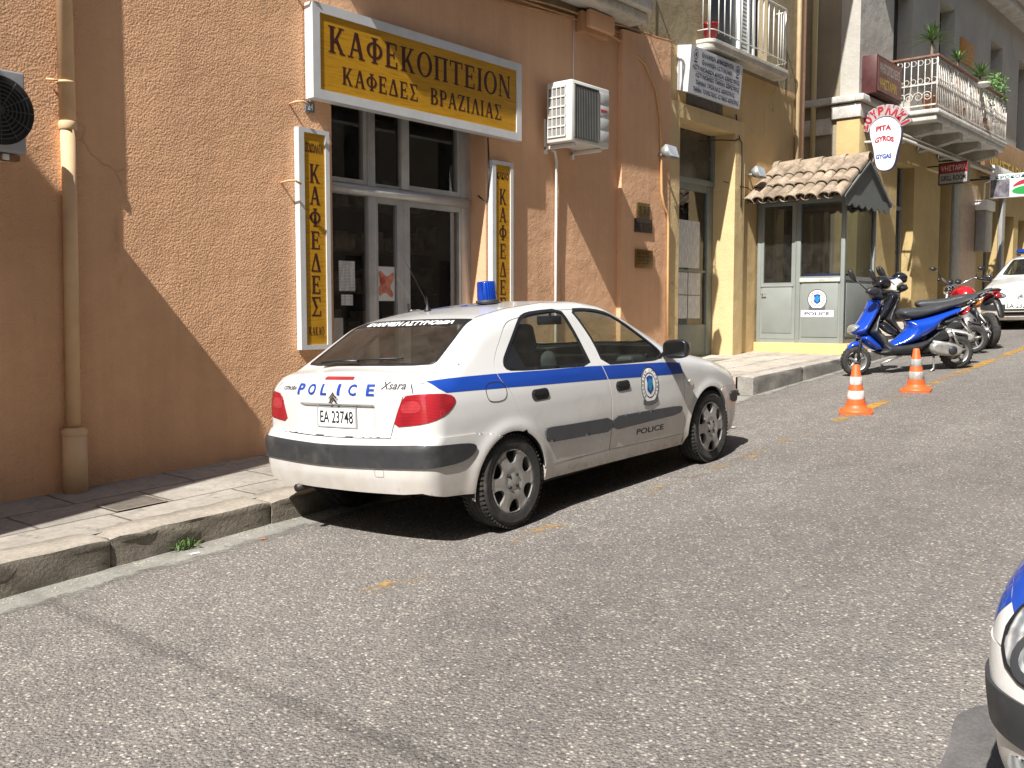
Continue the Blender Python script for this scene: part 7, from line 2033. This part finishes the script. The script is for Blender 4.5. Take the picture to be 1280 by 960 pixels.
SEAT = M('seat_vinyl', (.040, .042, .045), .55, var=.15, bump=.0008, bs=300, dirt=((.12, .11, .10), 8, .58, .35))
m1 = ground_frame(13.08, 4.86, 14.05, 3.87, .842, -.58)
scooter(m1, 'blue scooter with a dark seat, parked nose to the kerb beside the cones', BLUEP, None, SEAT)
m2 = ground_frame(15.65, 5.25, 16.08, 4.20, .842, -.58, .03)
scooter(m2, 'dark scooter with a white headlamp cowl, between the blue scooter and the motorcycle', DARKP, (M('white_cowl', (.66, .64, .56), .35, coat=.3), paint('navy_cowl_band', (.02, .035, .12))), SEAT, False)
def motorcycle(mt, label):
    t = thing('motorcycle', label, 'motorcycle', mat=mt, group='two wheelers parked at the kerb')
    bl = lambda nm, mat, fnc, par=t: (lambda mb: (fnc(mb), mb.build(nm, mat, par, world=False))[1])(MB())
    DK = M('bike_black', (.02, .02, .022), .4)
    bike_wheel(t, .72, .29, .11, 6); bike_wheel(t, -.62, .29, .13, 6)
    bl('fuel_tank', REDP, lambda mb: pillow(mb, smooth_poly([(.34, .92), (.22, 1.0), (.02, .99), (-.10, .86), (-.06, .76), (.28, .74), (.38, .82)], 2), .15, .10))
    bl('side_fairing', REDP, lambda mb: (pillow(mb, smooth_poly([(.50, .84), (.30, .78), (.18, .55), (.34, .50), (.52, .66)], 1), .18, .10), pillow(mb, smooth_poly([(-.10, .80), (-.55, .86), (-.84, .93), (-.80, .86), (-.5, .74), (-.2, .68)], 1), .12, .08)))
    bl('seat', SEAT, lambda mb: pillow(mb, smooth_poly([(-.06, .86), (-.30, .84), (-.62, .92), (-.84, .97), (-.80, .90), (-.4, .78), (-.08, .78)], 1), .14, .05))
    bl('engine', M('engine_dark', (.16, .155, .15), .45, .6, var=.3, vs=12), lambda mb: (pillow(mb, smooth_poly([(.28, .66), (.30, .36), (.10, .24), (-.20, .24), (-.25, .44), (-.05, .62)], 1), .17, .07)))
    bl('fork', STEEL, lambda mb: [mb.tube([(.72, s * .09, .29), (.50, s * .09, .86)], .025, 9) for s in (-1, 1)])
    bl('front_fender', REDP, lambda mb: pillow(mb, smooth_poly([(.92, .56), (.80, .62), (.62, .61), (.46, .48), (.5, .46), (.64, .56), (.80, .57)], 1), .06, .03))
    bl('handlebar', CHROME, lambda mb: mb.tube([(.22, .40, 1.10), (.34, .28, 1.13), (.44, .10, 1.02), (.44, -.10, 1.02), (.34, -.28, 1.13), (.22, -.40, 1.10)], .013, 8))
    bl('grip', DK, lambda mb: mb.tube([(.22, .40, 1.10), (.31, .31, 1.122)], .020, 8)); bl('grip', DK, lambda mb: mb.tube([(.22, -.40, 1.10), (.31, -.31, 1.122)], .020, 8))
    bl('headlamp', CHROME, lambda mb: mb.lathe([(0, -.06), (.06, -.05), (.09, 0), (.095, .07), (.08, .075), (0, .08)], 22, 0, Matrix.Translation((.58, 0, .93)) @ Matrix.Rotation(R(90), 4, 'Y')))
    bl('instrument', DK, lambda mb: [mb.lathe([(0, -.03), (.045, -.03), (.05, .03), (0, .03)], 16, 0, Matrix.Translation((.46, s * .07, 1.06)) @ Matrix.Rotation(R(-35), 4, 'Y')) for s in (-1, 1)])
    for s in (-1, 1): bl('mirror', DK, lambda mb: (mb.tube([(.33, s * .30, 1.13), (.36, s * .38, 1.28)], .007, 6), pillow(mb, smooth_poly([(.33, 1.25), (.41, 1.26), (.42, 1.32), (.34, 1.32)], 1), .06, .03, s * .42)))
    bl('tail_lamp', REDLAMP, lambda mb: pillow(mb, smooth_poly([(-.80, .86), (-.90, .88), (-.90, .80), (-.82, .80)], 1), .06, .03))
    bl('rear_fender', DK, lambda mb: pillow(mb, smooth_poly([(-.50, .72), (-.80, .84), (-.95, .66), (-1.0, .50), (-.97, .50), (-.88, .66), (-.74, .74), (-.5, .66)], 1), .06, .03))
    bl('exhaust', CHROME, lambda mb: mb.tube([(.25, .12, .45), (.30, .14, .25), (.0, .17, .2), (-.4, .18, .28), (-.80, .19, .42)], [.02, .022, .025, .04, .045], 12))
    bl('frame', DK, lambda mb: (mb.tube([(.48, 0, .92), (.20, .0, .70), (-.3, 0, .68), (-.8, 0, .86)], .025, 8), mb.tube([(-.1, .1, .35), (-.62, .1, .29)], .025, 8), mb.tube([(-.1, -.1, .35), (-.62, -.1, .29)], .025, 8), mb.tube([(-.4, .12, .72), (-.58, .12, .34)], .02, 8)))
    return t
m3 = ground_frame(17.75, 5.05, 16.9, 4.22, .72, -.62, .04)
motorcycle(m3, 'red motorcycle with high chrome handlebars, parked between the dark scooter and the far police car')
# ---------------------------------------------------------------- traffic cones
ORC = M('cone_orange', (.66, .115, .025), .5, var=.12, vs=12, dirt=((.22, .06, .03), 11, .53, .6))
def cone(x, y, wmat, label, yaw):
    z = road_z(x, y)
    t = thing('traffic_cone', label, 'traffic cone', mat=Matrix.Translation((x, y, z)) @ Matrix.Rotation(.0654, 4, 'Y').inverted() @ Matrix.Rotation(yaw, 4, 'Z'), group='traffic cones on the road')
    mb = MB(); mb.prism(rrect(-.165, .165, -.165, .165, .04), lambda u, v, w: (u, v, w), .0, .022)
    mb.lathe([(.155, .020), (.150, .034), (.125, .042), (.102, .075), (.098, .085)], 32); mb.build('base', ORC, t, world=False)
    def rad(h): return .098 - (h - .085) * .158
    hs_ = [.085, .150, .155, .235, .24, .305, .31, .375, .38, .49]
    mb = MB(); mb.lathe([(rad(.085), .085), (rad(.49), .485), (rad(.49) - .006, .492), (.022, .494), (.015, .40)], 32); mb.build('cone_body', ORC, t, world=False)
    for a, b in ((.145, .230), (.292, .372)):
        mb = MB(); mb.lathe([(rad(a) + .0005, a), (rad(a) + .002, a + .002), (rad(b) + .002, b - .002), (rad(b) + .0005, b)], 32); mb.build('reflective_band', wmat, t, world=False)
cone(10.02, 3.74, M('white_worn_band', (.74, .70, .66), .5, var=.08, dirt=((.60, .13, .05), 15, .52, .9)), 'orange traffic cone with clean white bands, nearer to us on the yellow line', .35)
cone(11.72, 3.68, M('grey_worn_band', (.36, .36, .34), .5, var=.3, vs=25, dirt=((.08, .08, .08), 12, .58, .7)), 'orange traffic cone with dirty grey bands, standing before the blue scooter', .2)
# ---------------------------------------------------------------- small things
wd = thing('weed', 'green weed tuft growing at the foot of the kerb', 'plant', (3.37, 5.46, road_z(3.37, 5.46)))
mb = MB(); r_ = random.Random(2)
for k in range(46):
    c = Vector((3.37 + r_.uniform(-.07, .07), 5.47 + r_.uniform(-.03, .02), road_z(3.37, 5.46)))
    a = r_.uniform(0, 6.28); el = r_.uniform(.5, 1.4); d = Vector((math.cos(a) * math.cos(el), math.sin(a) * math.cos(el) - .1, math.sin(el)))
    l_ = r_.uniform(.05, .13); s_ = d.cross(Vector((0, 0, 1))).normalized() * .007
    mb.sheet([[c - s_ * .5, c + s_ * .5], [c + d * l_ * .5 - s_, c + d * l_ * .5 + s_], [c + d * l_ - Vector((0, 0, l_ * .25)), c + d * l_ - Vector((0, 0, l_ * .25)) + s_ * .1]])
mb.build('blades', M('weed_green', (.075, .135, .03), .6, var=.4, vs=20), wd, fix=False)
def litter(name, x, y, pts, mat, label, cat, dz=.008):
    z = road_z(x, y) + dz
    mb = MB(); n = len(pts); r_ = random.Random(int(x * 100))
    mb.add([(x + a, y + b, z + r_.uniform(0, .006)) for a, b in pts] + [(x + a * .9, y + b * .9, z - .003) for a, b in pts], [tuple(range(n)), tuple(range(n, 2 * n))[::-1]] + [(i, (i + 1) % n, n + (i + 1) % n, n + i) for i in range(n)])
    tag(mb.build(name, mat), label, cat)
litter('leaf', 1.96, 5.02, [(-.07, 0), (-.02, .02), (.05, .01), (.09, -.01), (.03, -.02), (-.03, -.02)], M('dry_leaf', (.22, .16, .05), .8, var=.4, vs=30), 'dry yellowish leaf on the road at the left edge of the photo', 'leaf')
litter('paper_scrap', 3.32, 5.30, [(-.03, -.012), (.03, -.015), (.035, .010), (-.025, .014)], M('litter_white', (.7, .7, .68), .8), 'white paper scrap on the gutter just below the weed', 'litter')
litter('paper_scrap', 3.75, 5.2, [(-.02, -.012), (.02, -.015), (.02, .010), (-.02, .012)], M('litter_red', (.45, .16, .10), .8), 'small reddish scrap on the gutter right of the weed', 'litter')
litter('paper_scrap', 8.8, 4.5, [(-.05, -.03), (.05, -.02), (.04, .03), (-.04, .02)], M('litter_white', (.7, .7, .68), .8), 'white scrap on the road beyond the front of the parked police car', 'litter')
litter('leaf', 11.6, 4.35, [(-.04, -.02), (.05, -.01), (.03, .03), (-.04, .02)], M('dry_leaf2', (.20, .12, .06), .8), 'brown dead leaf on the road near the grey kerb corner', 'leaf')
mh = thing('manhole_cover', 'rusty square drain cover set in the shaded pavement', 'drain cover', (3.4, 6.25, kt(3.4) + .01))
mb = MB(); zc = kt(3.42) + .02 * .5 + .002
mb.add([(x, y, kt(x) + (y - 5.74) * .02 + .004) for x, y in rect(3.26, 3.60, 6.10, 6.36)], [(0, 1, 2, 3)])
mb.build('lid', stonemat('rusty_lid', (.15, .128, .105), 5), mh, fix=False)
mb = MB()
for a in (rect(3.24, 3.262, 6.08, 6.38), rect(3.598, 3.62, 6.08, 6.38), rect(3.262, 3.598, 6.08, 6.102), rect(3.262, 3.598, 6.358, 6.38)): mb.add([(x, y, kt(x) + (y - 5.74) * .02 + .007) for x, y in a], [(0, 1, 2, 3)])
mb.build('frame', stonemat('lid_frame', (.26, .22, .18), 5), mh, fix=False)

# grit washed into the gutter: nobody could count it
mb = MB(); r_ = random.Random(21)
for k in range(420):
    x = r_.uniform(1.6, 4.6) if k < 300 else r_.uniform(8.4, 13.2)
    y = (5.49 - abs(r_.gauss(0, .10))) if k < 300 else (5.30 - abs(r_.gauss(0, .16)))
    s_ = r_.uniform(.003, .009); z = road_z(x, y) + .004
    bm = bmesh.new(); bmesh.ops.create_icosphere(bm, subdivisions=1, radius=s_)
    for v in bm.verts: v.co = Vector((v.co.x * r_.uniform(.8, 1.5), v.co.y * r_.uniform(.7, 1.3), v.co.z * .6)) + Vector((x, y, z))
    mb.bm(bm)
tag(mb.build('grit', M('grit_stone', (.30, .27, .22), .9, var=.4, vs=40)), kind='stuff')
def car_matrix(x, y, z, yaw, pitch, roll):
    f = Vector((math.cos(yaw), math.sin(yaw), 0)); l = Vector((-math.sin(yaw), math.cos(yaw), 0)); u = Vector((0, 0, 1))
    a = f * math.cos(pitch) + u * math.sin(pitch); n_ = -f * math.sin(pitch) + u * math.cos(pitch)
    L = l * math.cos(roll) + n_ * math.sin(roll); N = -l * math.sin(roll) + n_ * math.cos(roll)
    mt = Matrix((a, L, N)).transposed().to_4x4(); mt.translation = (x, y, z)
    return mt
car = thing('police_car', 'white police hatchback with blue stripe parked before the coffee shop, tail towards us', 'car', mat=car_matrix(4.708, 4.710, -1.371, -.0018, .0472, -.036))
make_car(car, 'main')
car2 = thing('police_car', 'white police car with a blue light bar, facing us up the street beyond the motorbikes', 'car', mat=car_matrix(24.10, 4.68, road_z(24.1, 4.68), math.pi + .02, -.064, .02))
make_car(car2, 'far')
car3 = thing('police_car', 'white and blue police car cut off by the right edge, only its headlamp corner visible', 'car', mat=car_matrix(5.85, -.62, road_z(5.85, 0), math.pi - .18, -.062, .0))
make_car(car3, 'near')
bpy.context.view_layer.update()
